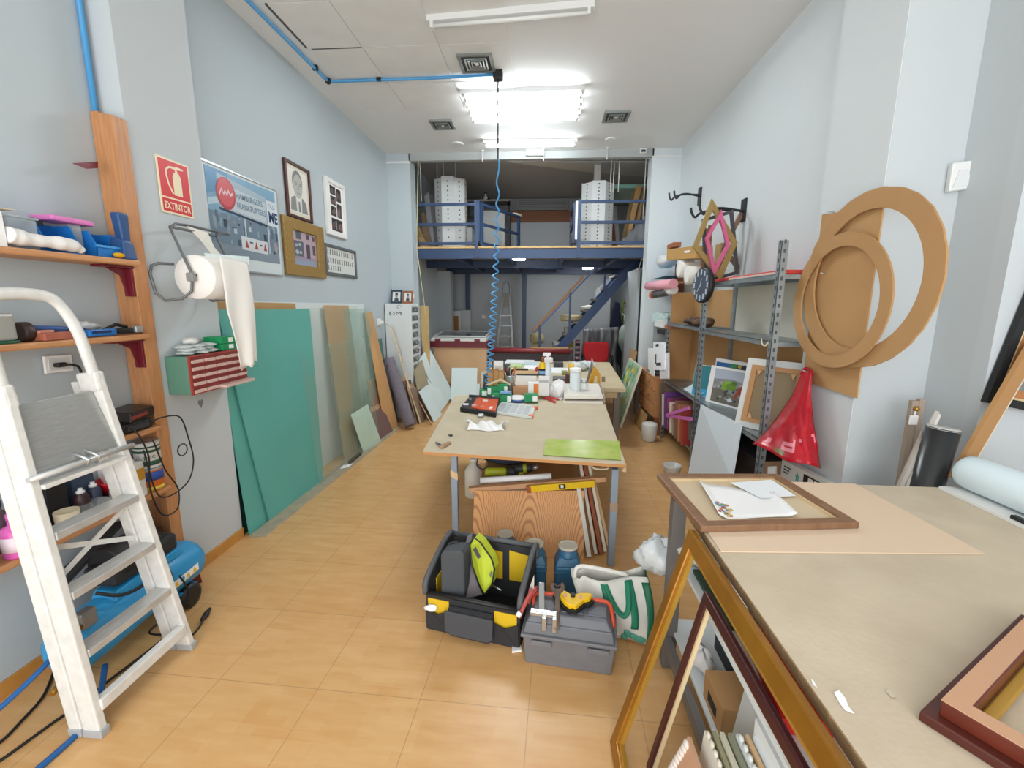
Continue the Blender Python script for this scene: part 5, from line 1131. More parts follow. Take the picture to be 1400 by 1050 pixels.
clutter('brown_jar','brown carton with a label standing behind the white tub','box',773,780,531,0.17,0.08,mat('brown_carton','6a4a42',0.6))
# ---------------------------------------------------------------- under the central table
def ty(z): return 2.87+z*0.55
OAKR=mat('oak_cathedral_veneer','ad6a2f',0.45,kind='rings',c2='d99c58')
zt=0.395;
t=thing('veneer_board','oak veneered panel with bold grain leaning under the table','panel',(-0.09,2.95,0))
m=MB(); a=[(-0.485,ty(0),0.002),(0.297,ty(0),0.002),(0.305,ty(zt),zt+0.02),(-0.50,ty(zt),zt-0.01)]
m.slab(a,-0.018,(0,-1,0.5)); m.build('panel',OAKR,t)
strips=[((0.335,2.86,0.0),(0.26,3.10,0.44),'d7d3c8','short white plank end nearest the oak panel'),((0.385,2.90,0.0),(0.265,3.30,0.66),'c9bfae','pale plank second from the oak panel'),((0.42,2.90,0.0),(0.29,3.31,0.67),'8e3f1e','red brown plank leaning under the table'),((0.455,2.93,0.0),(0.325,3.33,0.67),'d9ccb4','cream plank right of the red brown one'),((0.48,2.96,0.03),(0.36,3.36,0.55),'c6a884','thin tan plank, rightmost of the planks under the table')]
for k,(a,b,c,lab) in enumerate(strips):
    a,b=Vector(a),Vector(b); X=b-a; m=MB(); m.cbox((a+b)/2+Vector((0,0.03,0.012)),(X.length,0.022 if k else 0.03,0.06),frame(X,(0,-1,0.6))); tag(m.build('plank',mat('plank_'+c,c,0.6),None,bevel=0.002),lab,'plank','planks under the table')
def bar3(u0,v0,u1,v1,y,sz,sy_,name,mm,lab=None,cat=None,parent=None,bev=0.002,y1=None):
    a,b=W(u0,v0,y=y),W(u1,v1,y=y1 or y); m=MB(); m.cbox((a+b)/2,((b-a).length,sy_,sz),frame(b-a)); o=m.build(name,mm,parent,bevel=bev)
    return tag(o,lab,cat) if lab else o
bar3(641,669,828,654,3.13,0.035,0.05,'wooden_batten',mat('batten_pine','d1a277',0.6,c2='c3936a',scale=4),'pine batten lying across the top of the oak panel','batten')
t=thing('spirit_level','yellow spirit level lying in front of the pine batten','level',(0.15,3.07,0.42))
bar3(724,668,813,661,3.075,0.048,0.022,'body',YEL,parent=t)
bar3(720,669,726,668.5,3.075,0.05,0.026,'end_cap',mat('brick_red_cap','a4532f',0.5),parent=t)
bar3(764,665.5,773,664.8,3.06,0.03,0.012,'vial_window',BLACK,parent=t)
bar3(766.5,665.3,770.5,665,3.052,0.022,0.006,'vial',mat('vial_white','dfe6d2',0.2),parent=t)
a,b=W(657,657,y=3.22),W(754,651,y=3.22); m=MB(); m.tube([a,b],0.024,16); tag(m.build('paper_tube',PAPER,None),'rolled white paper lying behind the pine batten','paper roll')
# drill and tools on the under shelf
LIME=mat('lime_plastic','b4c22e',0.45)
zs=0.351
t=thing('angle_grinder','lime and grey corded sander resting on the under shelf, left one','power tool',(-0.4,3.5,zs))
m=MB(); m.lathe([(0.03,0),(0.036,0.02),(0.036,0.16),(0.028,0.18)],(-0.47,3.46,zs+0.038),(1,0.1,0),14); m.build('body',LIME,t)
m=MB(); m.lathe([(0.035,0),(0.035,0.06),(0.025,0.08)],(-0.29,3.475,zs+0.038),(1,0.1,0),14); m.build('gear_head',DGREY,t)
t=thing('cordless_drill','lime and grey cordless drill resting on the under shelf, right one','power tool',(-0.15,3.5,zs))
m=MB(); m.lathe([(0.03,0),(0.034,0.02),(0.034,0.12),(0.025,0.14)],(-0.22,3.46,zs+0.07),(1,0,0.1),14); m.build('body',DGREY,t)
m=MB(); m.lathe([(0.035,0),(0.035,0.03)],(-0.155,3.46,zs+0.076),(1,0,0.1),14); m.build('collar',LIME,t)
m=MB(); m.cbox((-0.17,3.46,zs+0.03),(0.04,0.05,0.07)); m.build('grip',LIME,t,bevel=0.008)
m=MB(); m.lathe([(0.02,0),(0.022,0.04),(0.01,0.05)],(-0.08,3.46,zs+0.085),(1,0,0.1),12); m.build('chuck',ALU,t)
m=MB(); m.blob((-0.30,3.72,zs+0.075),(0.22,0.09,0.06),26,12,wob=0.12,seed=31); tag(m.build('padded_bundle',mat('slate_fabric','3c4150',0.9),None),'dark padded bundle lying behind the lime power tools','bundle')
m=MB(); m.tube(smooth_path([(-0.52,3.44,0.52),(-0.53,3.42,0.46),(-0.48,3.41,0.43),(-0.43,3.42,0.47),(-0.46,3.44,0.51),(-0.40,3.48,0.50)],6),0.005,6); tag(m.build('tool_cord',BLACK,None),'black cord loop hanging by the lime sander','cord')
t=thing('plastic_jug','white plastic jug standing on the floor behind the left table leg','jug',(-0.61,3.85,0))
m=MB(); m.lathe([(0.075,0),(0.085,0.01),(0.085,0.24),(0.06,0.29),(0.03,0.31),(0.03,0.33)],(-0.625,3.85,0),n=22); m.build('body',mat('white_hdpe','e6e0d4',0.45),t)
m=MB(); m.lathe([(0.033,0.33),(0.033,0.36)],(-0.625,3.85,0),n=16); m.build('cap',WHITE,t)
t=thing('plastic_jug','white jug with a dark cap lying on its side under the table','jug',(-0.52,3.75,zs))
m=MB(); m.lathe([(0.02,0),(0.022,0.03),(0.055,0.07),(0.06,0.2),(0.055,0.21)],(-0.70,3.85,0.422),(1,-0.1,0),18); m.build('body',mat('white_hdpe','e6e0d4'),t)
m=MB(); m.lathe([(0.024,0),(0.024,0.03)],(-0.73,3.853,0.422),(1,-0.1,0),14); m.build('cap',BLACK,t)
m=MB(); a,b=Vector((-0.02,4.3,0.01)),Vector((0.10,4.55,0.69)); lean('kraft_sheet','brown sheet leaning far back under the central table','board',(-0.15,4.2,0.0),(0.45,4.2,0.0),(0.45,4.55,0.68),(-0.10,4.55,0.68),0.006,mat('brown_sheet','a88257',0.8),None,out=(0,-1,0))
# ---------------------------------------------------------------- tool tote
TB=mat('tote_black_fabric','2d2e31',0.8,bump=0.15); TG=mat('tote_grey_fabric','47494d',0.85,bump=0.15)
t=thing('tool_tote','open black and yellow fabric tool tote on the floor before the table','tool bag',(-0.35,2.25,0))
# corners on the floor
FL,FR=Vector((-0.615,2.125,0)),Vector((-0.10,2.015,0)); BLk,BRk=FL+Vector((0.075,0.36,0)),FR+Vector((0.075,0.36,0))
Uz=Vector((0,0,1)); th=0.014
def wall_(name,a,b,za,zb,mm,off=0.0,bev=0.004):
    n=(b-a).cross(Uz).normalized(); m=MB(); m.slab([a+n*off,b+n*off,b+n*off+Uz*zb,a+n*off+Uz*za],-th,n); return m.build(name,mm,t,bevel=bev)
m=MB(); m.prism2([FL+Uz*0.012,FR+Uz*0.012,BRk+Uz*0.012,BLk+Uz*0.012],[FL+Uz*0.03,FR+Uz*0.03,BRk+Uz*0.03,BLk+Uz*0.03]); m.build('base',BLACK,t)
wall_('front_wall',FL,FR,0.225,0.225,TB); wall_('back_wall',BRk,BLk,0.36,0.36,TB)
def side_poly(a,b,name):
    n=(b-a).cross(Uz).normalized()
    if n.x > 0 and name == 'l' or n.x < 0 and name == 'r': n=-n
    P=lambda s,z: a.lerp(b,s)+Uz*z
    m=MB(); m.slab([P(0,0),P(1,0),P(1,0.375),P(0.72,0.385),P(0.3,0.33),P(0.02,0.28)],-th,n); m.build('side_wall',TB,t,bevel=0.004)
    m=MB(); pth=[P(0,0.22),P(0.02,0.285),P(0.3,0.335),P(0.72,0.39),P(1,0.38),P(1.0,0.3)]; m.tube(smooth_path(pth,4),0.016,8); m.build('edge_binding',mat('binding_grey','55585b',0.6),t)
side_poly(FL,BLk,'l'); side_poly(FR,BRk,'r')
m=MB(); m.tube([BLk+Uz*0.375,BRk+Uz*0.375],0.014,8); m.build('edge_binding',mat('binding_grey','55585b'),t)
m=MB(); m.tube([FL+Uz*0.225,FR+Uz*0.225],0.012,8); m.build('edge_binding',BLACK,t)
nf=(FR-FL).cross(Uz).normalized(); fx=(FR-FL)
def fp(s,z,o): return FL+fx*s+Uz*z+nf*o
YB_=mat('tote_yellow','dcb61d',0.6)
for (s0,s1) in ((0.03,0.26),(0.74,0.97)):
    m=MB(); m.slab([fp(s0,0.10,0.001),fp(s1,0.10,0.001),fp(s1,0.195,0.001),fp(s0,0.195,0.001)],0.004,nf); m.build('pocket_lining',YB_,t)
    m=MB(); m.slab([fp(s0-0.02,0.02,0.006),fp(s1+0.02,0.02,0.006),fp(s1+0.02,0.15,0.012),fp((s0+s1)/2,0.12,0.02),fp(s0-0.02,0.14,0.012)],0.006,nf); m.build('side_pocket',TB,t)
m=MB(); m.prism2([fp(0.28,0.02,0.002),fp(0.72,0.02,0.002),fp(0.74,0.185,0.002),fp(0.26,0.185,0.002)],[fp(0.29,0.02,0.04),fp(0.71,0.02,0.04),fp(0.73,0.17,0.04),fp(0.27,0.17,0.04)]); m.build('centre_pocket',TB,t,bevel=0.012)
m=MB(); m.slab([fp(0.25,0.06,0.042),fp(0.30,0.045,0.046),fp(0.70,0.045,0.046),fp(0.75,0.06,0.042),fp(0.755,0.175,0.042),fp(0.245,0.175,0.042)],0.012,nf); m.build('pocket_flap',TG,t,bevel=0.005)
for s in (0.18,0.55,0.9):
    m=MB(); m.lathe([(0.016,0),(0.018,0.012)],fp(s,0,-0.03),n=10); m.build('foot',BLACK,t)
nb=nf
for (s0,s1) in ((0.30,0.62),(0.70,0.96)):
    m=MB(); a,b=BLk.lerp(BRk,s0),BLk.lerp(BRk,s1); m.slab([a+nb*(th+0.002)+Uz*0.14,b+nb*(th+0.002)+Uz*0.14,b+nb*(th+0.002)+Uz*0.31,a+nb*(th+0.002)+Uz*0.33],0.004,nb); m.build('inner_pocket',YB_,t)
a,b=FL.lerp(BLk,0.25),FL.lerp(BLk,0.75); nl=(BLk-FL).cross(Uz).normalized(); nl=nl if nl.x > 0 else-nl
m=MB(); m.slab([a+nl*0.018+Uz*0.12,b+nl*0.018+Uz*0.12,b+nl*0.018+Uz*0.27,a+nl*0.018+Uz*0.25],0.004,nl); m.build('inner_pocket',YB_,t)
# pouch standing in the tote
t=thing('tool_pouch','grey and lime zipped pouch standing inside the tool tote','pouch',(-0.42,2.2,0.05))
PC=mat('pouch_charcoal','45494d',0.8,bump=0.2); PG=mat('pouch_mauve_grey','7d757a',0.85,bump=0.2); PL_=mat('pouch_lime','bccb32',0.7)
y=2.13
fr=[W(u,v,y=y) for u,v in ((606,822),(633,823),(635,808),(634,758),(630,754),(605,754),(602,760),(603,812))]
bk=[p+Vector((0.02,0.10,0)) for p in fr]
m=MB(); m.prism2(fr,bk); m.build('front_block',PC,t,bevel=0.008)
m=MB()
g0=[W(624,825,y=2.15),W(663,813,y=2.20),W(663,806,y=2.22),W(645,737,y=2.30),W(637,741,y=2.26),W(633,757,y=2.17)]
m.prism2(g0,[p+Vector((0.0,0.09,0.0)) for p in g0]); m.build('gusset',PG,t,bevel=0.012)
l0=[W(662,814,y=2.20),W(672,800,y=2.22),W(676,778,y=2.24),W(672,764,y=2.26),W(657,742,y=2.28),W(648,735,y=2.29),W(642,745,y=2.24),W(645,772,y=2.18),W(655,800,y=2.18)]
m=MB(); m.prism2(l0,[p+Vector((0.02,0.07,0.0)) for p in l0]); m.build('lime_panel',PL_,t,bevel=0.01)
m=MB(); m.tube(l0+[l0[0]],0.005,6); m.build('piping',BLACK,t)
c_=sum((p for p in l0),Vector())/len(l0)
nn=Vector((0.3,-0.95,0.1)).normalized()
m=MB(); a=[W(646,750,y=2.215),W(650,746,y=2.225),W(657,760,y=2.205),W(653,763,y=2.20)]; m.slab([p+nn*0.012 for p in a],0.003,nn); m.build('pull_strap',BLACK,t)
m=MB(); a=[W(668.5,784,y=2.19),W(672,777,y=2.20),W(673,783,y=2.20),W(670,789,y=2.19)]; m.slab([p+nn*0.01 for p in a],0.003,nn); m.build('badge',mat('badge_grey','7a8a5a',0.5),t)
m=MB(); m.tube(smooth_path([W(612,754,y=2.18),W(614,744,y=2.2),W(625,742,y=2.22),W(632,752,y=2.2)],5),0.008,8); m.build('handle',BLACK,t)
m=MB(); m.tube(smooth_path([W(646,738,y=2.29),W(647,730,y=2.3),W(649,737,y=2.3)],4),0.004,6); m.build('hang_loop',BLACK,t)
for k,(u,v,c,lab) in enumerate(((688,828,'c23038','red handled tool standing in the right end of the tote'),(684,833,'8a2028','dark red handled tool leaning in the tote beside the brighter one'))):
    a,b=W(u,v,y=2.20),W(u-14+4*k,v+22,y=2.14); m=MB(); m.tube([b,a],[0.006,0.011],8); tag(m.build('hand_tool',mat('tool_'+c,c,0.4),None),lab,'hand tool')
a,b=W(673,800,y=2.26),W(685,807,y=2.2); m=MB(); m.tube([a,b],0.004,6); tag(m.build('steel_rod',ALU,None),'thin steel rod poking out beside the lime pouch','rod')
m=MB(); m.use(PAPER); p=fp(0.08,0.15,0.02); m.blob(p,(0.035,0.014,0.018),14,8,0.2,3); tag(m.build('tissue',PAPER,None),'white tissue stuffed into the left yellow pocket of the tote','tissue')
m=MB(); m.slab([W(700,893,z=0.002),W(713,891,z=0.002),W(712,884,z=0.002),W(700,886,z=0.002)],0.01,(0,0,1)); tag(m.build('paper_scrap',PAPER,None),'white scrap on the floor between tote and toolbox','paper')
# ---------------------------------------------------------------- blue canisters
CAN=mat('canister_blue','2f5f80',0.4,c2='39708f',scale=3)
def canister(x,y,w,d,h,rn_,lab,rz=0.0):
    t=thing('canister',lab,'canister',(x,y,0),rz,'blue square canisters')
    m=MB(); m.prism2([(-w/2,-d/2,0),(w/2,-d/2,0),(w/2,d/2,0),(-w/2,d/2,0)],[(-w/2,-d/2,h*0.68),(w/2,-d/2,h*0.68),(w/2,d/2,h*0.68),(-w/2,d/2,h*0.68)]); m.build('body',CAN,t,bevel=0.014,local=True)
    m=MB(); m.prism2([(-w/2+.002,-d/2+.002,h*0.67),(w/2-.002,-d/2+.002,h*0.67),(w/2-.002,d/2-.002,h*0.67),(-w/2+.002,d/2-.002,h*0.67)],[(-w*0.36,-d*0.36,h*0.82),(w*0.36,-d*0.36,h*0.82),(w*0.36,d*0.36,h*0.82),(-w*0.36,d*0.36,h*0.82)]); m.build('shoulder',CAN,t,bevel=0.006,local=True)
    m=MB(); m.lathe([(rn_*1.08,h*0.80),(rn_*1.12,h*0.83),(rn_,h*0.85),(rn_,h*0.97)],(0,0,0),n=24); m.build('neck',CAN,t,local=True)
    m=MB(); m.lathe([(rn_*1.06,h*0.95),(rn_*1.08,h),(rn_*0.9,h),(rn_*0.88,h*0.985)],(0,0,0),n=24); m.build('lid',mat('lid_grey','bdb7a8',0.6),t,local=True)
    m=MB(); m.box((-w/2-.003,-d/2-.003,h*0.55),(w/2+.003,d/2+.003,h*0.575)); m.build('rib',CAN,t,bevel=0.002,local=True)
    return t
canister(-0.04,2.50,0.15,0.15,0.325,0.052,'blue square canister between the tote and its neighbour')
canister(0.162,2.49,0.155,0.15,0.325,0.055,'blue square canister just left of the shopping bag')
canister(-0.235,2.70,0.145,0.14,0.27,0.05,'blue canister mostly hidden behind the tote, pale rim showing')
# ---------------------------------------------------------------- grey tool box
TBX=mat('toolbox_grey','77787c',0.5,c2='707176',scale=5); TBL=mat('toolbox_lid_grey','696c72',0.5)
t=thing('toolbox','grey plastic toolbox with orange red handle on the floor in front','toolbox',(0.14,1.99,0))
A=Vector((-0.068,1.935,0)); B=Vector((0.345,1.885,0)); X=(B-A); ex=X.normalized(); ey=Vector((-ex.y,ex.x,0)); Lx=X.length; D=0.205
def tp(x,y,z): return A+ex*x+ey*y+Uz*z
def tbox(x0,x1,y0,y1,z0,z1,t0=0.0,t1=0.0):
    return [tp(x0+t0,y0+t0,z0),tp(x1-t0,y0+t0,z0),tp(x1-t0,y1-t0,z0),tp(x0+t0,y1-t0,z0)],[tp(x0+t1,y0+t1,z1),tp(x1-t1,y0+t1,z1),tp(x1-t1,y1-t1,z1),tp(x0+t1,y1-t1,z1)]
m=MB(); m.prism2(*tbox(-0.012,Lx+0.012,-0.012,D+0.012,0.0,0.155,0.012,0.0)); m.build('body',TBX,t,bevel=0.006)
m=MB(); m.prism2(*tbox(-0.022,Lx+0.022,-0.022,D+0.022,0.155,0.172)); m.build('rim',TBX,t,bevel=0.004)
m=MB(); m.prism2(*tbox(-0.01,Lx+0.01,-0.01,D+0.01,0.172,0.225,0.0,0.012)); m.build('lid',TBL,t,bevel=0.006)
m=MB(); m.prism2(*tbox(0.0,Lx,0.0,D,0.225,0.262,0.004,0.03)); m.build('lid_top',TBL,t,bevel=0.006)
for (x0,x1) in ((0.17,0.275),(0.295,0.385)):
    m=MB(); m.prism2(*tbox(x0,x1,0.055,0.125,0.2615,0.268)); m.build('lid_compartment',mat('compartment_lid_grey','5f636b',0.35),t,bevel=0.003)
m=MB(); m.tube(smooth_path([tp(0.03,D*0.45,0.235),tp(0.02,D*0.6,0.262),tp(0.03,D*0.75,0.275),tp(0.08,D*0.78,0.278),tp(Lx-0.08,D*0.78,0.278),tp(Lx-0.02,D*0.72,0.275),tp(Lx-0.003,D*0.5,0.25),tp(Lx+0.006,D*0.35,0.205)],5),0.010,8); m.build('handle',mat('orange_red_plastic','cf4b2d',0.45),t)
for x in (0.03,0.30):
    m=MB(); m.prism2(*tbox(x,x+0.10,-0.03,-0.018,0.125,0.15)); m.build('latch',TBX,t,bevel=0.003)
m=MB(); m.prism2(*tbox(Lx+0.012,Lx+0.022,0.06,0.12,0.10,0.16)); m.build('side_handle',mat('dull_red_plastic','9c3d3f',0.5),t,bevel=0.004)
# tools lying on the toolbox
t=thing('bar_clamp','chrome sash clamp lying over the left end of the toolbox','clamp',tuple(tp(0.06,0.06,0.27)))
CHR=mat('chrome','c3c7ca',0.25,0.9)
m=MB(); a,b=tp(0.055,0.16,0.335),tp(0.075,0.02,0.272); m.cbox((a+b)/2,((b-a).length,0.028,0.012),frame(b-a)); m.build('bar',CHR,t,bevel=0.002)
m=MB(); m.prism2(*tbox(0.02,0.15,0.0,0.03,0.262,0.285)); m.build('head',CHR,t,bevel=0.004)
for x in (0.08,0.13):
    m=MB(); m.prism2(*tbox(x,x+0.022,-0.018,0.004,0.20,0.275)); m.build('jaw',CHR,t,bevel=0.003)
t=thing('adjustable_wrench','rusty adjustable wrench leaning on the toolbox lid','wrench',tuple(tp(0.15,0.05,0.27)))
RUST=mat('rusty_steel','75695f',0.5,0.5,c2='5f5249',scale=6)
a,b=tp(0.155,-0.02,0.225),tp(0.14,0.13,0.33); m=MB(); m.cbox((a+b)/2,((b-a).length,0.024,0.009),frame(b-a)); m.build('shaft',RUST,t,bevel=0.003)
m=MB(); m.ring([b+ex*(0.036*math.cos(a_))+Uz*(0.036*math.sin(a_))+Vector((0,0,0.02)) for a_ in [PI*0.75+i*PI*1.5/10 for i in range(11)]]+[b+Vector((0,0,0.02))],[b+ex*(0.018*math.cos(a_))+Uz*(0.018*math.sin(a_))+Vector((0,0,0.024)) for a_ in [PI*0.75+i*PI*1.5/10 for i in range(11)]]+[b+Vector((0,0,0.022))],0.011,-ey); m.build('jaw',RUST,t)
t=thing('paint_knife','pointed steel scraper standing at the left end of the toolbox','scraper',tuple(tp(0.0,0.12,0.25)))
m=MB(); m.slab([tp(-0.008,0.14,0.30),tp(0.02,0.14,0.30),tp(0.018,0.15,0.385)],0.003); m.build('blade',ALU,t)
m=MB(); m.tube([tp(0.005,0.14,0.31),tp(-0.005,0.10,0.25)],0.012,8); m.build('handle',mat('red_grey_handle','b0605c',0.5),t)
t=thing('pipe_pliers','red and steel gripping pliers beside the left end of the toolbox','pliers',tuple(tp(0.0,0.05,0.26)))
for k in (0,1):
    m=MB(); m.tube(smooth_path([tp(0.03,0.15+0.02*k,0.30),tp(-0.005,0.08,0.285+0.01*k),tp(-0.028-0.01*k,0.03,0.25-0.03*k)],4),0.010,8); m.build('handle',mat('worn_red','b5504c',0.5),t)
m=MB(); m.tube([tp(-0.03,0.03,0.25),tp(-0.045,0.02,0.235)],0.013,8); m.build('tip',PAPER,t)
t=thing('corner_clamp','yellow and black corner clamp resting on the toolbox lid','clamp',tuple(tp(0.22,0.05,0.28)))
cz=0.29
pts=[(0.125,0.155),(0.145,0.17),(0.18,0.155),(0.215,0.13),(0.255,0.155),(0.30,0.165),(0.315,0.15),(0.30,0.12),(0.275,0.105),(0.25,0.065),(0.235,0.045),(0.222,0.055),(0.208,0.045),(0.18,0.07),(0.155,0.11)]
m=MB(); m.prism2([tp(x,y,cz) for x,y in pts],[tp(x,y,cz+0.022) for x,y in pts]); m.build('body',mat('clamp_yellow','eec01a',0.4),t,bevel=0.004)
m=MB(); m.prism2([tp(0.22+(x-0.22)*1.12,y-0.012,cz-0.018) for x,y in pts],[tp(0.22+(x-0.22)*1.12,y-0.012,cz) for x,y in pts]); m.build('base',BLACK,t,bevel=0.003)
m=MB(); m.lathe([(0.012,0),(0.012,0.012)],tp(0.218,0.12,cz+0.022),n=12); m.build('screw',BLACK,t)
for x in (0.18,0.255):
    m=MB(); m.lathe([(0.009,0),(0.009,0.004)],tp(x,0.115,cz+0.022),n=10); m.build('stud',mat('clamp_label','d9a7a0',0.5),t)
# ---------------------------------------------------------------- shopping bag
t=thing('shopping_bag','white and green woven shopping bag slumped right of the toolbox','shopping bag',(0.45,2.25,0))
SB=mat('woven_white','e6e4dc',0.6,c2='d8d7cf',scale=5,bump=0.25); SG=mat('bag_green','1d7f60',0.55)
def sbag(a,b):
    x0=0.235+0.345*a
    top=0.325-0.03*math.sin(a*PI)-0.03*(a < 0.15)
    z=top*b
    y=2.20-0.10*(1-b)*0.9-0.02*math.sin(a*8+b*5)-0.05*math.sin(PI*b)
    xx=x0+(-0.05*b*(1-a))+0.02*b*math.sin(b*4)
    return Vector((xx,y,z+0.003))
m=MB(); m.grid(sbag,20,16); m.build('front_panel',SB,t,solid=0.004)
def sback(a,b):
    p=sbag(a,b); p.y=2.31-0.05*b+0.015*math.sin(a*7); p.z *= 1.06; return p
m=MB(); m.grid(sback,16,12); m.build('back_panel',SB,t,solid=0.004)
def sside(a,b):
    p0,p1=sbag(1,b),sback(1,b); p=p0.lerp(p1,a); p.x += 0.03*math.sin(a*PI)*(1-b); return p
m=MB(); m.grid(sside,8,12); m.build('green_side',mat('bag_dark_green','17694a',0.55),t,solid=0.004)
def sl(a,b):
    p0,p1=sbag(0,b),sback(0,b); return p0.lerp(p1,a)
m=MB(); m.grid(sl,6,12); m.build('left_side',SB,t,solid=0.004)
for s in (0.36,0.70):
    m=MB()
    def strap(a,b,s=s): p=sbag(s+0.10*a-0.03*(1-b),0.35+0.62*b); p.y -= 0.007; return p
    m.grid(strap,3,12); m.build('strap',SG,t,solid=0.003)
m=MB(); p0,p1=sbag(0.45,0.96),sbag(0.74,0.96)
hp=smooth_path([sbag(0.43,0.97)+Vector((0,-0.012,0)),sbag(0.48,0.72)+Vector((0,-0.02,0)),sbag(0.57,0.60)+Vector((0,-0.024,0)),sbag(0.66,0.70)+Vector((0,-0.02,0)),sbag(0.73,0.97)+Vector((0,-0.012,0))],5)
m.tube(hp,0.015,8,flat=0.45); m.build('handle',SG,t)
m=MB(); m.tube(smooth_path([sbag(0,0.9)+Vector((0,0.01,0.02)),sbag(0.0,0.98)+Vector((0.03,0.04,0.035)),sback(0.3,1)+Vector((0,-0.04,0.02)),sback(0.75,1)+Vector((0,-0.04,0.0))],5),0.012,8); m.build('rolled_rim',SB,t)
m=MB()
def gus(a,b): p=sbag(0.91+0.09*a,0.03+0.9*b); p.y -= 0.006; return p
m.grid(gus,3,10); m.build('gusset',mat('bag_dark_green','17694a'),t,solid=0.003)
m=MB()
for k in range(7):
    a,b=0.62+0.28*((k*37) % 10)/10,0.10+0.14*((k*53) % 10)/10; p=sbag(a,b); p.y -= 0.006; m.blob(p,(0.022,0.004,0.02),8,6)
m.build('printed_leaves',mat('bag_print_green','4f9a86',0.6),t)
m=MB()
def hem(a,b): p=sbag(0.12+0.88*a,0.015+0.075*b); p.y -= 0.005; return p
m.grid(hem,12,2); m.build('printed_hem',mat('bag_print_pink','c4a08e',0.6),t,solid=0.002)
# ---------------------------------------------------------------- back room: mezzanine
DT=2.64; YM=7.30
t=thing('mezzanine','blue steel mezzanine with a pale board deck across the back room','mezzanine',(-0.2,9.2,2.45))
MX0,MX1=-2.395,1.975
def chan(m,x0,x1,y,z0,z1,f=0.05):
    m.box((x0,y,z0),(x1,y+0.012,z1)).box((x0,y-0.001,z1-0.014),(x1,y+f,z1)).box((x0,y-0.001,z0),(x1,y+f,z0+0.014)); return m
DECK=mat('deck_chipboard','c9a877',0.75,c2='bd9b6b',scale=1.5)
m=MB(); m.box((MX0,YM-0.02,2.612),(MX1,11.19,DT)); m.build('deck',DECK,t)
m=MB(); chan(m,MX0,MX1,YM,2.455,2.61); m.build('front_beam',BLUEST,t)
for y in (9.15,11.0):
    m=MB(); chan(m,MX0,MX1,y,2.455,2.61); m.build('cross_beam',BLUEST,t)
for x in (-1.5,-0.62,0.28,1.18):
    m=MB(); m.box((x-0.035,YM+0.05,2.49),(x+0.035,11.0,2.61)); m.build('joist',BLUEST,t)
for x in (-1.88,-0.51):
    m=MB(); m.box((x-0.05,10.93,0),(x+0.05,11.03,2.455)); m.build('post',BLUEST,t)
# railing
def rail_z(v): return W(600,v,y=YM).z
Z_T,Z_M,Z_B=rail_z(280),rail_z(307),rail_z(333)
t=thing('railing','fixed blue railing at the left end of the mezzanine edge','railing',(-1.6,YM,DT),0,'blue mezzanine railings')
xl,xr=-2.03,W(651,300,y=YM).x
for nm,z in (('top_rail',Z_T),('middle_rail',Z_M),('bottom_rail',Z_B)):
    m=MB(); m.box((xl,YM-0.02,z-0.02),(xr,YM+0.02,z+0.02)); m.build(nm,BLUEST,t)
m=MB(); m.box((xr-0.025,YM-0.025,DT-0.16),(xr+0.025,YM+0.025,Z_T+0.06)); m.build('post',BLUEST,t)
m=MB(); m.box((xr+0.028,YM-0.02,DT+0.08),(xr+0.055,YM+0.02,Z_T+0.05)); m.build('hinge_post',BLUEST,t)
g0=Vector((xr+0.085,YM,0)); g1=Vector((W(709,300,y=8.35).x,8.35,0))
t=thing('railing_gate','blue railing gate swung open inwards on the mezzanine','gate',(g0.x,g0.y,DT))
gd=g1-g0
for nm,z in (('top_rail',Z_T),('middle_rail',Z_M),('bottom_rail',Z_B)):
    m=MB(); m.cbox((g0+g1)/2+Vector((0,0,z)),(gd.length,0.04,0.04),frame(gd)); m.build(nm,BLUEST,t)
for g in (g0,g1):
    m=MB(); m.cbox(g+Vector((0,0,(Z_T+Z_B)/2)),(0.045,0.045,Z_T-Z_B+0.05),frame(gd)); m.build('upright',BLUEST,t)
m=MB(); m.cbox(g1+Vector((-0.02,-0.05,Z_T+0.03)),(0.22,0.05,0.03),frame(gd)); m.build('cloth_wrap',mat('rag_cream','d0cabb',0.8),t)
t=thing('railing','fixed blue railing at the right end of the mezzanine edge','railing',(1.0,YM,DT),0,'blue mezzanine railings')
xl2=W(792,300,y=YM).x
for nm,z in (('top_rail',W(800,276,y=YM).z),('middle_rail',W(800,304,y=YM).z),('bottom_rail',W(800,332,y=YM).z)):
    m=MB(); m.box((xl2,YM-0.02,z-0.02),(1.60,YM+0.02,z+0.02)); m.build(nm,BLUEST,t)
m=MB(); m.box((xl2-0.025,YM-0.025,DT-0.16),(xl2+0.025,YM+0.025,Z_T+0.05)); m.build('post',BLUEST,t)
m=MB(); m.box((xl2-0.06,YM-0.012,DT+0.10),(xl2-0.028,YM+0.012,Z_T+0.03)); m.build('white_strip',PAPER,t)
t=thing('railing_gate','dark blue gate folded straight back beside the right perforated column','gate',(xl2-0.09,7.9,DT))
for z in (Z_T,Z_M+0.02,Z_B+0.02):
    m=MB(); m.box((xl2-0.09,YM+0.06,z-0.02),(xl2-0.06,8.35,z+0.02)); m.build('rail',mat('navy_steel','1e2d4c',0.5),t)
for y in (YM+0.06,8.33):
    m=MB(); m.box((xl2-0.092,y-0.02,Z_B),(xl2-0.058,y+0.02,Z_T+0.02)); m.build('upright',mat('navy_steel','1e2d4c',0.5),t)
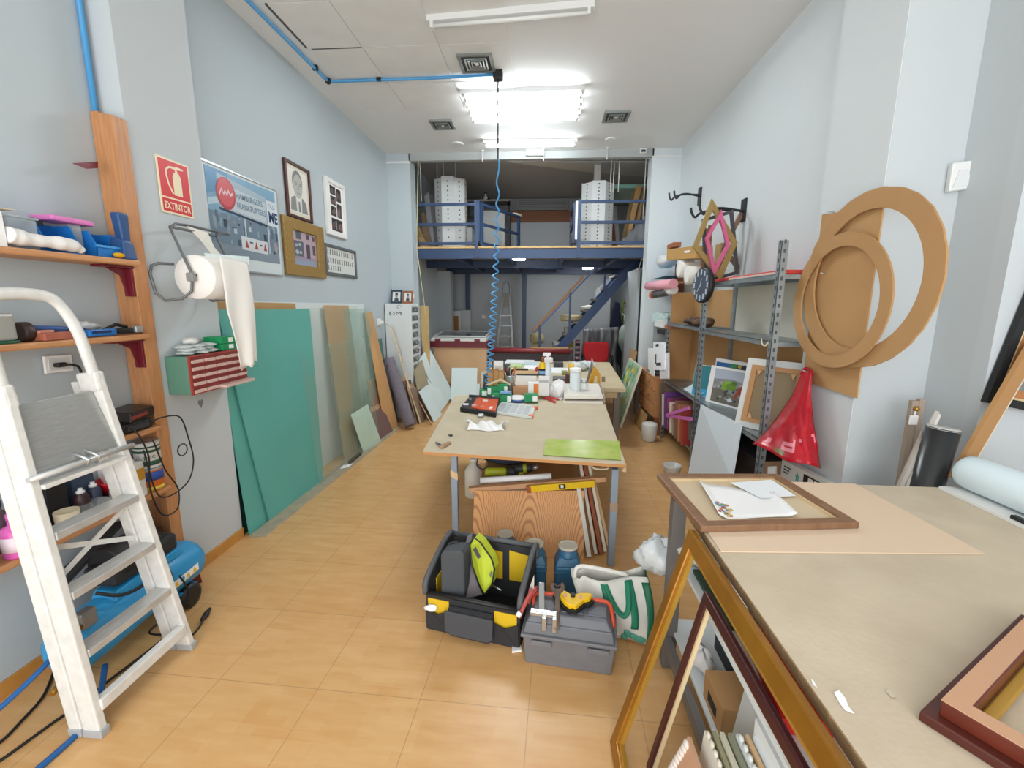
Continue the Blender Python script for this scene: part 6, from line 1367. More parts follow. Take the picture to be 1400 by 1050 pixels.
# suspension rods
for (u,v0,v1,y,lab) in ((574,208,275,7.35,'steel rod hanging at the far left of the opening'),(597,221,244,8.2,'left of the three rods above the left perforated column'),(606,221,243,8.2,'middle of the three rods above the left perforated column'),(622,221,243,8.2,'right of the three rods above the left perforated column'),
                          (836,221,262,7.5,'left of the three rods right of the right perforated column'),(840,221,262,7.5,'middle of the three rods right of the right perforated column'),(847,221,262,7.5,'short rod nearest the leaning boards on the mezzanine'),(884,206,300,7.35,'thin rod hanging close to the right jamb')):
    a,b=W(u,v0,y=y),W(u-2,v1,y=y); b.x=a.x; a.z=ZB; m=MB(); m.tube([a,b],0.008,6); tag(m.build('hanging_rod',mat('rod_white','d0d0cd',0.5),None),lab,'rod','hanging rods')
for (u,x_) in ((660,-0.946),(743,-0.06),(829,0.85)):
    m=MB(); m.lathe([(0.03,0),(0.03,-0.01),(0.009,-0.012),(0.009,-0.15),(0.005,-0.155)],(x_,6.94,ZC),n=10); tag(m.build('ceiling_stud',mat('rod_white','d0d0cd'),None),{660: 'short stud under the ceiling left of the emergency light',743: 'short stud under the ceiling right of the emergency light',829: 'short stud under the ceiling near the right rear cover'}[u],'stud','ceiling studs')
m=MB(); a=W(817,221,y=8.6); b=W(815,250,y=8.6); m.box((a.x-0.055,8.55,b.z-0.2),(a.x+0.055,8.65,ZB)); tag(m.build('white_post',WHITE,None),'white post rising behind the right perforated column','post')
# perforated columns
def column(xc,yc,r,z1,label,hole_rows):
    t=thing('display_column',label,'column',(xc,yc,DT),0,'white perforated columns')
    n=8; off=PI/8
    P=[(r*math.cos(off+2*PI*i/n),r*math.sin(off+2*PI*i/n)) for i in range(n)]
    for i in range(n):
        a,b=P[i],P[(i+1) % n]
        nn=Vector(((a[0]+b[0])/2,(a[1]+b[1])/2,0)).normalized()
        m=MB(); zt=z1+(0.02 if i % 2 else 0.0)
        m.slab([Vector((xc+a[0],yc+a[1],DT+0.002)),Vector((xc+b[0],yc+b[1],DT+0.002)),Vector((xc+b[0],yc+b[1],zt)),Vector((xc+a[0],yc+a[1],zt))],-0.012,nn)
        f=m.build('panel',mat('column_white','dfe3e3',0.5),t)
        if nn.y < 0.1:
            h=MB(); X=Vector((-nn.y,nn.x,0)); c_=Vector((xc,yc,0))+nn*(Vector(((a[0]+b[0])/2,(a[1]+b[1])/2,0)).length)
            for (s0,s1,cnt) in hole_rows:
                for k in range(cnt):
                    z=DT+(z1-DT)*(s0+(s1-s0)*k/max(cnt-1,1)); p=c_+Vector((0,0,z))
                    h.slab([p-X*0.012-Uz*0.012,p+X*0.012-Uz*0.012,p+X*0.012+Uz*0.012,p-X*0.012+Uz*0.012],0.002,nn)
            h.build('holes',mat('hole_dark','55585a',0.8),f)
    m=MB(); m.prism2([(xc+a*0.98,yc+b*0.98,z1-0.03) for a,b in P],[(xc+a*0.98,yc+b*0.98,z1-0.015) for a,b in P]); m.build('top',mat('column_white','dfe3e3'),t)
yc=8.15; a=W(595,300,y=yc); b=W(636,300,y=yc); column((a.x+b.x)/2,yc+0.1,(b.x-a.x)/2*1.06,W(600,246,y=yc).z,'white perforated octagonal column at the left of the mezzanine',((0.45,0.95,9),(0.2,0.3,2)))
a=W(794,300,y=yc); b=W(838,300,y=yc); column((a.x+b.x)/2,yc+0.1,(b.x-a.x)/2*1.06,W(800,252,y=yc).z,'white perforated octagonal column at the right of the mezzanine',((0.08,0.97,18),))
# upstairs left: leaning boards, cabinets
def upboard(pts,y0,y1,name,lab,mm,cat='board',th=0.02):
    """board seen face-on: pixels of its four corners; foot in plane y0, top in plane y1"""
    (a,b,c_,d_)=pts; A,B,C_,D_=W(*a,y=y0),W(*b,y=y0),W(*c_,y=y1),W(*d_,y=y1)
    zmin=min(A.z,B.z)
    A.z=B.z=DT+0.002 if zmin > 2 else A.z
    m=MB(); m.slab([A,B,C_,D_],-th,(0,-1,0)); return tag(m.build(name,mm,None),lab,cat)
upboard(((575,340),(587,340),(572,308),(566,300)),7.45,7.7,'board','tan board leaning low at the left end of the mezzanine',mat('board_tan','94774f',0.8))
upboard(((580,340),(592,340),(580,290),(576,293)),7.6,7.8,'board','brown board leaning in the middle of the left mezzanine stack',mat('board_brown','6f5b44',0.8))
upboard(((588,340),(595,340),(586,263),(580,268)),7.8,8.0,'board','tall grey board leaning behind the left perforated column',mat('board_grey','7c7c80',0.8))
upboard(((590,340),(600,340),(592,268),(583,262)),7.95,8.15,'board','dark tall board leaning rearmost in the left mezzanine stack',mat('board_dark','4d4b4e',0.8))
def ubox(u0,u1,vt,y,dep,name,lab,cat,mm,z0=None,vb=None):
    a,b=W(u0,vt,y=y),W(u1,vt,y=y); z0=DT+0.002 if z0 is None and vb is None else (z0 if vb is None else W(u0,vb,y=y).z)
    m=MB(); m.box((a.x,y,z0),(b.x,y+dep,a.z)); return tag(m.build(name,mm,None,bevel=0.004),lab,cat)
t=thing('wardrobe','white upright cupboard on the mezzanine behind the open gate','cupboard',(-0.9,9.7,DT))
a,b=W(658,288,y=9.6),W(690,288,y=9.6)
m=MB(); m.box((a.x,9.6,DT),(b.x,10.1,a.z)); m.build('carcass',mat('cupboard_white','d5d8d8',0.5),t,bevel=0.005)
m=MB(); m.box((a.x+0.03,9.585,DT+0.05),(b.x-0.06,9.6,a.z-0.16)); m.build('door',mat('cupboard_door','cdd1d1',0.5),t,bevel=0.004)
m=MB(); m.box((a.x+0.03,9.585,a.z-0.13),(b.x-0.25,9.6,a.z-0.03)); m.build('drawer',mat('cupboard_door','cdd1d1'),t,bevel=0.004)
m=MB(); m.lathe([(0.02,0),(0.02,0.02)],(a.x+0.09,9.585,DT+0.45),(0,-1,0),10); m.build('knob',ALU,t)
ubox(637,645,311,8.9,0.4,'white_carton','low white box beside the left perforated column on the mezzanine','box',mat('pale_box','cfd6d6',0.6))
t=thing('dust_hood','dark grey machine hood on the mezzanine between column and gate','machine',(-1.2,9.0,DT))
a,b=W(637,286,y=9.3),W(651,310,y=9.3); m=MB(); m.lathe([(0.1,0),(0.16,0.05),(0.17,0.3),(0.1,0.36)],((a.x+b.x)/2,9.3,DT+0.45),n=18); m.build('hood',DGREY,t)
m=MB(); m.lathe([(0.05,0),(0.05,0.47)],((a.x+b.x)/2,9.3,DT+0.002),n=12); m.build('stand',DGREY,t)
t=thing('shelf_rack','dark metal rack with a pale top holding flasks on the mezzanine','rack',(-0.9,10.3,DT))
a,b=W(640,274,y=10.2),W(697,274,y=10.2)
m=MB(); m.box((a.x,10.15,a.z-0.03),(b.x,10.6,a.z)); m.build('top',mat('pale_rack_top','b9bcb8',0.5),t)
for x in (a.x+0.02,b.x-0.02):
    m=MB(); m.box((x-0.02,10.16,DT),(x+0.02,10.20,a.z-0.03)); m.build('post',DGREY,t)
m=MB(); m.box((a.x,10.16,a.z-0.12),(b.x,10.18,a.z-0.05)); m.build('rail',BLACK,t)
for (u,h,lab) in ((664,0.18,'tall dark topped flask standing on the dark rack'),(667,0.07,'short black pot on the dark rack beside the flask')):
    p=W(u,274,y=10.3); m=MB(); m.use(PAPER if h > .1 else BLACK); m.lathe([(0.045,0),(0.05,h*0.4),(0.02,h*0.6),(0.02,h*0.85)],(p.x,10.3,a.z+0.001),n=14); m.use(BLACK); m.lathe([(0.028,h*0.85),(0.028,h)],(p.x,10.3,a.z+0.001),n=12); tag(m.build('flask',None,None),lab,'flask')
ubox(690,697,293,9.9,0.3,'dark_board','dark upright panel right of the white cupboard','panel',mat('dark_panel_edge','3d4046',0.6))
# back wall upstairs
t=thing('air_conditioner','grey air conditioning grille high on the back wall','air conditioner',(0.2,11.1,3.9))
a,b=W(706,272,y=11.1),W(777,287,y=11.1)
m=MB(); m.box((a.x,11.08,b.z),(b.x,11.195,a.z)); m.build('casing',mat('ac_grey','a3a4a6',0.5),t,bevel=0.01)
for k in range(5):
    m=MB(); z=b.z+(a.z-b.z)*(0.15+0.16*k); m.box((a.x+0.05,11.07,z),(b.x-0.05,11.082,z+0.018)); m.build('louvre',mat('ac_louvre','87888b',0.5),t)
a,b=W(690,289,y=11.15),W(788,303,y=11.15); m=MB(); m.box((a.x-0.3,11.12,b.z),(b.x,11.198,a.z)); tag(m.build('brown_board',mat('board_rust','a9755a',0.7),None),'long brown board fixed along the back wall under the grille','board')
a,b=W(690,304,y=11.0),W(786,304,y=11.0); m=MB(); m.box((a.x-0.3,11.05,DT),(b.x,11.118,a.z)); tag(m.build('pale_board',mat('pale_blue_panel','d3dae0',0.6),None),'big pale panel standing against the back wall upstairs','board')
# upstairs right
t=thing('light_fitting','long pale green fitting lying high at the right of the mezzanine','fitting',(1.4,10.4,3.9))
a,b=W(838,253,y=8.7),W(884,256,y=8.7); m=MB(); m.box((a.x,8.65,a.z-0.07),(b.x,8.85,a.z)); m.build('cover',mat('pale_teal','8fc9bb',0.5),t,bevel=0.01)
m=MB(); m.box((a.x,8.65,a.z-0.33),(b.x,8.83,a.z-0.072)); m.build('panel',mat('olive_panel','5e6a5e',0.6),t)
upboard(((853,340),(858,340),(878,253),(870,254)),8.15,8.4,'plank','tall light brown plank leaning rightwards behind the right railing',mat('plank_light','b08a5a',0.7),'plank')
upboard(((846,340),(852,340),(870,256),(864,262)),8.3,8.6,'board','wide olive brown board leaning behind the light planks',mat('board_olive','7b6746',0.8))
upboard(((860,340),(866,340),(884,253),(880,254)),8.2,8.45,'plank','second light plank leaning at the far right of the mezzanine',mat('plank_light2','9c7a50',0.7),'plank')
upboard(((842,340),(850,340),(842,275),(836,262)),8.6,8.9,'board','white grey board leaning right of the right perforated column',mat('board_white_grey','b7b9b9',0.7))
upboard(((838,340),(844,340),(840,305),(836,300)),8.5,8.7,'board','short reddish board at the foot of the right perforated column',mat('board_reddish','8d5a48',0.8))
m=MB()
def tarp(a,b):
    A=W(842,343,y=7.7); A.z=DT+0.01; B=W(886,342,y=7.7); B.z=DT+0.01; top=W(850,330,y=8.0).lerp(W(886,290,y=8.0),a)
    p=A.lerp(B,a).lerp(top,b); p.z += 0.04*math.sin(a*14+b*4)*b*(1-b)*3+0.02*math.sin(a*25)*b; return p
m.grid(tarp,26,10); tag(m.build('plastic_sheeting',mat('grey_plastic_sheet','85898e',0.35,bump=0.2),None,solid=0.01),'grey plastic sheeting heaped at the right end of the mezzanine','sheeting')
# ---------------------------------------------------------------- lamps under the mezzanine
LIT=mat('lit_bulkhead','f6fcff',0.3,emit=45.0)
for k,(x,y,lab) in enumerate(((-0.448,7.62,'lit white lamp under the mezzanine near its front beam'),(0.884,9.67,'lit white lamp under the mezzanine above the stair rail'))):
    t=thing('bulkhead_lamp',lab,'lamp',(x,y,2.41),0,'lamps under the mezzanine')
    m=MB(); m.box((-0.14,-0.20,0.15),(0.14,0.20,0.20)); m.build('back_plate',FITW,t,bevel=0.005,local=True)
    m=MB(); m.prism2([(-0.10,-0.15,0.06),(0.10,-0.15,0.06),(0.10,0.15,0.06),(-0.10,0.15,0.06)],[(-0.13,-0.19,0.15),(0.13,-0.19,0.15),(0.13,0.19,0.15),(-0.13,0.19,0.15)]); m.build('diffuser',LIT,t,bevel=0.02,local=True)
    m=MB(); m.tube([(0,0,0.18),(0,0,0.205)],0.02,8); m.build('stem',FITW,t,local=True)
m=MB(); m.tube([W(722,366,y=8.5),W(770,368,y=8.5)],0.012,6); tag(m.build('cable_conduit',BLUEST,None),'blue conduit running under the mezzanine between its lamps','conduit')
# ---------------------------------------------------------------- below: glass topped desk, press, ladder
t=thing('glass_table','beige cased machine with dark red rim and glass lid under the mezzanine','machine',(-1.55,8.3,0))
x0,x1=W(588,475,y=8.0).x,W(666,475,y=8.0).x
BG=mat('beige_case','d0ab82',0.7,c2='c8a27a')
m=MB(); m.box((x0+0.06,8.02,0),(x1-0.01,8.95,0.96)); m.build('case',BG,t,bevel=0.004)
m=MB(); m.box((x0+0.06,8.01,0),(x1-0.01,8.02,0.30)); m.build('plinth',mat('plinth_brown','b98455',0.7),t)
m=MB(); m.box((x0,7.99,0.96),(x1,9.0,1.075)); m.build('rim',mat('dark_red_rim','641824',0.45),t,bevel=0.004)
m=MB(); m.box((x0+0.02,7.985,1.076),(x1-0.02,9.0,1.13)); m.build('bed',mat('white_bed','d5d6d3',0.5),t,bevel=0.004)
for k in range(3):
    x=x0+0.15+0.36*k; m=MB(); m.box((x-0.05,7.975,1.06),(x+0.05,7.992,1.12)); m.build('clip',mat('dark_red_rim','641824'),t)
m=MB(); m.slab([(x0+0.03,8.2,1.14),(x1-0.05,8.2,1.14),(x1-0.05,9.0,1.19),(x0+0.03,9.0,1.19)],0.012); m.build('glass_lid',mat('smoked_glass','4a4c52',0.08),t)
m=MB(); m.ring([Vector((x0+0.02,8.19,1.138)),Vector((x1-0.04,8.19,1.138)),Vector((x1-0.04,9.01,1.19)),Vector((x0+0.02,9.01,1.19))],[Vector((x0+0.05,8.23,1.14)),Vector((x1-0.07,8.23,1.14)),Vector((x1-0.07,8.97,1.188)),Vector((x0+0.05,8.97,1.188))],0.02,(0,0,1)); m.build('lid_frame',mat('lid_frame_grey','c4c7c5',0.4),t)
t=thing('roller_press','long dark red roller press behind the cluttered tables','machine',(-0.3,8.15,0))
x0,x1=W(669,484,y=8.1).x,W(783,484,y=8.1).x
m=MB(); m.tube([(x0,8.1,0.915),(x1,8.1,0.905)],0.045,14); m.build('roller',mat('roller_red','7d2b2f',0.45),t)
m=MB(); m.box((x0+0.03,8.12,0.72),(x1,8.55,0.86)); m.build('bed',mat('bed_dark','3d3438',0.5),t)
for x in (x0+0.02,x1-0.03):
    m=MB(); m.box((x-0.03,8.1,0),(x+0.03,8.5,0.75)); m.build('leg',mat('press_cream','d3c7ae',0.6),t)
    m=MB(); m.box((x-0.025,8.06,0.74),(x+0.025,8.5,0.95)); m.build('end_plate',DGREY,t,bevel=0.005)
m=MB(); m.tube([(x0-0.03,8.05,1.0),(x0+0.03,8.06,0.95)],0.012,8); m.build('crank',BLACK,t)
a,b=W(725,481,y=8.7),W(782,481,y=8.7)
m=MB(); m.box((a.x,8.58,0.0),(b.x,8.72,W(725,475,y=8.6).z)); tag(m.build('tan_bench',mat('tan_rail','bf9763',0.6),None,bevel=0.003),'tan wooden rail standing behind the red roller press','bench')
t=thing('framed_card','white framed card standing up behind the brown cartons','frame',(-0.45,7.7,TT))
a,b=W(675,512,y=4.785),W(688,512,y=4.785); q=Quad((a.x,4.785,TT+.003),(b.x,4.785,TT+.003),(a.x,4.795,W(676,493,y=4.79).z))
m=MB(); q.frame(m,0.14,0.14,0,0.02); m.build('frame',WHITE,t); m=MB(); q.rect(m,0.1,0.1,0.9,0.9,0,0.006); m.build('backing',mat('pale_card','d5d2c8',0.7),t)
# aluminium ladder at the back wall
t=thing('step_ladder','grey aluminium step ladder leaning against the far back wall','ladder',(-0.95,10.9,0))
GA=mat('dull_aluminium','9a9d9c',0.4,0.5)
yb,yt_=10.55,11.05
def LB(u,v,f): return W(u,v,y=yb+(yt_-yb)*f)
bl,br=W(678,478,y=yb),W(701,478,y=yb)
bl.z=br.z=0; bl.x -= 0.05; br.x += 0.04
tl_,tr_=W(688,402,y=10.95),W(697,402,y=10.95)
for a,b in ((bl,tl_),(br,tr_)):
    m=MB(); X=b-a; m.cbox((a+b)/2,(X.length,0.05,0.045),frame(X,(0,-1,0.2))); m.build('stile',GA,t)
for k in range(6):
    f=0.12+0.125*k; p,q_=bl.lerp(tl_,f),br.lerp(tr_,f); m=MB(); m.cbox((p+q_)/2,((q_-p).length,0.09,0.03)); m.build('step',mat('step_grey','b5b8b8',0.4,0.4),t)
f=0.86; p,q_=bl.lerp(tl_,f),br.lerp(tr_,f); m=MB(); m.slab([p,q_,tr_+Vector((0,0,0.02)),tl_+Vector((0,0,0.02))],0.02); m.build('platform',mat('platform_grey','8a8780',0.5),t)
m=MB(); m.tube(smooth_path([tl_,tl_+Vector((0.0,0.02,0.18)),tl_.lerp(tr_,0.25)+Vector((0,0.03,0.28)),tl_.lerp(tr_,0.75)+Vector((0,0.03,0.28)),tr_+Vector((0,0.02,0.18)),tr_],5),0.015,8); m.build('hand_rail',GA,t)
# white / brown panels and socket on the back wall
t=thing('wall_switch','white switch plate on the back wall left of the coiled hose','switch',(-1.35,11.19,1.6))
p=W(661,433,y=11.19); m=MB(); m.box((p.x-0.045,11.18,p.z-0.045),(p.x+0.045,11.2,p.z+0.045)); m.build('plate',WHITE,t,bevel=0.004)
m=MB(); m.box((p.x-0.02,11.172,p.z-0.025),(p.x+0.02,11.181,p.z+0.025)); m.build('rocker',PAPER,t)
def floorboard(u0,u1,vt,y,name,lab,mm,cat='board',th=0.03):
    a,b=W(u0,vt,y=y),W(u1,vt,y=y); m=MB(); m.box((a.x,y,0),(b.x,y+th,a.z)); return tag(m.build(name,mm,None),lab,cat)
floorboard(630,643,424,10.75,'white_board','pale grey panel standing behind the glass topped machine, right one',mat('pale_grey_panel','b9bfc2',0.6))
t=thing('brown_backed_board','white edged board with brown back standing behind the glass topped machine','board',(-2.0,10.6,0))
a,b=W(610,425,y=10.6),W(630,425,y=10.6); m=MB(); m.box((a.x,10.6,0),(b.x,10.64,a.z)); m.build('board',mat('pale_edge','c7cacb',0.6),t)
m=MB(); m.box((a.x+0.03,10.592,0),(b.x-0.06,10.6,W(610,432,y=10.6).z)); m.build('brown_face',mat('brown_face','94683d',0.8),t)
m=MB(); m.box((a.x-0.01,10.59,0),(a.x+0.03,10.6,a.z)); m.build('dark_edge',mat('dark_edge','3f3c3a',0.7),t)
# ---------------------------------------------------------------- stair to the mezzanine
t=thing('staircase','steep blue steel staircase rising to the mezzanine at right','staircase',(0.6,9.4,0))
ys0,ys1=9.0,9.72
A=W(767,475,y=ys0); B=W(857,373,y=ys0); d=(B-A); d=d/d.z
bot=A-d*A.z; top=A+d*(2.56-A.z)
for y in (ys0,ys1):
    a,b=Vector((bot.x,y,0.0)),Vector((top.x,y,2.56)); off=Vector((0.11,0,0))
    m=MB(); m.slab([a-off,a+off,b+off,b-off],0.03,(0,1,0)); m.build('stringer',mat('stair_blue','24406a',0.45),t)
n_s=11
for k in range(1,n_s):
    z=0.23*k; x=bot.x+d.x*z
    m=MB(); m.box((x-0.19,ys0+0.02,z-0.02),(x+0.06,ys1+0.02,z+0.012)); m.build('tread',mat('tread_grey','6d6a68',0.6),t)
for (u,v0) in ((780,395),(738,440),(827,376)):
    p=W(u,v0,y=ys0); zb=(p.x-bot.x)/d.x
    m=MB(); m.box((p.x-0.02,ys0-0.02,max(0,zb)),(p.x+0.02,ys0+0.02,p.z)); m.build('baluster',mat('stair_blue','24407c'),t)
a,b=W(729,452,y=ys0),W(797,379,y=ys0); X=b-a; m=MB(); m.cbox((a+b)/2,(X.length,0.06,0.045),frame(X)); m.build('hand_rail',mat('handrail_wood','a5734a',0.5),t,bevel=0.008)
a,b=W(731,455,y=ys0),W(815,366,y=ys0); X=b-a; m=MB(); m.cbox((a+b)/2,(X.length,0.03,0.03),frame(X)); m.build('hand_rail_bar',mat('stair_blue_light','4c6392',0.45),t)
m=MB(); m.tube(smooth_path([W(833,347,y=8.95),W(841,351,y=8.9),W(844,347,y=8.9),W(842,341,y=8.9),W(837,336,y=8.95)],5),0.012,6); tag(m.build('cable_loop',PAPER,None),'white cable loop hanging on the blue stair stringer','cable')
def onstep(u,v,y,name,lab,cat,mm,shape):
    p=W(u,v,y=y); m=MB(); shape(m,p); return tag(m.build(name,mm,None),lab,cat)
def tread_z(k): return 0.23*k+0.013
def tread_x(k): return bot.x+d.x*0.23*k
k=7; m=MB(); m.blob((tread_x(k)-0.06,9.3,tread_z(k)+0.05),(0.13,0.2,0.05),18,10,0.15,2); tag(m.build('cloth',mat('pale_rag','d9d6cc',0.9),None),'pale folded cloth lying on an upper stair tread','cloth')
k=6; m=MB(); m.tube([(tread_x(k)-0.42,9.35,tread_z(k)+0.075),(tread_x(k)+0.02,9.35,tread_z(k)+0.075)],0.07,16); tag(m.build('fabric_roll',mat('cream_roll','d2c396',0.8),None),'cream roll lying across a middle stair tread','roll')
k=5; m=MB(); m.box((tread_x(k)-0.15,9.2,tread_z(k)),(tread_x(k)-0.02,9.45,tread_z(k)+0.12)); tag(m.build('carton',mat('grey_carton','86847f',0.7),None),'grey box on the stair tread below the cream roll','box')
k=4; m=MB(); m.box((tread_x(k)-0.17,9.1,tread_z(k)),(tread_x(k)+0.0,9.6,tread_z(k)+0.03)); tag(m.build('papers',mat('pale_papers','b5b1aa',0.7),None),'pale papers on the fourth stair tread','papers')
k=3; m=MB(); m.box((tread_x(k)-0.17,9.15,tread_z(k)),(tread_x(k)+0.03,9.55,tread_z(k)+0.13)); tag(m.build('drawer_box',mat('box_brown','8a5c44',0.7),None),'brown box on a lower stair tread','box')
k=2
for j,(dx,c,lab) in enumerate(((-0.17,'d2cdb8','cream bottle at the left on the low stair tread'),(-0.10,'2c2a2c','black bottle in the middle on the low stair tread'),(-0.03,'e0dcd6','white bottle at the right on the low stair tread'))):
    m=MB(); m.lathe([(0.03,0),(0.032,0.14),(0.012,0.18),(0.012,0.22)],(tread_x(k)+dx,9.2,tread_z(k)),n=12); tag(m.build('bottle',mat('bottle_'+c,c,0.5),None),lab,'bottle','bottles on the stair')
m=MB(); m.blob((tread_x(3)-0.33,9.95,0.99),(0.16,0.14,0.14),18,10,0.12,9)
m.box((tread_x(3)-0.40,9.88,0.0),(tread_x(3)-0.26,10.02,0.9)); tag(m.build('wrapped_stool',mat('straw_yellow','b9ae80',0.9),None),'straw coloured bundle on a stand left of the stair','bundle')
m=MB(); a=W(777,490,y=9.85); m.prism2([(a.x-0.25,9.8,0),(a.x+0.12,9.8,0),(a.x+0.12,10.1,0),(a.x-0.25,10.1,0)],[(a.x-0.06,9.85,0.95),(a.x+0.1,9.85,0.95),(a.x+0.1,10.0,0.95),(a.x-0.06,10.0,0.95)]); tag(m.build('yellow_sack',mat('mustard_sack','b38a1f',0.8),None),'mustard yellow sack behind the foot of the stair','sack')
# wrapped panel, garment, stand, chair
m=MB(); A_,B_=W(797,450,y=10.0),W(845,447,y=10.0)
def wrap(a,b):
    p=A_.lerp(B_,a); z=p.z*b; return Vector((p.x+0.02*math.sin(b*9),10.0+0.03*math.sin(a*17+b*5)+0.02*math.sin(a*31),z))
m.grid(wrap,26,16); tag(m.build('wrapped_board',mat('grey_wrap_film','8f9092',0.25,c2='75767a',scale=2,bump=0.3),None,solid=0.03),'big panel wrapped in shiny grey film behind the red chair','panel')
m=MB(); A_,B_=W(802,395,y=10.6),W(836,378,y=10.6); m.prism2([Vector((A_.x,10.6,0.9)),Vector((B_.x,10.6,0.9)),Vector((B_.x,10.6,B_.z)),W(815,395,y=10.6)],[Vector((A_.x,10.7,0.9)),Vector((B_.x,10.7,0.9)),Vector((B_.x,10.7,B_.z)),W(815,395,y=10.7)]); tag(m.build('grey_sheet',mat('grey_sheet_board','a4a7a9',0.5),None),'light grey sheet leaning under the stair','board')
m=MB(); g=[W(u,v,y=10.4) for u,v in ((834,470),(849,470),(849,500),(846,440),(845,414),(840,412),(837,425),(832,452))]
g=[W(u,v,y=10.4) for u,v in ((832,470),(849,505),(850,440),(847,414),(841,412),(838,424),(834,448))]
m.prism2(g,[p+Vector((0,0.12,0)) for p in g]); tag(m.build('navy_coat',mat('navy_cloth','1b2036',0.95),None,bevel=0.03),'navy coat hanging beside the yellow green stand','coat')
t=thing('coat_stand','yellow green metal stand with hooks at the back right','stand',(1.75,10.5,0))
p=W(851,440,y=10.5); YG=mat('yellow_green_paint','66742c',0.5)
m=MB(); m.tube([(p.x,10.5,0),(p.x,10.5,W(851,410,y=10.5).z)],0.02,8); m.build('pole',YG,t)
for k in range(5):
    z=W(851,412+6*k,y=10.5).z; a_=k*1.3; m=MB(); m.tube([(p.x,10.5,z-0.05),(p.x+0.07*math.cos(a_)+0.03,10.45+0.05*math.sin(a_),z),(p.x+0.10*math.cos(a_)+0.03,10.45+0.06*math.sin(a_),z+0.05)],0.014,6); m.build('hook',mat('ochre_paint','8d7434',0.5),t)
m=MB(); m.lathe([(0.22,0),(0.2,0.03),(0.03,0.06)],(p.x,10.5,0),n=16); m.build('base',YG,t)
m=MB(); p=W(857,470,y=10.2); m.blob((p.x-0.02,10.2,0.98),(0.17,0.12,0.33),20,14,0.12,6); m.tube([(p.x-0.06,10.2,1.25),(p.x-0.07,10.3,1.5),(p.x-0.1,10.44,1.55)],0.01,6); tag(m.build('hanging_bag',mat('pale_green_bag','aebcb2',0.5),None),'pale plastic bag hanging on the yellow green stand','bag')
m=MB(); p=W(862,490,y=10.0); m.lathe([(0.12,0),(0.15,0.5),(0.16,0.55)],(1.78,9.45,0.0),n=18); tag(m.build('green_bucket',mat('bin_green','1f5c34',0.5),None),'dark green bin at the foot of the pale hanging bag','bin')
t=thing('striped_roll','pink and white striped roll standing left of the red chair','roll',(0.62,9.3,0))
p=W(790,465,y=9.3)
m=MB(); m.tube([(p.x,9.3,0),(p.x,9.3,p.z)],0.05,14); m.build('roll',mat('roll_dark','4a4448',0.6),t)
for k in range(5):
    m=MB(); z=p.z-0.06-0.11*k; m.lathe([(0.051,0),(0.0515,0.05)],(p.x,9.3,z),n=14); m.build('stripe',mat('roll_pink','d3a9b4',0.6),t)
t=thing('office_chair','red upholstered office chair with black arms under the mezzanine','chair',(0.93,8.8,0))
CR=mat('chair_red','b81f26',0.8)
x0,x1=W(797,480,y=8.9).x,W(833,480,y=8.9).x; zb,zt=W(815,496,y=8.9).z,W(815,467,y=8.9).z; xc=(x0+x1)/2
def backf(a,b):
    w=(x1-x0)/2*(0.86+0.14*math.sin(b*PI*0.8))*(1 if 0.08 < b < 0.92 else 0.86); return Vector((xc+(a-0.5)*2*w,8.92-0.05*math.cos((a-0.5)*3)+0.02*math.sin(b*3),zb+(zt-zb)*b))
m=MB(); m.grid(backf,12,10); m.build('backrest',CR,t,solid=0.07,subsurf=1)
m=MB(); m.cbox((xc,8.66,0.53),(0.46,0.46,0.09)); m.build('seat',CR,t,bevel=0.04)
for s in (-1,1):
    m=MB(); x=xc+s*0.27; m.tube(smooth_path([(xc+s*0.2,8.70,0.50),(x,8.72,0.52),(x,8.80,0.70),(x,8.76,0.76),(x,8.55,0.76),(x,8.50,0.70),(x,8.6,0.55)],4),0.022,8); m.build('armrest',BLACK,t)
m=MB(); m.tube([(xc,8.9,0.50),(xc,8.98,0.70)],0.025,8); m.build('back_support',BLACK,t)
m=MB(); m.tube([(xc,8.66,0.10),(xc,8.66,0.50)],0.03,10); m.build('column',BLACK,t)
for k in range(5):
    a_=k*2*PI/5+0.3; m=MB(); e=Vector((xc+0.28*math.cos(a_),8.66+0.28*math.sin(a_),0.07)); m.tube([(xc,8.66,0.11),e],[0.03,0.02],8); b_=m.build('base_leg',BLACK,t); m=MB(); m.lathe([(0.03,-0.02),(0.03,0.02)],e-Vector((0,0,0.04)),(math.sin(a_),-math.cos(a_),0),12); m.build('castor',BLACK,b_)
# right side of the back room
a=W(872,430,y=8.2); m=MB(); m.box((1.56,7.9,0),(1.60,8.9,2.35)); tag(m.build('grey_partition',mat('partition_grey','bcc3c6',0.6),None),'pale grey door panel standing just inside the right jamb','panel')
m=MB(); m.box((1.962,9.0,0),(1.979,10.4,2.4)); tag(m.build('dark_shutter',mat('dark_green_door','2d3b38',0.6),None),'dark green door leaf on the right wall of the back room','door')
t=thing('wall_hook','small wire hook fixture above the stair beside the right jamb','hook',(1.5,7.4,2.35))
p=W(868,370,y=7.45); m=MB(); m.tube([p,p+Vector((0.06,0,0.03)),p+Vector((0.12,0.02,-0.02))],0.012,6); m.build('arm',ALU,t); m=MB(); m.tube(smooth_path([p+Vector((0.06,0,0.03)),p+Vector((0.10,0,0.18)),p+Vector((0.16,0,0.30))],4),0.006,6); m.build('cord',mat('cream_cord','d8d2bd'),t)
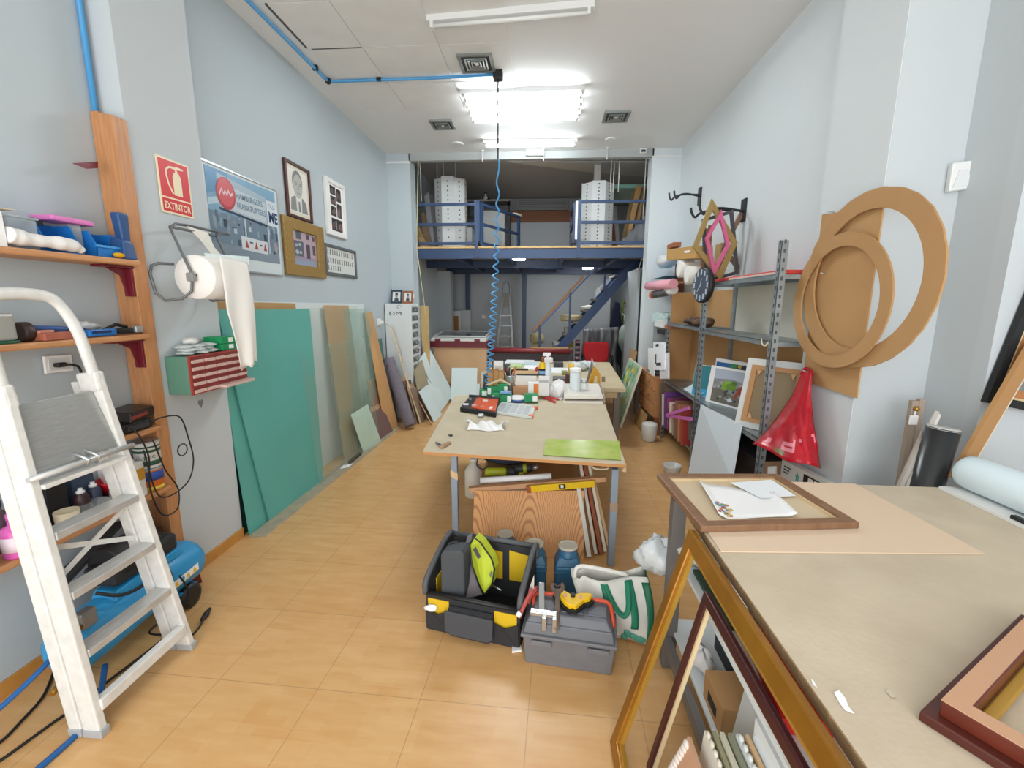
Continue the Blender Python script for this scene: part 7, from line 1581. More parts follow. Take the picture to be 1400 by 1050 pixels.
# ---------------------------------------------------------------- right wall: hooks and hanging frames
XK=1.905
def hook2(px,py,tips,lab,L_):
    p=W(px,py,x=XK); t=thing('wall_hook',lab,'hook',tuple(p),0,'black double wall hooks')
    IR=mat('black_iron','2f3133',0.5,0.3)
    m=MB(); m.box((p.x-0.012,p.y-0.05,p.z-0.11),(p.x+0.004,p.y+0.05,p.z+0.10)); m.build('plate',IR,t)
    for (dy,dz) in tips:
        a=p+Vector((-0.01,dy*0.3,dz)); m=MB()
        m.tube(smooth_path([a,a+Vector((-L_*0.5,dy*0.6,0.02)),a+Vector((-L_*0.8,dy,0.0)),a+Vector((-L_*0.92,dy,-0.04)),a+Vector((-L_,dy,0.0)),a+Vector((-L_*1.03,dy,0.05))],5),0.012,8); m.build('prong',IR,t)
    return p
h1=hook2(957,268,((0.09,0.02),(-0.09,-0.01)),'black double prong wall hook, empty, nearest the opening',0.33)
h2=hook2(1017,287,((0.10,0.0),(-0.10,-0.02)),'black double prong wall hook carrying diamond shaped frames',0.44)
def dia(pts,y,w,dp,name,lab,mm):
    P=[W(u,v,y=y) for u,v in pts]
    sg=sum((P[(i+1) % 4].x-P[i].x)*(P[(i+1) % 4].z+P[i].z) for i in range(4))
    inn=[]
    for i in range(4):
        a=(P[i]-P[i-1]).normalized(); b=(P[(i+1) % 4]-P[i]).normalized(); f=1 if sg < 0 else-1
        na=Vector((-a.z,0,a.x))*f; nb=Vector((-b.z,0,b.x))*f; inn.append(P[i]+(na+nb)*(w/(1+na.dot(nb))))
    m=MB(); m.ring(P,inn,dp,(0,-1,0)); return tag(m.build(name,mm,None,bevel=0.002),lab,'frame','frames hanging on the hook')
dia(((972,272),(1007,332),(984,384),(946,338)),4.50,0.045,0.03,'picture_frame','gold ochre diamond frame hanging at the front on the right hook',mat('ochre_gold','9c8346',0.5))
dia(((985,287),(997,336),(974,378),(963,326)),4.46,0.032,0.03,'picture_frame','small pink diamond frame hanging inside the gold ochre one',mat('frame_pink','d0608c',0.5))
dia(((959,300),(1001,287),(1009,374),(962,388)),4.62,0.03,0.03,'picture_frame','dark grey frame hanging behind the pink and gold frames',mat('frame_charcoal','4a474a',0.5))
dia(((1011,290),(1040,320),(1010,374),(985,340)),4.72,0.04,0.03,'picture_frame','brown and bronze diamond frame hanging rearmost on the right hook',mat('frame_bronze','8a6a52',0.5,c2='6b5a50'))
# ---------------------------------------------------------------- slotted steel shelving
t=thing('steel_shelving','galvanised slotted angle shelving along the right wall','shelving',(1.72,4.5,0))
XF,XBk=1.56,1.885
SLOT=mat('slot_dark','4d5558',0.8)
def angle_post(x,y,z1,sx,sy,slots=True):
    m=MB(); m.box((x,min(y,y+sy*0.045),0.0),(x+0.003,max(y,y+sy*0.045),z1)).box((min(x,x+sx*0.045),y,0.0),(max(x,x+sx*0.045),y+0.003,z1)); p_=m.build('post',STEEL,t)
    if slots:
        h=MB()
        n_=int(z1/0.06)
        for k in range(n_):
            z=0.05+k*0.06
            h.box((x-0.0012,y+sy*0.022-0.007,z),(x+0.0002,y+sy*0.022+0.007,z+0.025))
            h.box((x+sx*0.022-0.007,y-0.0012,z),(x+sx*0.022+0.007,y+0.0002,z+0.025))
        h.build('slots',SLOT,p_)
angle_post(XF,3.20,2.17,1,1); angle_post(XF,4.62,1.95,1,1); angle_post(XF,5.88,1.60,1,-1)
angle_post(XBk,3.20,1.95,-1,1,False); angle_post(XBk,4.62,1.95,-1,1,False); angle_post(XBk,5.88,1.9,-1,-1,False)
def sshelf(y0,y1,z,nm='shelf'):
    m=MB(); m.box((XF+0.004,y0,z-0.004),(XBk,y1,z)); m.box((XF+0.004,y0,z-0.035),(XF+0.008,y1,z)).box((XBk-0.004,y0,z-0.035),(XBk,y1,z)).box((XF+0.004,y0,z-0.035),(XBk,y0+0.004,z)).box((XF+0.004,y1-0.004,z-0.035),(XBk,y1,z)); return m.build(nm,STEEL,t)
ZT,ZM,Z2_=1.955,0.79,1.52
sshelf(3.205,4.66,ZT); sshelf(3.205,5.87,ZM); sshelf(4.63,5.87,Z2_); sshelf(3.205,4.61,Z2_-0.02,'shelf'); sshelf(3.205,5.87,0.25)
m=MB(); m.box((1.876,4.64,ZM),(1.884,5.86,Z2_-0.04)); m.build('back_panel',CARD,t)
m=MB(); m.box((1.876,4.64,Z2_),(1.884,5.86,1.90)); m.build('back_panel',CARD,t)
m=MB(); m.box((1.876,3.21,ZM),(1.884,4.60,Z2_-0.06)); m.build('back_panel',CARD,t)
m=MB(); m.box((1.876,3.21,Z2_-0.02),(1.884,4.60,ZT-0.04)); m.build('back_panel',mat('cream_panel','d9d3c4',0.7),t)
m=MB(); m.box((1.60,5.872,ZM),(1.884,5.878,1.9)); m.build('end_panel',CARD,t)
m=MB(); m.tube(smooth_path([W(1041,463,x=1.545),W(1042,470,x=1.54),W(1046,473,x=1.54),W(1050,468,x=1.545)],4),0.005,6); m.build('wire_hook',mat('cream_wire','e3d3b0'),t)
# things on the top shelf
t=thing('red_board','long red board lying on the top shelf of the steel shelving','board',(1.72,3.9,ZT))
m=MB(); m.box((1.60,3.25,ZT+0.002),(1.86,4.5,ZT+0.03)); m.build('board',mat('coral_red','cf3f35',0.5),t,bevel=0.004)
m=MB(); m.box((1.585,3.23,ZT+0.001),(1.60,4.1,ZT+0.018)); m.build('paper_edge',mat('pinkish_paper','dfc9bd',0.7),t)
t=thing('wall_clock','round dark clock with white numerals leaning at the shelf corner','clock',(1.53,4.5,1.82))
c_=W(959,390,x=1.45); nn=Vector((-0.985,-0.17,0.0)).normalized(); R_=W(959,366,x=1.45).z-c_.z
m=MB(); m.lathe([(R_*0.9,0),(R_,0.008),(R_,0.045),(R_*0.93,0.05)],c_-nn*0.045,nn,32); m.build('case',BLACK,t)
m=MB(); m.lathe([(R_*0.90,0),(R_*0.90,0.003)],c_+nn*0.005,nn,32); f=m.build('dial',mat('clock_slate','3c4757',0.5),t)
Xc=Vector((-nn.y,nn.x,0)).normalized()
m=MB(); m.use(mat('clock_numeral','b9c2ca',0.5))
for k in range(12):
    a_=k*PI/6; p=c_+nn*0.009+Xc*(R_*0.74*math.sin(a_))+Uz*(R_*0.74*math.cos(a_)); s_=0.024; m.slab([p-Xc*s_*0.5-Uz*s_,p+Xc*s_*0.5-Uz*s_,p+Xc*s_*0.5+Uz*s_,p-Xc*s_*0.5+Uz*s_],0.001,nn)
m.build('numerals',None,f)
for (a_,L_) in ((3.9,0.5),(0.2,0.4)):
    m=MB(); p=c_+nn*0.011; dv=Xc*math.sin(a_)+Uz*math.cos(a_); ev=nn.cross(dv); m.slab([p-ev*0.006,p+dv*R_*L_-ev*0.004,p+dv*R_*L_+ev*0.004,p+ev*0.006],0.001,nn); m.build('hand',mat('clock_numeral','b9c2ca'),f)
# upright with bracket, boxes and rolls beyond the shelving
t=thing('shelf_upright','brown upright with a dark red bracket on the right wall','upright',(1.85,6.05,0))
a=W(925,360,x=1.80)
m=MB(); m.box((1.80,a.y-0.06,0.8),(1.90,a.y+0.06,2.30)); m.build('post',mat('brown_post','8c4f36',0.5),t)
m=MB(); yb_=a.y; z=2.02; m.prism2([(1.80,yb_-0.16,z),(1.80,yb_+0.16,z),(1.80,yb_+0.05,z-0.14),(1.80,yb_+0.04,z-0.28),(1.80,yb_-0.04,z-0.28),(1.80,yb_-0.05,z-0.14)],[(1.775,yb_-0.16,z),(1.775,yb_+0.16,z),(1.775,yb_+0.05,z-0.14),(1.775,yb_+0.04,z-0.28),(1.775,yb_-0.04,z-0.28),(1.775,yb_-0.05,z-0.14)]); m.build('bracket',MAROON,t)
m=MB(); m.box((1.58,yb_-0.45,z+0.002),(1.80,yb_+0.45,z+0.025)); m.build('shelf_board',mat('plain_shelf','b58a5e',0.6),t)
zs_=z+0.026
t=thing('kraft_box','long flat kraft box lying on the small bracket shelf','box',(1.65,yb_-0.2,zs_+0.14))
q=[W(911,356,x=1.60),W(951,353,x=1.60),W(951,336,x=1.60),W(912,341,x=1.60)]
m=MB(); m.slab(q,0.18,(1,0,0)); m.build('box',mat('kraft_box','bf9456',0.7),t,bevel=0.003)
m=MB(); m.slab([W(936,346,x=1.597),W(944,345,x=1.597),W(944,342,x=1.597),W(936,343,x=1.597)],0.003,(-1,0,0)); m.build('label',PAPER,t)
m=MB(); a,b=W(916,341,x=1.66),W(925,331,x=1.66); m.box((1.62,b.y,a.z),(1.72,a.y,b.z)); tag(m.build('timber_block',mat('timber_redbrown','a0623f',0.6),None),'red brown timber block standing on the long kraft box','block')
def rbox(u0,u1,vb,vt,x,dep,name,lab,cat,mm,grp=None,bev=0.003):
    """box on the right wall whose aisle side spans the given pixels in the plane x"""
    a,b=W(u0,vb,x=x),W(u1,vt,x=x); m=MB(); m.box((x,min(a.y,b.y),min(a.z,b.z)),(x+dep,max(a.y,b.y),max(a.z,b.z))); return tag(m.build(name,mm,None,bevel=bev),lab,cat,grp)
m=MB(); a=W(905,355,x=1.62); m.blob((1.68,a.y,a.z-0.02),(0.12,0.28,0.09),20,10,0.12,41); tag(m.build('cloth_bundle',mat('white_bundle','e2e4e4',0.85),None),'white cloth bundle left of the dark red bracket','cloth')
for k,(u,v,lab) in enumerate(((930,368,'upper white paper roll right of the dark red bracket'),(941,374,'lower white paper roll right of the dark red bracket'))):
    c_=W(u,v,x=1.62); m=MB(); m.lathe([(0.06,0),(0.10,0.0),(0.10,0.24),(0.06,0.24)],(1.60,c_.y,c_.z-0.02*k),(1,0,0),22); tag(m.build('paper_roll',PW,None),lab,'paper roll','white paper rolls on the right wall')
for k,(u0,u1,vt,c,lab) in enumerate(((957,963,312,'a76844','reddish plank standing behind the gold ochre frame, left one'),(963,968,308,'9b5d3c','reddish plank standing behind the gold ochre frame, right one'),(975,986,332,'a58455','tan block standing inside the pink frame on the top shelf'))):
    rbox(u0,u1,376,vt,1.72,0.05,'plank',lab,'plank',mat('plank_'+c,c,0.6))
rbox(890,911,382,377,1.55,0.25,'blue_folder','bright blue folder lying left of the dark red bracket','folder',mat('folder_blue','2a9ad2',0.5))
a,b=W(886,391,x=1.45),W(921,388,x=1.55); m=MB(); m.tube([a,b],0.058,16); tag(m.build('pink_roll',mat('pink_roll','e8a6b4',0.6),None),'pink roll lying below the blue folder','roll')
t=thing('orange_roll','dark roll with an orange end lying under the pink roll','roll',tuple(W(900,402,x=1.5)))
a,b=W(893,403,x=1.5),W(914,399,x=1.56); m=MB(); m.tube([a,b],0.05,14); m.build('roll',mat('dark_grey_roll','4b4a4c',0.6),t)
X=(b-a).normalized(); m=MB(); m.tube([a-X*0.03,a+X*0.05],0.053,14); m.build('orange_end',mat('roll_orange','d9683a',0.5),t)
a,b=W(913,397,x=1.56),W(922,396,x=1.60); m=MB(); m.tube([a,b],0.055,14); tag(m.build('white_tube',PAPER,None),'short white tube between the pink roll and the cardboard panel','tube')
rbox(891,906,441,428,1.60,0.2,'patterned_box','white box with a teal pattern above the white rack','box',mat('teal_pattern','d9e6e4',0.6,c2='3fa79b',kind='speckle',scale=1.0))
# white paper rack
t=thing('paper_rack','white wall rack stuffed with papers above the wooden drawers','rack',(1.6,6.5,0.9))
a,b=W(889,520,x=1.52),W(915,441,x=1.52); y0_,y1_=max(b.y,5.9),a.y
m=MB(); m.box((1.72,y0_,a.z),(1.90,y1_,b.z)); m.build('back',mat('rack_white','e0e3e3',0.5),t)
m=MB(); m.box((1.52,y0_,b.z-0.08),(1.90,y1_,b.z)); m.build('top_shelf',mat('rack_white','e0e3e3'),t)
m=MB(); m.box((1.52,y0_,b.z-0.5),(1.90,y1_,b.z-0.47)); m.build('shelf',mat('rack_white','e0e3e3'),t)
m=MB(); m.box((1.52,y1_-0.03,a.z),(1.90,y1_,b.z)); m.build('side',mat('slatted_grey','9a9d9c',0.6),t)
for k,(u0,u1,vt,vb,lab,c) in enumerate(((886,894,476,514,'white leaflets leaning at the left in the rack','e8e8e6'),(893,909,468,506,'white sheet with dark print standing in the rack','eef0f2'),(902,914,482,518,'pinkish white sheet at the front of the rack','ddd8dc'))):
    p0,p1,p2,p3=W(u0,vb,x=1.47-0.01*k),W(u1,vb,x=1.45-0.01*k),W(u1,vt,x=1.50-0.01*k),W(u0,vt,x=1.50-0.01*k)
    t2=thing('paper_sheet',lab,'paper',tuple((p0+p1)/2),0,'papers in the white rack')
    m=MB(); m.slab([p0,p1,p2,p3],0.012,(1,0,0)); m.build('sheet',mat('sheet_'+c,c,0.7),t2)
    if k == 1:
        m=MB(); q=Quad(p0,p1,p3); s_=-1 if q.n.x > 0 else 1
        for (a0,b0,a1,b1) in ((0.25,0.82,0.5,0.9),(0.2,0.2,0.3,0.55),(0.3,0.15,0.7,0.25)): q.rect(m,a0,b0,a1,b1,0.001*s_,0.001)
        m.build('print',DGREY,t2)
t2=thing('brown_box','small brown box with a dark handle inside the white rack','box',tuple(W(905,455,x=1.56)))
a,b=W(897,466,x=1.535),W(912,450,x=1.535); m=MB(); m.box((1.535,b.y,a.z+0.24),(1.70,a.y,b.z)); m.build('box',mat('box_rust','a06a50',0.6),t2)
m=MB(); m.box((1.528,b.y+0.1,b.z-0.08),(1.536,a.y-0.05,b.z-0.02)); m.build('handle',BLACK,t2)
rbox(883,891,515,508,1.47,0.2,'magazine_stack','grey magazines lying on the wooden drawer cabinet','magazines',mat('magazine_grey','7c8b8c',0.6))
# drawer cabinet
t=thing('drawer_cabinet','light wood drawer cabinet with round knobs on the right','drawer cabinet',(1.7,6.3,0.2))
DW=mat('drawer_wood','b98352',0.5,kind='wood',c2='c28d5c',scale=1.2,stretch=(1,6,1))
xf=1.45
a,b=W(908,530,x=xf),W(900,578,x=xf); c_=W(875,500,x=xf); zb_,zt_=0.26,W(892,516,x=xf).z
y0_,y1_=5.92,c_.y
m=MB(); m.box((xf+0.02,y0_,zb_),(1.89,y1_,zt_)); m.build('case',DW,t,bevel=0.003)
m=MB(); m.box((xf,y0_-0.02,zt_),(1.895,y1_+0.02,zt_+0.025)); m.build('top',DW,t,bevel=0.003)
for j in range(3):
    hz=(zt_-zb_)/3; m=MB(); m.box((xf,y0_+0.02,zb_+j*hz+0.01),(xf+0.02,y1_-0.02,zb_+(j+1)*hz-0.01)); d_=m.build('drawer',DW,t,bevel=0.002)
    for f in (0.28,0.72):
        m=MB(); m.lathe([(0.012,0),(0.02,0.02),(0.016,0.03)],(xf,y0_+(y1_-y0_)*f,zb_+(j+0.5)*hz),(-1,0,0),12); m.build('knob',mat('knob_wood','9a663c',0.5),d_)
m=MB(); m.prism2([W(898,556,x=1.47),W(905,600,z=0.1),W(903,600,z=0.1),W(893,575,x=1.50)],[W(900,552,x=1.55),W(909,596,x=1.55),W(907,596,x=1.55),W(895,571,x=1.55)])
m=MB(); m.box((1.50,y0_+0.03,0),(1.58,y0_+0.1,zb_)); m.build('leg',mat('leg_brown','a5633a',0.5),t)
m=MB(); m.box((1.50,y1_-0.1,0),(1.58,y1_-0.03,zb_)); m.build('leg',mat('leg_brown','a5633a'),t)
m=MB(); p=W(891,603,z=0); m.lathe([(0.075,0),(0.09,0.02),(0.10,0.21),(0.09,0.235),(0.03,0.245)],(1.38,5.72,0),n=24); tag(m.build('bucket',mat('bucket_white','dfe2de',0.5),None),'white lidded bucket on the floor before the wooden drawers','bucket')
lean('kraft_board','brown board standing below the wooden drawers beside the white bucket','board',(1.36,6.15,0),(1.36,6.6,0),(1.42,6.6,0.25),(1.42,6.15,0.24),0.03,mat('floor_board_tan','b58e5a',0.7),None,out=(-1,0,0))
# canvases leaning at the far end of the aisle
t=thing('painted_canvas','abstract green and yellow canvas leaning at the far end of the aisle','painting',(1.2,6.6,0))
p0,p1=W(858,575,z=0.0),W(847,556,z=0.0)
t0,t1=W(884,497,x=1.40),W(865,493,x=1.40)
p0,p1,t1,t0=Vector((1.10,6.30,0.01)),Vector((1.13,7.35,0.01)),Vector((1.40,7.45,0.88)),Vector((1.40,6.30,0.90))
q=Quad(p1,p0,t1)
m=MB(); q.rect(m,0,0,1,1,-0.03,0.03); m.build('canvas',mat('canvas_edge','d9d4c2',0.7),t)
m=MB(); rn=random.Random(12); m.use(mat('paint_mint','9cc7a6',0.5)); q.rect(m,0.02,0.02,0.98,0.98,0.0005)
for k in range(60):
    c=['2b8f7c','d8e03a','e8ecd0','1f6f5c','c9b04a','7fb24a','b8d0c0','c98a5a','3d9fb0'][k % 9]; m.use(mat('paint_'+c,c,0.5))
    a_,b_=rn.uniform(0.08,0.92),rn.uniform(0.08,0.92)
    if b_ < 0.45 and c in ('2b8f7c','1f6f5c','d8e03a'): continue
    q.ell(m,a_,b_,rn.uniform(0.02,0.07),rn.uniform(0.03,0.10),0.001+k*2e-5,9,0.0006)
m.build('painting',None,t)
lean('cork_board','cork brown panel standing behind the painted canvas','board',(1.30,7.3,0),(1.32,7.8,0),(1.48,7.8,1.0),(1.48,7.3,1.0),0.02,mat('cork','a8865c',0.85),None,out=(-1,0,0))
# pictures on the middle shelf
def rpic(bl,br,tr_,tl_,name,lab,cat,edge,th=0.02):
    t=thing(name,lab,cat,tuple((bl+br)/2)); q=Quad(bl,br,tl_)
    m=MB(); q.rect(m,0,0,1,1,-th,th); m.build('panel',edge,t); return t,q
zc_=ZM+0.002
def on_sh(u,v,x,z=None):
    return W(u,v,x=x)
def sp(y,z,x): return Vector((x,y,z))
t,q=rpic(sp(4.54,zc_,1.63),sp(4.02,zc_,1.86),None,sp(4.58,zc_+0.36,1.68),'art_print','colourful print of battling figures leaning on the middle steel shelf','picture',PAPER,0.012)
def setq(b0,b1,t0): return Quad(b0,b1,t0)
m=MB(); q.rect(m,0.11,0.06,0.97,0.94,0.0005)
m.cur=0
m=MB(); m.use(mat('art_grey','8b8d92',0.5)); q.rect(m,0.11,0.05,0.98,0.94,0.0005)
m.use(mat('art_sky','b3bccb',0.5)); q.poly(m,[(0.11,0.66),(0.5,0.72),(0.98,0.62),(0.98,0.94),(0.11,0.94)],0.0010)
m.use(mat('art_rubble','6d695f',0.5)); q.poly(m,[(0.11,0.05),(0.98,0.05),(0.98,0.22),(0.6,0.30),(0.3,0.42),(0.11,0.40)],0.0012)
rn=random.Random(5)
for k in range(40):
    c=['565a62','9a968c','3b3c40','7d7466','b5b0a4'][k % 5]; m.use(mat('art_'+c,c,0.5)); a_,b_=rn.uniform(0.15,0.92),rn.uniform(0.1,0.6); q.poly(m,[(a_-0.03,b_),(a_+0.01,b_-0.03),(a_+0.035,b_+0.02),(a_,b_+0.05)],0.0014+k*1e-5)
for (a_,b_,ra,rb,c) in ((0.42,0.60,0.07,0.07,'8db53a'),(0.50,0.52,0.11,0.09,'6a8f2c'),(0.36,0.50,0.06,0.10,'7ba535'),(0.56,0.62,0.06,0.06,'57762a')):
    m.use(mat('art_'+c,c,0.5)); q.ell(m,a_,b_,ra,rb,0.002+a_*1e-4,14)
for (pts,c) in ((((0.70,0.34),(0.92,0.34),(0.96,0.58),(0.82,0.64),(0.68,0.56)),'a8382a'),(((0.72,0.10),(0.80,0.10),(0.82,0.36),(0.72,0.36)),'b58840'),(((0.86,0.08),(0.95,0.08),(0.90,0.36),(0.83,0.36)),'a87a38'),(((0.58,0.26),(0.64,0.24),(0.72,0.48),(0.66,0.54)),'a04a34'),(((0.78,0.62),(0.87,0.62),(0.86,0.74),(0.79,0.74)),'c09048'),(((0.5,0.12),(0.58,0.16),(0.55,0.24),(0.46,0.18)),'ccd6de'),(((0.75,0.42),(0.88,0.42),(0.86,0.54),(0.77,0.54)),'c2503c')):
    m.use(mat('art_'+c,c,0.45)); q.poly(m,list(pts),0.0026)
m.build('picture',None,t)
t,q=rpic(sp(4.58,zc_,1.70),sp(4.16,zc_,1.872),None,sp(4.61,zc_+0.43,1.73),'picture','white bordered picture with a deep blue band behind the figure print','picture',PAPER,0.012)
m=MB(); m.use(mat('pic_blue','2f5f9e',0.5)); q.rect(m,0.03,0.05,0.5,0.92,0.0005); m.use(mat('pic_green','3f8a5c',0.5)); q.rect(m,0.42,0.05,0.60,0.92,0.001); m.use(mat('pic_navy','2c3550',0.5)); q.rect(m,0.60,0.05,0.98,0.92,0.001); m.use(mat('pic_yellow','c9b23a',0.5)); q.ell(m,0.68,0.88,0.05,0.04,0.0015); m.build('picture',None,t)
t,q=rpic(sp(4.84,zc_,1.585),sp(4.69,zc_,1.70),None,sp(4.87,zc_+0.33,1.62),'teal_canvas','small teal and blue canvas right behind the middle post','picture',mat('canvas_white','e3e6e6',0.6),0.02)
m=MB(); m.use(mat('pic_teal','3c8c98',0.5)); q.rect(m,0.02,0.25,0.98,0.98,0.0005); m.use(mat('pic_cyan','3fb0dc',0.5)); q.rect(m,0.02,0.02,0.98,0.25,0.0006); m.build('picture',None,t)
t=thing('stretched_canvas','large stretched canvas seen from the back with wooden corner wedges','canvas',(1.6,3.3,zc_))
bl,br=W(1004,583,x=1.545),Vector((1.83,3.24,0.795)); bl.z=0.795; tl_=W(1024,489,x=1.605)
q=Quad(bl,br,tl_)
m=MB(); q.rect(m,0,0,1,1,-0.012,0.012); m.build('canvas',mat('raw_canvas_back','9c8a6e',0.85),t)
m=MB(); q.frame(m,0.10,0.09,-0.013,0.018); m.build('white_border',mat('canvas_white','e3e6e6'),t)
m=MB(); P=lambda a,b,d: q.p(a,b,d)
m.ring([P(0.10,0.09,0.001),P(0.90,0.09,0.001),P(0.90,0.91,0.001),P(0.10,0.91,0.001)],[P(0.19,0.15,0.001),P(0.81,0.15,0.001),P(0.81,0.85,0.001),P(0.19,0.85,0.001)],0.016,q.n); m.build('stretcher',mat('stretcher_pine','c79768',0.6),t)
for (a_,b_) in ((0.21,0.16),(0.21,0.84),(0.79,0.84),(0.79,0.16)):
    s_=1 if a_ < .5 else-1; r_=1 if b_ < .5 else-1; m=MB(); q.poly(m,[(a_-0.01*s_,b_-0.01*r_),(a_+0.07*s_,b_),(a_+0.02*s_,b_+0.08*r_)],0.016,0.006); m.build('wedge',mat('wedge_wood','dcae80',0.6),t)
# papers on the far bay
t=thing('leaflet_stand','white leaflets propped on the middle shelf beside the post','leaflets',(1.7,4.9,zc_))
m=MB(); m.slab([sp(5.05,zc_,1.64),sp(4.78,zc_,1.68),sp(4.78,zc_+0.20,1.72),sp(5.05,zc_+0.20,1.70)],0.004); m.build('standing_leaflet',PAPER,t)
m=MB(); m.slab([sp(5.15,zc_,1.60),sp(4.75,zc_,1.60),sp(4.72,zc_+0.06,1.70),sp(5.1,zc_+0.08,1.70)],0.004); m.build('front_leaflet',mat('pale_blue_leaflet','d5e3ea',0.6),t)
m=MB();
for k,(dy,r_) in enumerate(((0,0.05),(0.18,0.045),(-0.2,0.055))): m.blob((1.66,5.0+dy,Z2_+0.045),(0.09,0.13,r_*0.85),16,8,0.2,50+k)
tag(m.build('leather_bundle',mat('dark_leather','3d2a20',0.6,c2='a06840',kind='speckle',scale=0.8),None),'crumpled brown leather bundle on the upper shelf of the far bay','bundle')
# board sloping under the middle shelf, frames and boxes below
lean('white_board','big white panel leaning under the middle steel shelf','board',W(940,652,x=1.42),W(1000,655,x=1.42),W(1013,580,x=1.553),W(958,553,x=1.553),0.012,mat('white_melamine','dbe4ea',0.5),None,out=(-1,0,0))
zz=0.252
specs=[(5.70,0.50,0.05,'6d5a4a','dark brown frame standing at the far end under the shelf'),(5.58,0.38,0.03,'d9cfc4','cream frame second from the far end under the shelf'),(5.46,0.43,0.06,'6a3d86','purple frame standing among the frames under the shelf'),
         (5.34,0.38,0.035,'8c3b66','plum frame beside the purple one under the shelf'),(5.22,0.36,0.05,'d8cfc0','white cream frame in the middle under the shelf'),(5.12,0.33,0.03,'a59684','grey beige frame right of the white cream one'),(5.00,0.42,0.05,'8c5f4a','brown frame near the middle post under the shelf'),(4.88,0.40,0.06,'b57a58','salmon wood frame near the middle post under the shelf'),(4.76,0.36,0.05,'a83a30','red frame just before the middle post under the shelf')]
for k,(y,h,th,c,lab) in enumerate(specs):
    t=thing('picture_frame',lab,'frame',(1.7,y,zz),0,'frames stored under the shelf')
    o=Vector((1.50,y,zz)); q=Quad(o,o+Vector((0.34,0.03,0)),o+Vector((0.0,0.08,h)))
    m=MB(); q.frame(m,0.16,0.14,-th/2,th); m.build('frame',mat('stored_'+c,c,0.5),t)
    m=MB(); q.rect(m,0.14,0.12,0.86,0.88,-0.004,0.008); m.build('backing',mat('stored_back','8d8172',0.8),t)
t=thing('pink_easel','pink triangular frame lying on top of the stored frames','frame',(1.55,5.0,0.68))
pk=mat('orchid_pink','cf6fb8',0.5); P_=[W(912,568,x=1.50),W(942,558,x=1.50),W(946,573,x=1.52)]
for a,b in ((0,1),(0,2)):
    m=MB(); X=P_[b]-P_[a]; m.cbox((P_[a]+P_[b])/2,(X.length,0.03,0.035),frame(X)); m.build('rail',pk,t)
t=thing('red_box','small dark red box lying on the stored frames at the far end','box',(1.6,5.45,0.72))
a,b=W(909,566,x=1.52),W(928,560,x=1.52); m=MB(); m.box((1.52,b.y,a.z),(1.7,a.y,b.z)); m.build('box',mat('crimson_box','8e1f3a',0.5),t)
m=MB(); m.box((1.515,a.y-0.02,a.z-0.01),(1.7,a.y+0.2,b.z+0.005)); m.build('wooden_end',mat('wooden_end','b08a66',0.6),t)
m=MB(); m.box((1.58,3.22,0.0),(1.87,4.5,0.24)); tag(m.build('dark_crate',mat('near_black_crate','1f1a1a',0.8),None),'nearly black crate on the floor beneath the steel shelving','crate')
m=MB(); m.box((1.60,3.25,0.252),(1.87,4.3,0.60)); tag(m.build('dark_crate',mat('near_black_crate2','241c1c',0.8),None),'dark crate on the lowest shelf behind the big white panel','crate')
m=MB(); m.box((1.57,3.6,0.02),(1.575,3.9,0.1))
m=MB(); m.lathe([(0.07,0),(0.09,0.10),(0.095,0.12),(0.08,0.12),(0.06,0.02)],(1.34,4.50,0),n=20); tag(m.build('basin',mat('grey_white_plastic','c8c6c0',0.5),None),'grey white basin on the floor under the stored frames','basin')
# star box and brown frame behind the bench
t=thing('product_box','white carton with a teal star and a black tile sign behind the bench','box',(1.62,2.9,0.6))
a=W(1064,655,x=1.50); bl,br=Vector((1.48,2.98,0.40)),Vector((1.70,2.45,0.40))
bl,br=W(1062,690,y=3.10),W(1165,690,x=1.755); tl_=W(1066,628,y=3.10);
q=Quad(bl,Vector((br.x,br.y,bl.z)),Vector((bl.x,bl.y,tl_.z)))
m=MB(); q.rect(m,0,0,1,1,-0.05,0.05); m.build('carton',mat('product_white','e2e4e0',0.5),t,bevel=0.002)
m=MB(); m.box((bl.x+0.03,bl.y-0.05,0),(bl.x+0.10,bl.y+0.02,bl.z)); m.build('lower_carton',CARD,t)
st=[]
for k in range(10):
    a_=PI/2+k*PI/5; r_=0.10 if k % 2 == 0 else 0.045; st.append((0.27+r_*0.42*math.cos(a_),0.80+r_*1.1*math.sin(a_)))
m=MB(); m.use(mat('star_teal','4ba79b',0.5)); q.poly(m,st,0.0006)
m.use(BLACK); q.rect(m,0.36,0.45,0.66,0.94,0.0006); m.use(PAPER)
for (a_,b_) in ((0.43,0.66),(0.52,0.66),(0.43,0.80),(0.52,0.80)): q.rect(m,a_,b_,a_+0.075,b_+0.11,0.0012)
m.use(RED); q.rect(m,0.60,0.62,0.645,0.72,0.0012)
m.build('print',None,t)
m=MB(); text_mesh(m,'Timeless',q.p(0.05,0.86),q.X,q.Y,0.03,0.001,DGREY,width=0.08); text_mesh(m,'selection',q.p(0.05,0.76),q.X,q.Y,0.03,0.001,DGREY,width=0.08)
m=MB(); m.use(DGREY)
for r_ in range(3): q.rect(m,0.05,0.88-0.06*r_,0.16-0.02*r_,0.905-0.06*r_,0.001)
m.build('small_print',None,t)
t=thing('picture_frame','brown frame with pale mount standing behind the bench by the near post','frame',(1.5,3.05,0.5))
q=Quad(W(1043,690,y=3.0),W(1066,690,y=2.95),W(1045,631,y=3.02)); m=MB(); q.frame(m,0.22,0.10,0,0.02); m.build('frame',mat('frame_walnut','6e5138',0.5),t); m=MB(); q.rect(m,0.2,0.08,0.8,0.92,0,0.006); m.build('mount',mat('mount_grey','c8c9c6',0.6),t)
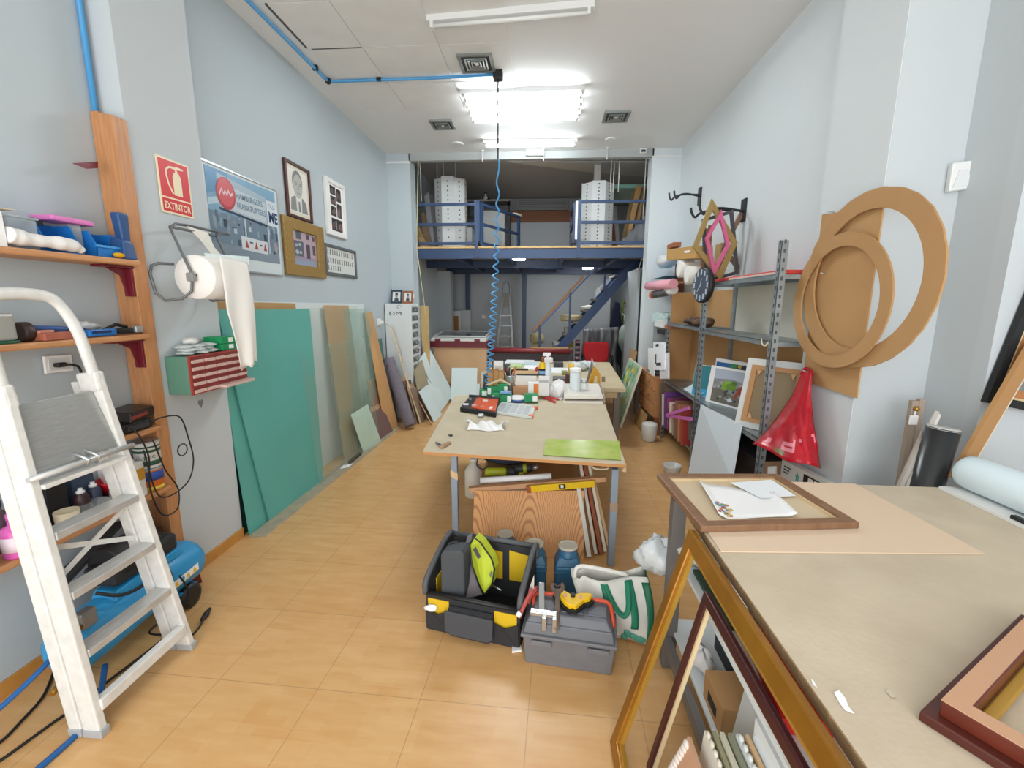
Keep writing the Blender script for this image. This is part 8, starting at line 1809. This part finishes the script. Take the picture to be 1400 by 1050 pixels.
m=MB(); m.box((q.o.x,2.99,0),(q.o.x+0.1,3.09,q.o.z-0.001)); tag(m.build('timber_prop',mat('dark_timber','4d4436'),None),'dark timber prop below the brown frame with pale mount','timber')
# red carrier bag hanging on the pillar
t=thing('carrier_bag','red plastic carrier bag hanging from the cardboard on the right pillar','bag',(1.62,3.0,0.7))
BAG=mat('red_bag_film','c50f24',0.28,c2='b00c20',scale=3,bump=0.15)
topc=W(1104,508,x=1.725)
L_=[(1097,508),(1083,540),(1065,567),(1046,591),(1029,607)]; R__=[(1110,508),(1109,545),(1112,575),(1117,605),(1122,641)]
def bagside(sgn):
    def fn(a,b):
        t_=b*4; i=min(int(t_),3); f=t_-i
        l0=L_[i][0]+(L_[i+1][0]-L_[i][0])*f; l1=L_[i][1]+(L_[i+1][1]-L_[i][1])*f; r0=R__[i][0]+(R__[i+1][0]-R__[i][0])*f; r1=R__[i][1]+(R__[i+1][1]-R__[i][1])*f
        u,v=l0+(r0-l0)*a,l1+(r1-l1)*a
        if b > 0.7: v += (b-0.7)/0.3*(4*math.sin(a*PI)-2*math.sin(a*3*PI))
        dpt=min(a*1.6,(1-a)*4,0.8)*b*0.11+0.008*math.sin(a*13+b*8)*b
        x=1.70-sgn*dpt*0.9-0.02-0.20*b*b*(1-a)+0.005*abs(math.sin(a*11+b*6))*sgn+0.004*math.sin(a*23-b*17)*b
        return W(u,v,x=x if sgn > 0 else 1.705-0.20*b*b*(1-a))
    return fn
m=MB(); m.grid(bagside(1),22,22); m.build('front',BAG,t,solid=0.002)
m=MB(); m.grid(bagside(-1),12,12); m.build('back',BAG,t)
fb=bagside(1)
m=MB(); m.use(mat('bag_print_pink_red','e88a98',0.35))
def bagpatch(a0,b0,a1,b1,n=6):
    vs=[];
    m.grid(lambda a,b: fb(a0+(a1-a0)*a,b0+(b1-b0)*b)+Vector((-0.004,-0.003,0)),n,n)
for (a0,b0,a1,b1) in ((0.40,0.80,0.56,0.84),(0.40,0.86,0.60,0.90),(0.38,0.80,0.42,0.90),(0.56,0.76,0.60,0.86),(0.88,0.66,0.91,0.78),(0.91,0.66,0.98,0.69),(0.955,0.69,0.98,0.75),(0.66,0.74,0.72,0.78),(0.12,0.82,0.2,0.9)): bagpatch(a0,b0,a1,b1)
m.build('print',None,t)
m=MB(); m.use(mat('bag_print_gold','7a6a3c',0.4)); bagpatch(0.30,0.90,0.44,0.965); m.build('print_patch',None,t)
m=MB(); m.tube(smooth_path([W(1096,512,x=1.70),W(1100,505,x=1.72),W(1106,505,x=1.72),W(1110,512,x=1.70)],4),0.012,8); m.build('handle',BAG,t)
m=MB(); m.tube([topc+Vector((0.02,0,0.0)),topc+Vector((-0.03,0,0.005))],0.004,6); tag(m.build('nail',ALU,None),'nail in the cardboard holding the red bag','nail')
# cardboard panel and rings on the pillar
t=thing('cardboard_sheet','tall brown cardboard panel pinned on the right pillar behind the rings','cardboard',(1.755,2.85,1.25))
m=MB(); m.slab([Vector((1.758,3.115,1.245)),Vector((1.758,2.585,1.235)),Vector((1.758,2.59,2.265)),Vector((1.758,3.125,2.315))],0.008,(-1,0,0)); m.build('sheet',CARD,t)
def oval(name,lab,yc,zc,ry,rz,iy,iz,x,wob=0.0,iyc=None,izc=None):
    iyc=yc if iyc is None else iyc; izc=zc if izc is None else izc
    n=72; o_=[Vector((x,yc+ry*math.cos(2*PI*i/n)*(1+wob*math.sin(i*2.3)),zc+rz*math.sin(2*PI*i/n)*(1+wob*math.sin(i*2.3)))) for i in range(n)]; i_=[Vector((x,iyc+iy*math.cos(2*PI*i/n),izc+iz*math.sin(2*PI*i/n))) for i in range(n)]
    m=MB(); m.ring(o_,i_,0.010,(-1,0,0)); return tag(m.build(name,mat('ring_card','b58a5a',0.85,c2='bd9363',scale=0.6),None),lab,'cardboard ring','cardboard rings on the pillar')
oval('cardboard_ring','large brown cardboard ring hanging behind the smaller ring',2.655,1.88,0.535,0.475,0.42,0.375,1.735,0.004)
oval('cardboard_ring','smaller cardboard ring hanging in front of the large one',2.81,1.77,0.44,0.39,0.355,0.315,1.715)
for (u,v) in ((1128,293),(1138,290),(1128,374)):
    p=W(u,v,x=1.75); m=MB(); m.tube([p+Vector((0.01,0,0)),p+Vector((-0.03,0,0.004))],0.003,6); tag(m.build('nail',ALU,None),{1128: 'nail near the left edge of the cardboard panel',1138: 'nail at the top of the cardboard panel'}[u]+(' beside its corner' if v == 293 else (' halfway down' if v == 374 else '')),'nail')
# ---------------------------------------------------------------- work bench at right
BZ=0.90
t=thing('work_bench','large worn fibreboard topped bench in the right foreground','table',(1.3,1.2,0))
m=MB(); m.box((0.615,-0.6,BZ-0.03),(2.09,2.145,BZ)); m.build('bench_top',mat('worn_fibreboard','cdbea6',0.75,c2='c2b29a',scale=2.0,bump=0.1),t,bevel=0.003)
m=MB(); m.box((0.612,-0.6,BZ-0.032),(0.618,2.147,BZ-0.001)); m.build('bench_edge',mat('rough_edge','8c7250',0.9,c2='a98c64',kind='speckle',scale=1),t)
GLEG=mat('grey_brown_leg','6e6a68',0.5)
for x,y in ((0.63,1.98),(2.04,2.08),(0.72,-0.5),(2.04,-0.5)):
    m=MB(); m.box((x-0.03,y-0.03,0),(x+0.03,y+0.03,BZ-0.03)); m.build('leg',GLEG,t,bevel=0.003)
RSH=mat('white_rack_shelf','dfe6e8',0.5)
for z in (0.575,0.20):
    m=MB(); m.box((0.645,-0.45,z-0.018),(1.30,2.05,z)); m.build('shelf',RSH,t,bevel=0.002)
m=MB(); m.box((0.60,-0.45,0.12),(0.63,1.95,0.18)); m.build('rail',GLEG,t)
# sheet, frame and papers on the bench
m=MB(); m.slab([(0.625,1.475,BZ+0.001),(1.533,1.532,BZ+0.001),(1.501,2.142,BZ+0.001),(0.64,2.14,BZ+0.001)],0.004,(0,0,1)); tag(m.build('kraft_sheet',mat('pinkish_kraft','dfc6ab',0.8),None),'clean pinkish board lying on the far end of the bench','board')
t=thing('picture_frame','flat walnut brown frame lying on the bench with papers inside','frame',(0.88,1.9,BZ+0.005))
o_=[Vector((0.575,1.615,BZ+0.006)),Vector((1.217,1.70,BZ+0.006)),Vector((1.165,2.19,BZ+0.006)),Vector((0.555,2.12,BZ+0.006))]
o_=[Vector((0.598,1.60,BZ+0.006)),Vector((1.215,1.68,BZ+0.006)),Vector((1.155,2.175,BZ+0.006)),Vector((0.562,2.13,BZ+0.006))]
c_=sum(o_,Vector())/4
def inset(P,d_):
    out=[]
    n=len(P)
    for i in range(n):
        a=(P[i]-P[i-1]).normalized(); b=(P[(i+1) % n]-P[i]).normalized(); na=Vector((-a.y,a.x,0)); nb=Vector((-b.y,b.x,0)); k=1/(1+na.dot(nb)); out.append(P[i]+(na+nb)*(d_*k))
    return out
WAL=mat('walnut_brown','7f5c42',0.45,kind='wood',c2='8e6a4e',scale=1.5,stretch=(3,3,1))
m=MB(); m.ring(o_,inset(o_,0.045),0.026,(0,0,1)); m.build('frame',WAL,t,bevel=0.003)
m=MB(); m.ring([p+Vector((0,0,0.002)) for p in inset(o_,0.044)],[p+Vector((0,0,0.002)) for p in inset(o_,0.052)],0.016,(0,0,1)); m.build('slip',mat('pale_slip','dcc49c',0.5),t)
m=MB(); m.slab([p+Vector((0,0,0.001)) for p in inset(o_,0.05)],0.004,(0,0,1)); m.build('backing',mat('pale_backing','d3bfa0',0.8),t)
zp=BZ+0.013
t=thing('drawing_sheet','curled white sheet with a small coloured drawing inside the walnut frame','paper',tuple(W(1020,690,z=zp)))
A_=[W(954,662,z=zp),W(1057,676,z=zp),W(1090,708,z=zp),W(983,710,z=zp)]
def sh(a,b):
    p=A_[0].lerp(A_[1],a).lerp(A_[3].lerp(A_[2],a),b); p.z += 0.02*max(0,1-a*9)+0.014*max(0,(a-0.9)*10)+0.003*math.sin(a*5+b*4)+0.004; return p
m=MB(); m.grid(sh,24,8); m.build('sheet',PAPER,t,solid=0.0015)
m=MB(); rn=random.Random(3)
for k in range(22):
    a_,b_=rn.uniform(0.02,0.22),rn.uniform(0.62,0.96)
    p=sh(a_,b_)+Vector((0,0,0.0015)); m.use(mat('ink_'+['c8784a','5f8fc0','c8b46a','b0584a','7aa06a','e0c8a0'][k % 6],['c8784a','5f8fc0','c8b46a','b0584a','7aa06a','e0c8a0'][k % 6],0.6)); r_=0.012; m.slab([p+Vector((r_*math.cos(i*PI/3),r_*math.sin(i*PI/3),0.0004*k/22)) for i in range(6)],0.0006,(0,0,1))
m.build('coloured_drawing',None,t)
m=MB(); A2=[W(998,660,z=zp+0.009),W(1055,656,z=zp+0.009),W(1088,678,z=zp+0.006),W(1040,681,z=zp+0.008)]; m.slab(A2,0.001,(0,0,1)); tag(m.build('paper_sheet',mat('white_sheet','eef2f6',0.7),None),'plain white sheet at the far side inside the walnut frame','paper')
m=MB(); P_=[W(u,v,z=BZ+0.002) for u,v in ((1140,947),(1147,944),(1156,955),(1160,966),(1168,976),(1155,971),(1148,962))]; m.slab(P_,0.001,(0,0,1)); tag(m.build('paper_scrap',PAPER,None),'pointed white paper scrap on the bench near its left edge','paper')
m=MB(); P_=[W(u,v,z=BZ+0.002) for u,v in ((1109,928),(1113,932),(1117,940),(1111,936))]; m.slab(P_,0.001,(0,0,1)); tag(m.build('paper_scrap',PAPER,None),'tiny white scrap right at the bench edge','paper')
m=MB(); P_=[W(u,v,z=BZ+0.002) for u,v in ((1210,944),(1217,943),(1225,953),(1219,954))]; m.slab(P_,0.0008,(0,0,1)); tag(m.build('paint_fleck',mat('pale_glue','c9bda6',0.6),None),'faint dried glue fleck right of the pointed paper scrap','glue')
# gold and mahogany frames leaning on the bench side
GOLD=mat('gilt_wood','a4711f',0.32,0.35,c2='8c5c18',scale=2)
def leanframe(top_far,bot_far,length,wdt,th,label,mm,inner=None):
    t=thing('picture_frame',label,'frame',(bot_far.x,bot_far.y-length/2,0),0,'frames leaning on the bench')
    d_=Vector((0,-1,0)); q=Quad(bot_far,bot_far+d_*length,top_far)
    q.n=-q.n if q.n.x > 0 else q.n
    H_=(top_far-bot_far).length
    m=MB(); wa,wb=wdt/length,wdt/H_
    m.ring([q.p(0,0,0),q.p(1,0,0),q.p(1,1,0),q.p(0,1,0)],[q.p(wa,wb,0),q.p(1-wa,wb,0),q.p(1-wa,1-wb,0),q.p(wa,1-wb,0)],th,q.n); m.build('frame',mm,t,bevel=0.006)
    if inner:
        wa2,wb2=wdt*1.25/length,wdt*1.25/H_
        m=MB(); m.ring([q.p(wa,wb,0),q.p(1-wa,wb,0),q.p(1-wa,1-wb,0),q.p(wa,1-wb,0)],[q.p(wa2,wb2,0),q.p(1-wa2,wb2,0),q.p(1-wa2,1-wb2,0),q.p(wa2,1-wb2,0)],th*0.6,q.n); m.build('inner_slip',inner,t)
    return t
leanframe(Vector((0.593,1.64,0.895)),Vector((0.315,1.545,0.005)),1.5,0.055,0.028,'big gilt frame leaning against the left side of the bench',GOLD,mat('gilt_bright','c79a3e',0.3,0.5))
leanframe(Vector((0.570,1.40,0.80)),Vector((0.435,1.46,0.005)),1.15,0.035,0.022,'dark mahogany frame leaning inside the big gilt one',mat('mahogany','42161a',0.35),mat('cream_slip','d9c49a',0.5))
# what lies on the rack under the bench
S1,S2=0.576,0.201
m=MB(); m.blob((0.74,1.93,S1+0.055),(0.10,0.10,0.05),24,12,0.2,61); tag(m.build('bubble_wrap',mat('bubble_film','d9e0e2',0.2,bump=0.5),None),'ball of bubble wrap on the rack at the far bench leg','bubble wrap')
m=MB(); m.blob((0.60,2.12,0.50),(0.11,0.08,0.09),26,12,0.2,62); m.tube([(0.66,2.06,0.53),(0.70,2.0,0.60)],0.03,8); tag(m.build('bubble_wrap',mat('bubble_film','d9e0e2'),None),'big bubble wrap wad bulging out over the shopping bag','bubble wrap')
m=MB(); m.blob((0.80,1.60,S1+0.10),(0.07,0.06,0.07),24,12,0.2,63); tag(m.build('bubble_wrap',mat('bubble_film','d9e0e2'),None),'bubble wrap piece lying on the green folder','bubble wrap')
t=thing('flat_folder','dark green folder lying on the rack under the bench','folder',(0.85,1.55,S1))
m=MB(); m.box((0.675,1.50,S1),(1.05,1.86,S1+0.018)); m.build('cover',mat('folder_green','2f4a38',0.6),t,bevel=0.002)
m=MB(); m.box((0.73,1.55,S1+0.018),(1.05,1.87,S1+0.028)); m.build('mauve_board',mat('mauve_board','8a7f88',0.6),t)
m=MB(); m.prism2([(0.672,1.10,S1+0.001),(1.10,1.10,S1+0.001),(1.10,1.48,S1+0.001),(0.735,1.48,S1+0.001)],[(0.672,1.10,S1+0.05),(1.10,1.10,S1+0.05),(1.10,1.48,S1+0.05),(0.735,1.48,S1+0.05)]); tag(m.build('red_board',mat('panel_red','c2141f',0.45),None),'bright red panel on the rack under the bench','panel')
t=thing('white_box','white board standing between the green folder and the red panel','board',(0.69,1.1,S1)); m=MB(); m.box((0.650,1.05,S1),(0.668,1.46,S1+0.05)); m.build('board',PAPER,t)
for k,(y,c,lab) in enumerate(((1.62,'3a4046','dark grey box on the lower rack under the bench, far one'),(0.95,'7c8084','grey box on the lower rack under the bench, near one'))):
    m=MB(); m.box((0.80,y,S2),(1.15,y+0.25,S2+0.2)); tag(m.build('carton',mat('under_'+c,c,0.7),None,bevel=0.004),lab,'box')
t=thing('carton','small brown carton with printed marks on the lower rack','box',(0.73,1.5,S2))
m=MB(); m.box((0.66,1.42,S2),(0.80,1.60,S2+0.12)); m.build('box',CARD,t,bevel=0.002)
m=MB(); m.box((0.658,1.47,S2+0.03),(0.66,1.55,S2+0.07)); m.build('printed_mark',BLACK,t)
m=MB(); m.blob((0.70,1.74,S2+0.05),(0.04,0.08,0.045),16,8,0.2,71); tag(m.build('torn_paper',PAPER,None),'torn white paper on the lower rack beside the brown carton','paper')
m=MB(); m.slab([(0.645,1.52,S1+0.002),(0.66,1.52,S1+0.002),(0.66,1.98,S1+0.002),(0.645,1.98,S1+0.002)],0.05)
m=MB(); m.slab([(0.66,0.90,S2+0.002),(0.66,1.36,S2+0.002),(0.70,1.36,S2+0.30),(0.70,0.90,S2+0.30)],0.012); tag(m.build('pale_board',mat('pale_grey_white','ccd2d2',0.4),None),'pale panel leaning under the bench behind the mahogany frame','board')
# stack of moulded boards in the near foreground, inside the mahogany frame
cols_=[('e4ded0','cream scalloped board at the left of the near stack'),('9b9a78','olive striped board second in the near stack'),('d8d4be','pale board third in the near stack'),('8f927a','grey green board fourth in the near stack'),('dfe4e2','white scalloped board fifth in the near stack'),('d8b48a','tan cream board sixth in the near stack'),('e3e9ea','white board at the right of the near stack')]
for k,(c,lab) in enumerate(cols_):
    x=0.505+0.019*k; y1_=1.26-0.012*k
    m=MB(); m.slab([(x,y1_,0.002),(x,0.45,0.002),(x+0.03,0.45,0.40+0.012*k),(x+0.03,y1_,0.40+0.012*k)],0.012,(1,0,0))
    if k in (0,4):
        for j in range(14): p=Vector((x+0.03,y1_-0.02-j*0.03,0.405+0.012*k)); m.blob(p+Vector((0.006,0,0)),(0.007,0.013,0.009),8,6)
    tag(m.build('moulded_board',mat('stack_'+c,c,0.6),None),lab,'board','boards stacked at the bench foot')
m=MB(); m.box((0.655,0.60,0.22),(0.69,1.20,0.52)); tag(m.build('white_plank',mat('white_foam','e6ecee',0.5),None),'thick white plank standing right of the near board stack','plank')
t=thing('picture_frame','pale frame with a carved scalloped edge leaning at the bottom of the photo','frame',(0.47,1.1,0))
q=Quad(Vector((0.43,1.36,0.003)),Vector((0.43,0.60,0.003)),Vector((0.50,1.27,0.36))); q.n=-q.n if q.n.x > 0 else q.n
m=MB(); m.ring([q.p(0,0),q.p(1,0),q.p(1,1),q.p(0,1)],[q.p(0.10,0.2),q.p(0.9,0.2),q.p(0.9,0.8),q.p(0.10,0.8)],0.012,q.n); m.build('frame',mat('pinkish_pine','cba082',0.6),t)
m=MB()
for k in range(16): m.blob(q.p(0.02,0.04+0.06*k,0.012),(0.012,0.016,0.014),8,6)
m.build('carved_edge',mat('carved_white','e2d8d0',0.6),t)
for k,(x,c,lab) in enumerate(((0.452,'c98a68','salmon pink moulding strip beside the carved frame'),(0.468,'b07a5c','brown pink moulding strip next to the salmon one'))):
    m=MB(); m.slab([(x,1.20,0.002),(x,0.5,0.002),(x+0.035,0.5,0.27),(x+0.035,1.17,0.27)],0.010,(1,0,0)); tag(m.build('moulding',mat('moulding_'+c,c,0.6),None),lab,'moulding')
# ---------------------------------------------------------------- right corner behind the bench
t=thing('vinyl_roll','black vinyl roll standing in the corner behind the bench','roll',(1.88,2.22,0))
a,b=Vector((1.80,2.22,0.0)),W(1290,585,y=2.23); ax=(b-a).normalized()
m=MB(); m.lathe([(0.062,0),(0.066,0.004),(0.066,(b-a).length)],a,ax,24); m.build('roll',mat('black_vinyl','26282a',0.3),t)
m=MB(); m.lathe([(0.067,(b-a).length-0.006),(0.062,(b-a).length+0.004),(0.02,(b-a).length+0.002)],a,ax,24); m.build('white_end',mat('roll_core_white','c9c9c6',0.6),t)
for k,(u0,v0,u1,v1,c,w,lab) in enumerate(((1233,663,1281,562,'b9b4ac',0.022,'grey white strip leaning left of the black roll, front one'),(1242,663,1284,566,'d2cfc8',0.016,'thin white strip leaning between the front strip and the black roll'),(1228,663,1262,590,'a39a90',0.014,'thin grey strip leaning leftmost by the black roll'))):
    a,b=W(u0,v0,y=2.25),W(u1,v1,y=2.28); X=b-a; a=a-X*(a.z/X.z); m=MB(); X=b-a; m.cbox((a+b)/2,(X.length,w,0.008),frame(X,(0,-1,0))); tag(m.build('trim_strip',mat('strip_'+c,c,0.5),None),lab,'strip','strips in the right corner')
for k,(u0,u1,vt,lab) in enumerate(((1248,1257,548,'pale timber lath standing in the corner, left one'),(1258,1266,546,'pale timber lath standing in the corner, right one'))):
    a,b=W(u0,vt,y=2.45),W(u1,vt,y=2.45); m=MB(); m.box((a.x,2.45,0),(b.x,2.475,a.z)); tag(m.build('timber_lath',mat('lath_grey_wood','a9998a',0.7),None),lab,'lath','laths in the right corner')
t=thing('key_tag','small white square tag hanging on the left timber lath','tag',tuple(W(1248,574,y=2.43)))
p=W(1248,573,y=2.435); m=MB(); m.box((p.x-0.021,2.425,p.z-0.03),(p.x+0.021,2.436,p.z+0.022)); m.build('plate',PAPER,t,bevel=0.004)
m=MB(); m.tube([p+Vector((0.005,0,0.02)),W(1252,560,y=2.44)],0.004,6); m.build('cord',PAPER,t); m=MB(); m.blob(W(1253,559,y=2.44),0.014); m.build('hook',BRASS,t)
t=thing('framed_mirror','black and wood framed mirror hanging crooked at the right edge','mirror',(2.3,2.29,1.25))
bl,tl_,br=Vector((2.128,2.292,1.29)),Vector((2.231,2.292,1.827)),Vector((2.344,2.292,1.236))
up=(tl_-bl).normalized()*0.78; rt=Vector((up.z,0,-up.x)).normalized()*0.6
q=Quad(bl,bl+rt,bl+up)
m=MB(); q.frame(m,0.06,0.05,0,0.03); m.build('black_frame',BLACK,t)
m=MB(); m.ring([q.p(0.06,0.05),q.p(0.94,0.05),q.p(0.94,0.95),q.p(0.06,0.95)],[q.p(0.075,0.062),q.p(0.925,0.062),q.p(0.925,0.938),q.p(0.075,0.938)],0.026,q.n); m.build('cream_slip',mat('cream_slip','d9c49a'),t)
m=MB(); m.ring([q.p(0.075,0.062),q.p(0.925,0.062),q.p(0.925,0.938),q.p(0.075,0.938)],[q.p(0.14,0.11),q.p(0.86,0.11),q.p(0.86,0.89),q.p(0.14,0.89)],0.022,q.n); m.build('wood_frame',mat('mirror_wood','b47a4a',0.5),t)
m=MB(); q.rect(m,0.12,0.1,0.88,0.9,0,0.010); m.build('glass',mat('mirror_glass','aeb2b0',0.08,0.9),t)
a,b=W(1306,655,y=2.17),W(1416,468,y=2.235); X=b-a
m=MB(); m.cbox((a+b)/2+Vector((0,0,0.0)),(X.length,0.075,0.02),frame(X,(0.3,-1,0))); t=thing('plank','light brown plank leaning on the bench in front of the mirror','plank',tuple(a)); m.build('plank',mat('plank_caramel','b78a58',0.6),t)
m=MB(); m.cbox((a+b)/2+frame(X,(0.3,-1,0)) @ Vector((0,-0.041,0)),(X.length,0.008,0.021),frame(X,(0.3,-1,0))); m.build('pale_edge',mat('plank_edge_pale','ddd3c2',0.7),t)
t=thing('white_roll','thick white roll lying at the right end of the bench','roll',(1.97,1.7,BZ))
m=MB(); m.lathe([(0.03,-0.01),(0.058,0.0),(0.075,0.02),(0.078,0.05),(0.078,0.95),(0.05,0.97)],(1.965,2.125,BZ+0.095),(0.02,-1,0),28); m.build('roll',mat('pale_blue_white','dcebf0',0.6),t)
m=MB(); m.slab([(1.86,2.12,BZ+0.001),(1.845,1.1,BZ+0.001),(2.08,1.1,BZ+0.001),(2.07,2.12,BZ+0.001)],0.014,(0,0,1)); tag(m.build('white_mat',mat('mat_white','e3e3e0',0.6),None),'white board lying under the thick white roll','board')
m=MB(); m.box((1.865,1.15,BZ+0.0155),(1.885,1.80,BZ+0.030)); tag(m.build('black_strip',BLACK,None),'black strip lying on the board along the white roll','strip')
# mitred frame pieces, bottom right
t=thing('picture_frame','mahogany and gilt frame lying on the bench in the bottom right corner','frame',(1.2,0.7,BZ))
c0=Vector((0.788,0.85,BZ+0.001)); dA=(Vector((1.155,1.087,0))-Vector((0.788,0.85,0))).normalized(); dB=Vector((dA.y,-dA.x,0))
P_=[c0,c0+dB*0.5,c0+dB*0.5+dA*0.62,c0+dA*0.62]
if (P_[1]-P_[0]).cross(P_[3]-P_[0]).z < 0: P_=[P_[0],P_[3],P_[2],P_[1]]
MAH=mat('mahogany_red','6b2c1c',0.3,c2='5a2317',scale=3)
m=MB(); m.ring(P_,inset(P_,0.035),0.022,(0,0,1)); m.build('lower_moulding',mat('mahogany_dark','51231b',0.35),t,bevel=0.003)
P2=inset(P_,0.022); m=MB(); m.ring([p+Vector((0,0,0.022)) for p in P2],[p+Vector((0,0,0.022)) for p in inset(P_,0.062)],0.035,(0,0,1)); m.build('body',MAH,t,bevel=0.003)
m=MB(); m.ring([p+Vector((0,0,0.057)) for p in P2],[p+Vector((0,0,0.057)) for p in inset(P_,0.058)],0.002,(0,0,1)); m.build('top_face',mat('mahogany_lit_salmon','c79a78',0.35),t)  # salmon light on the mahogany, painted as a paler top face
m=MB(); m.ring([p+Vector((0,0,0.010)) for p in inset(P_,0.062)],[p+Vector((0,0,0.010)) for p in inset(P_,0.085)],0.014,(0,0,1)); m.build('gilt_slip',mat('gilt_bright','c79a3e'),t,bevel=0.004)
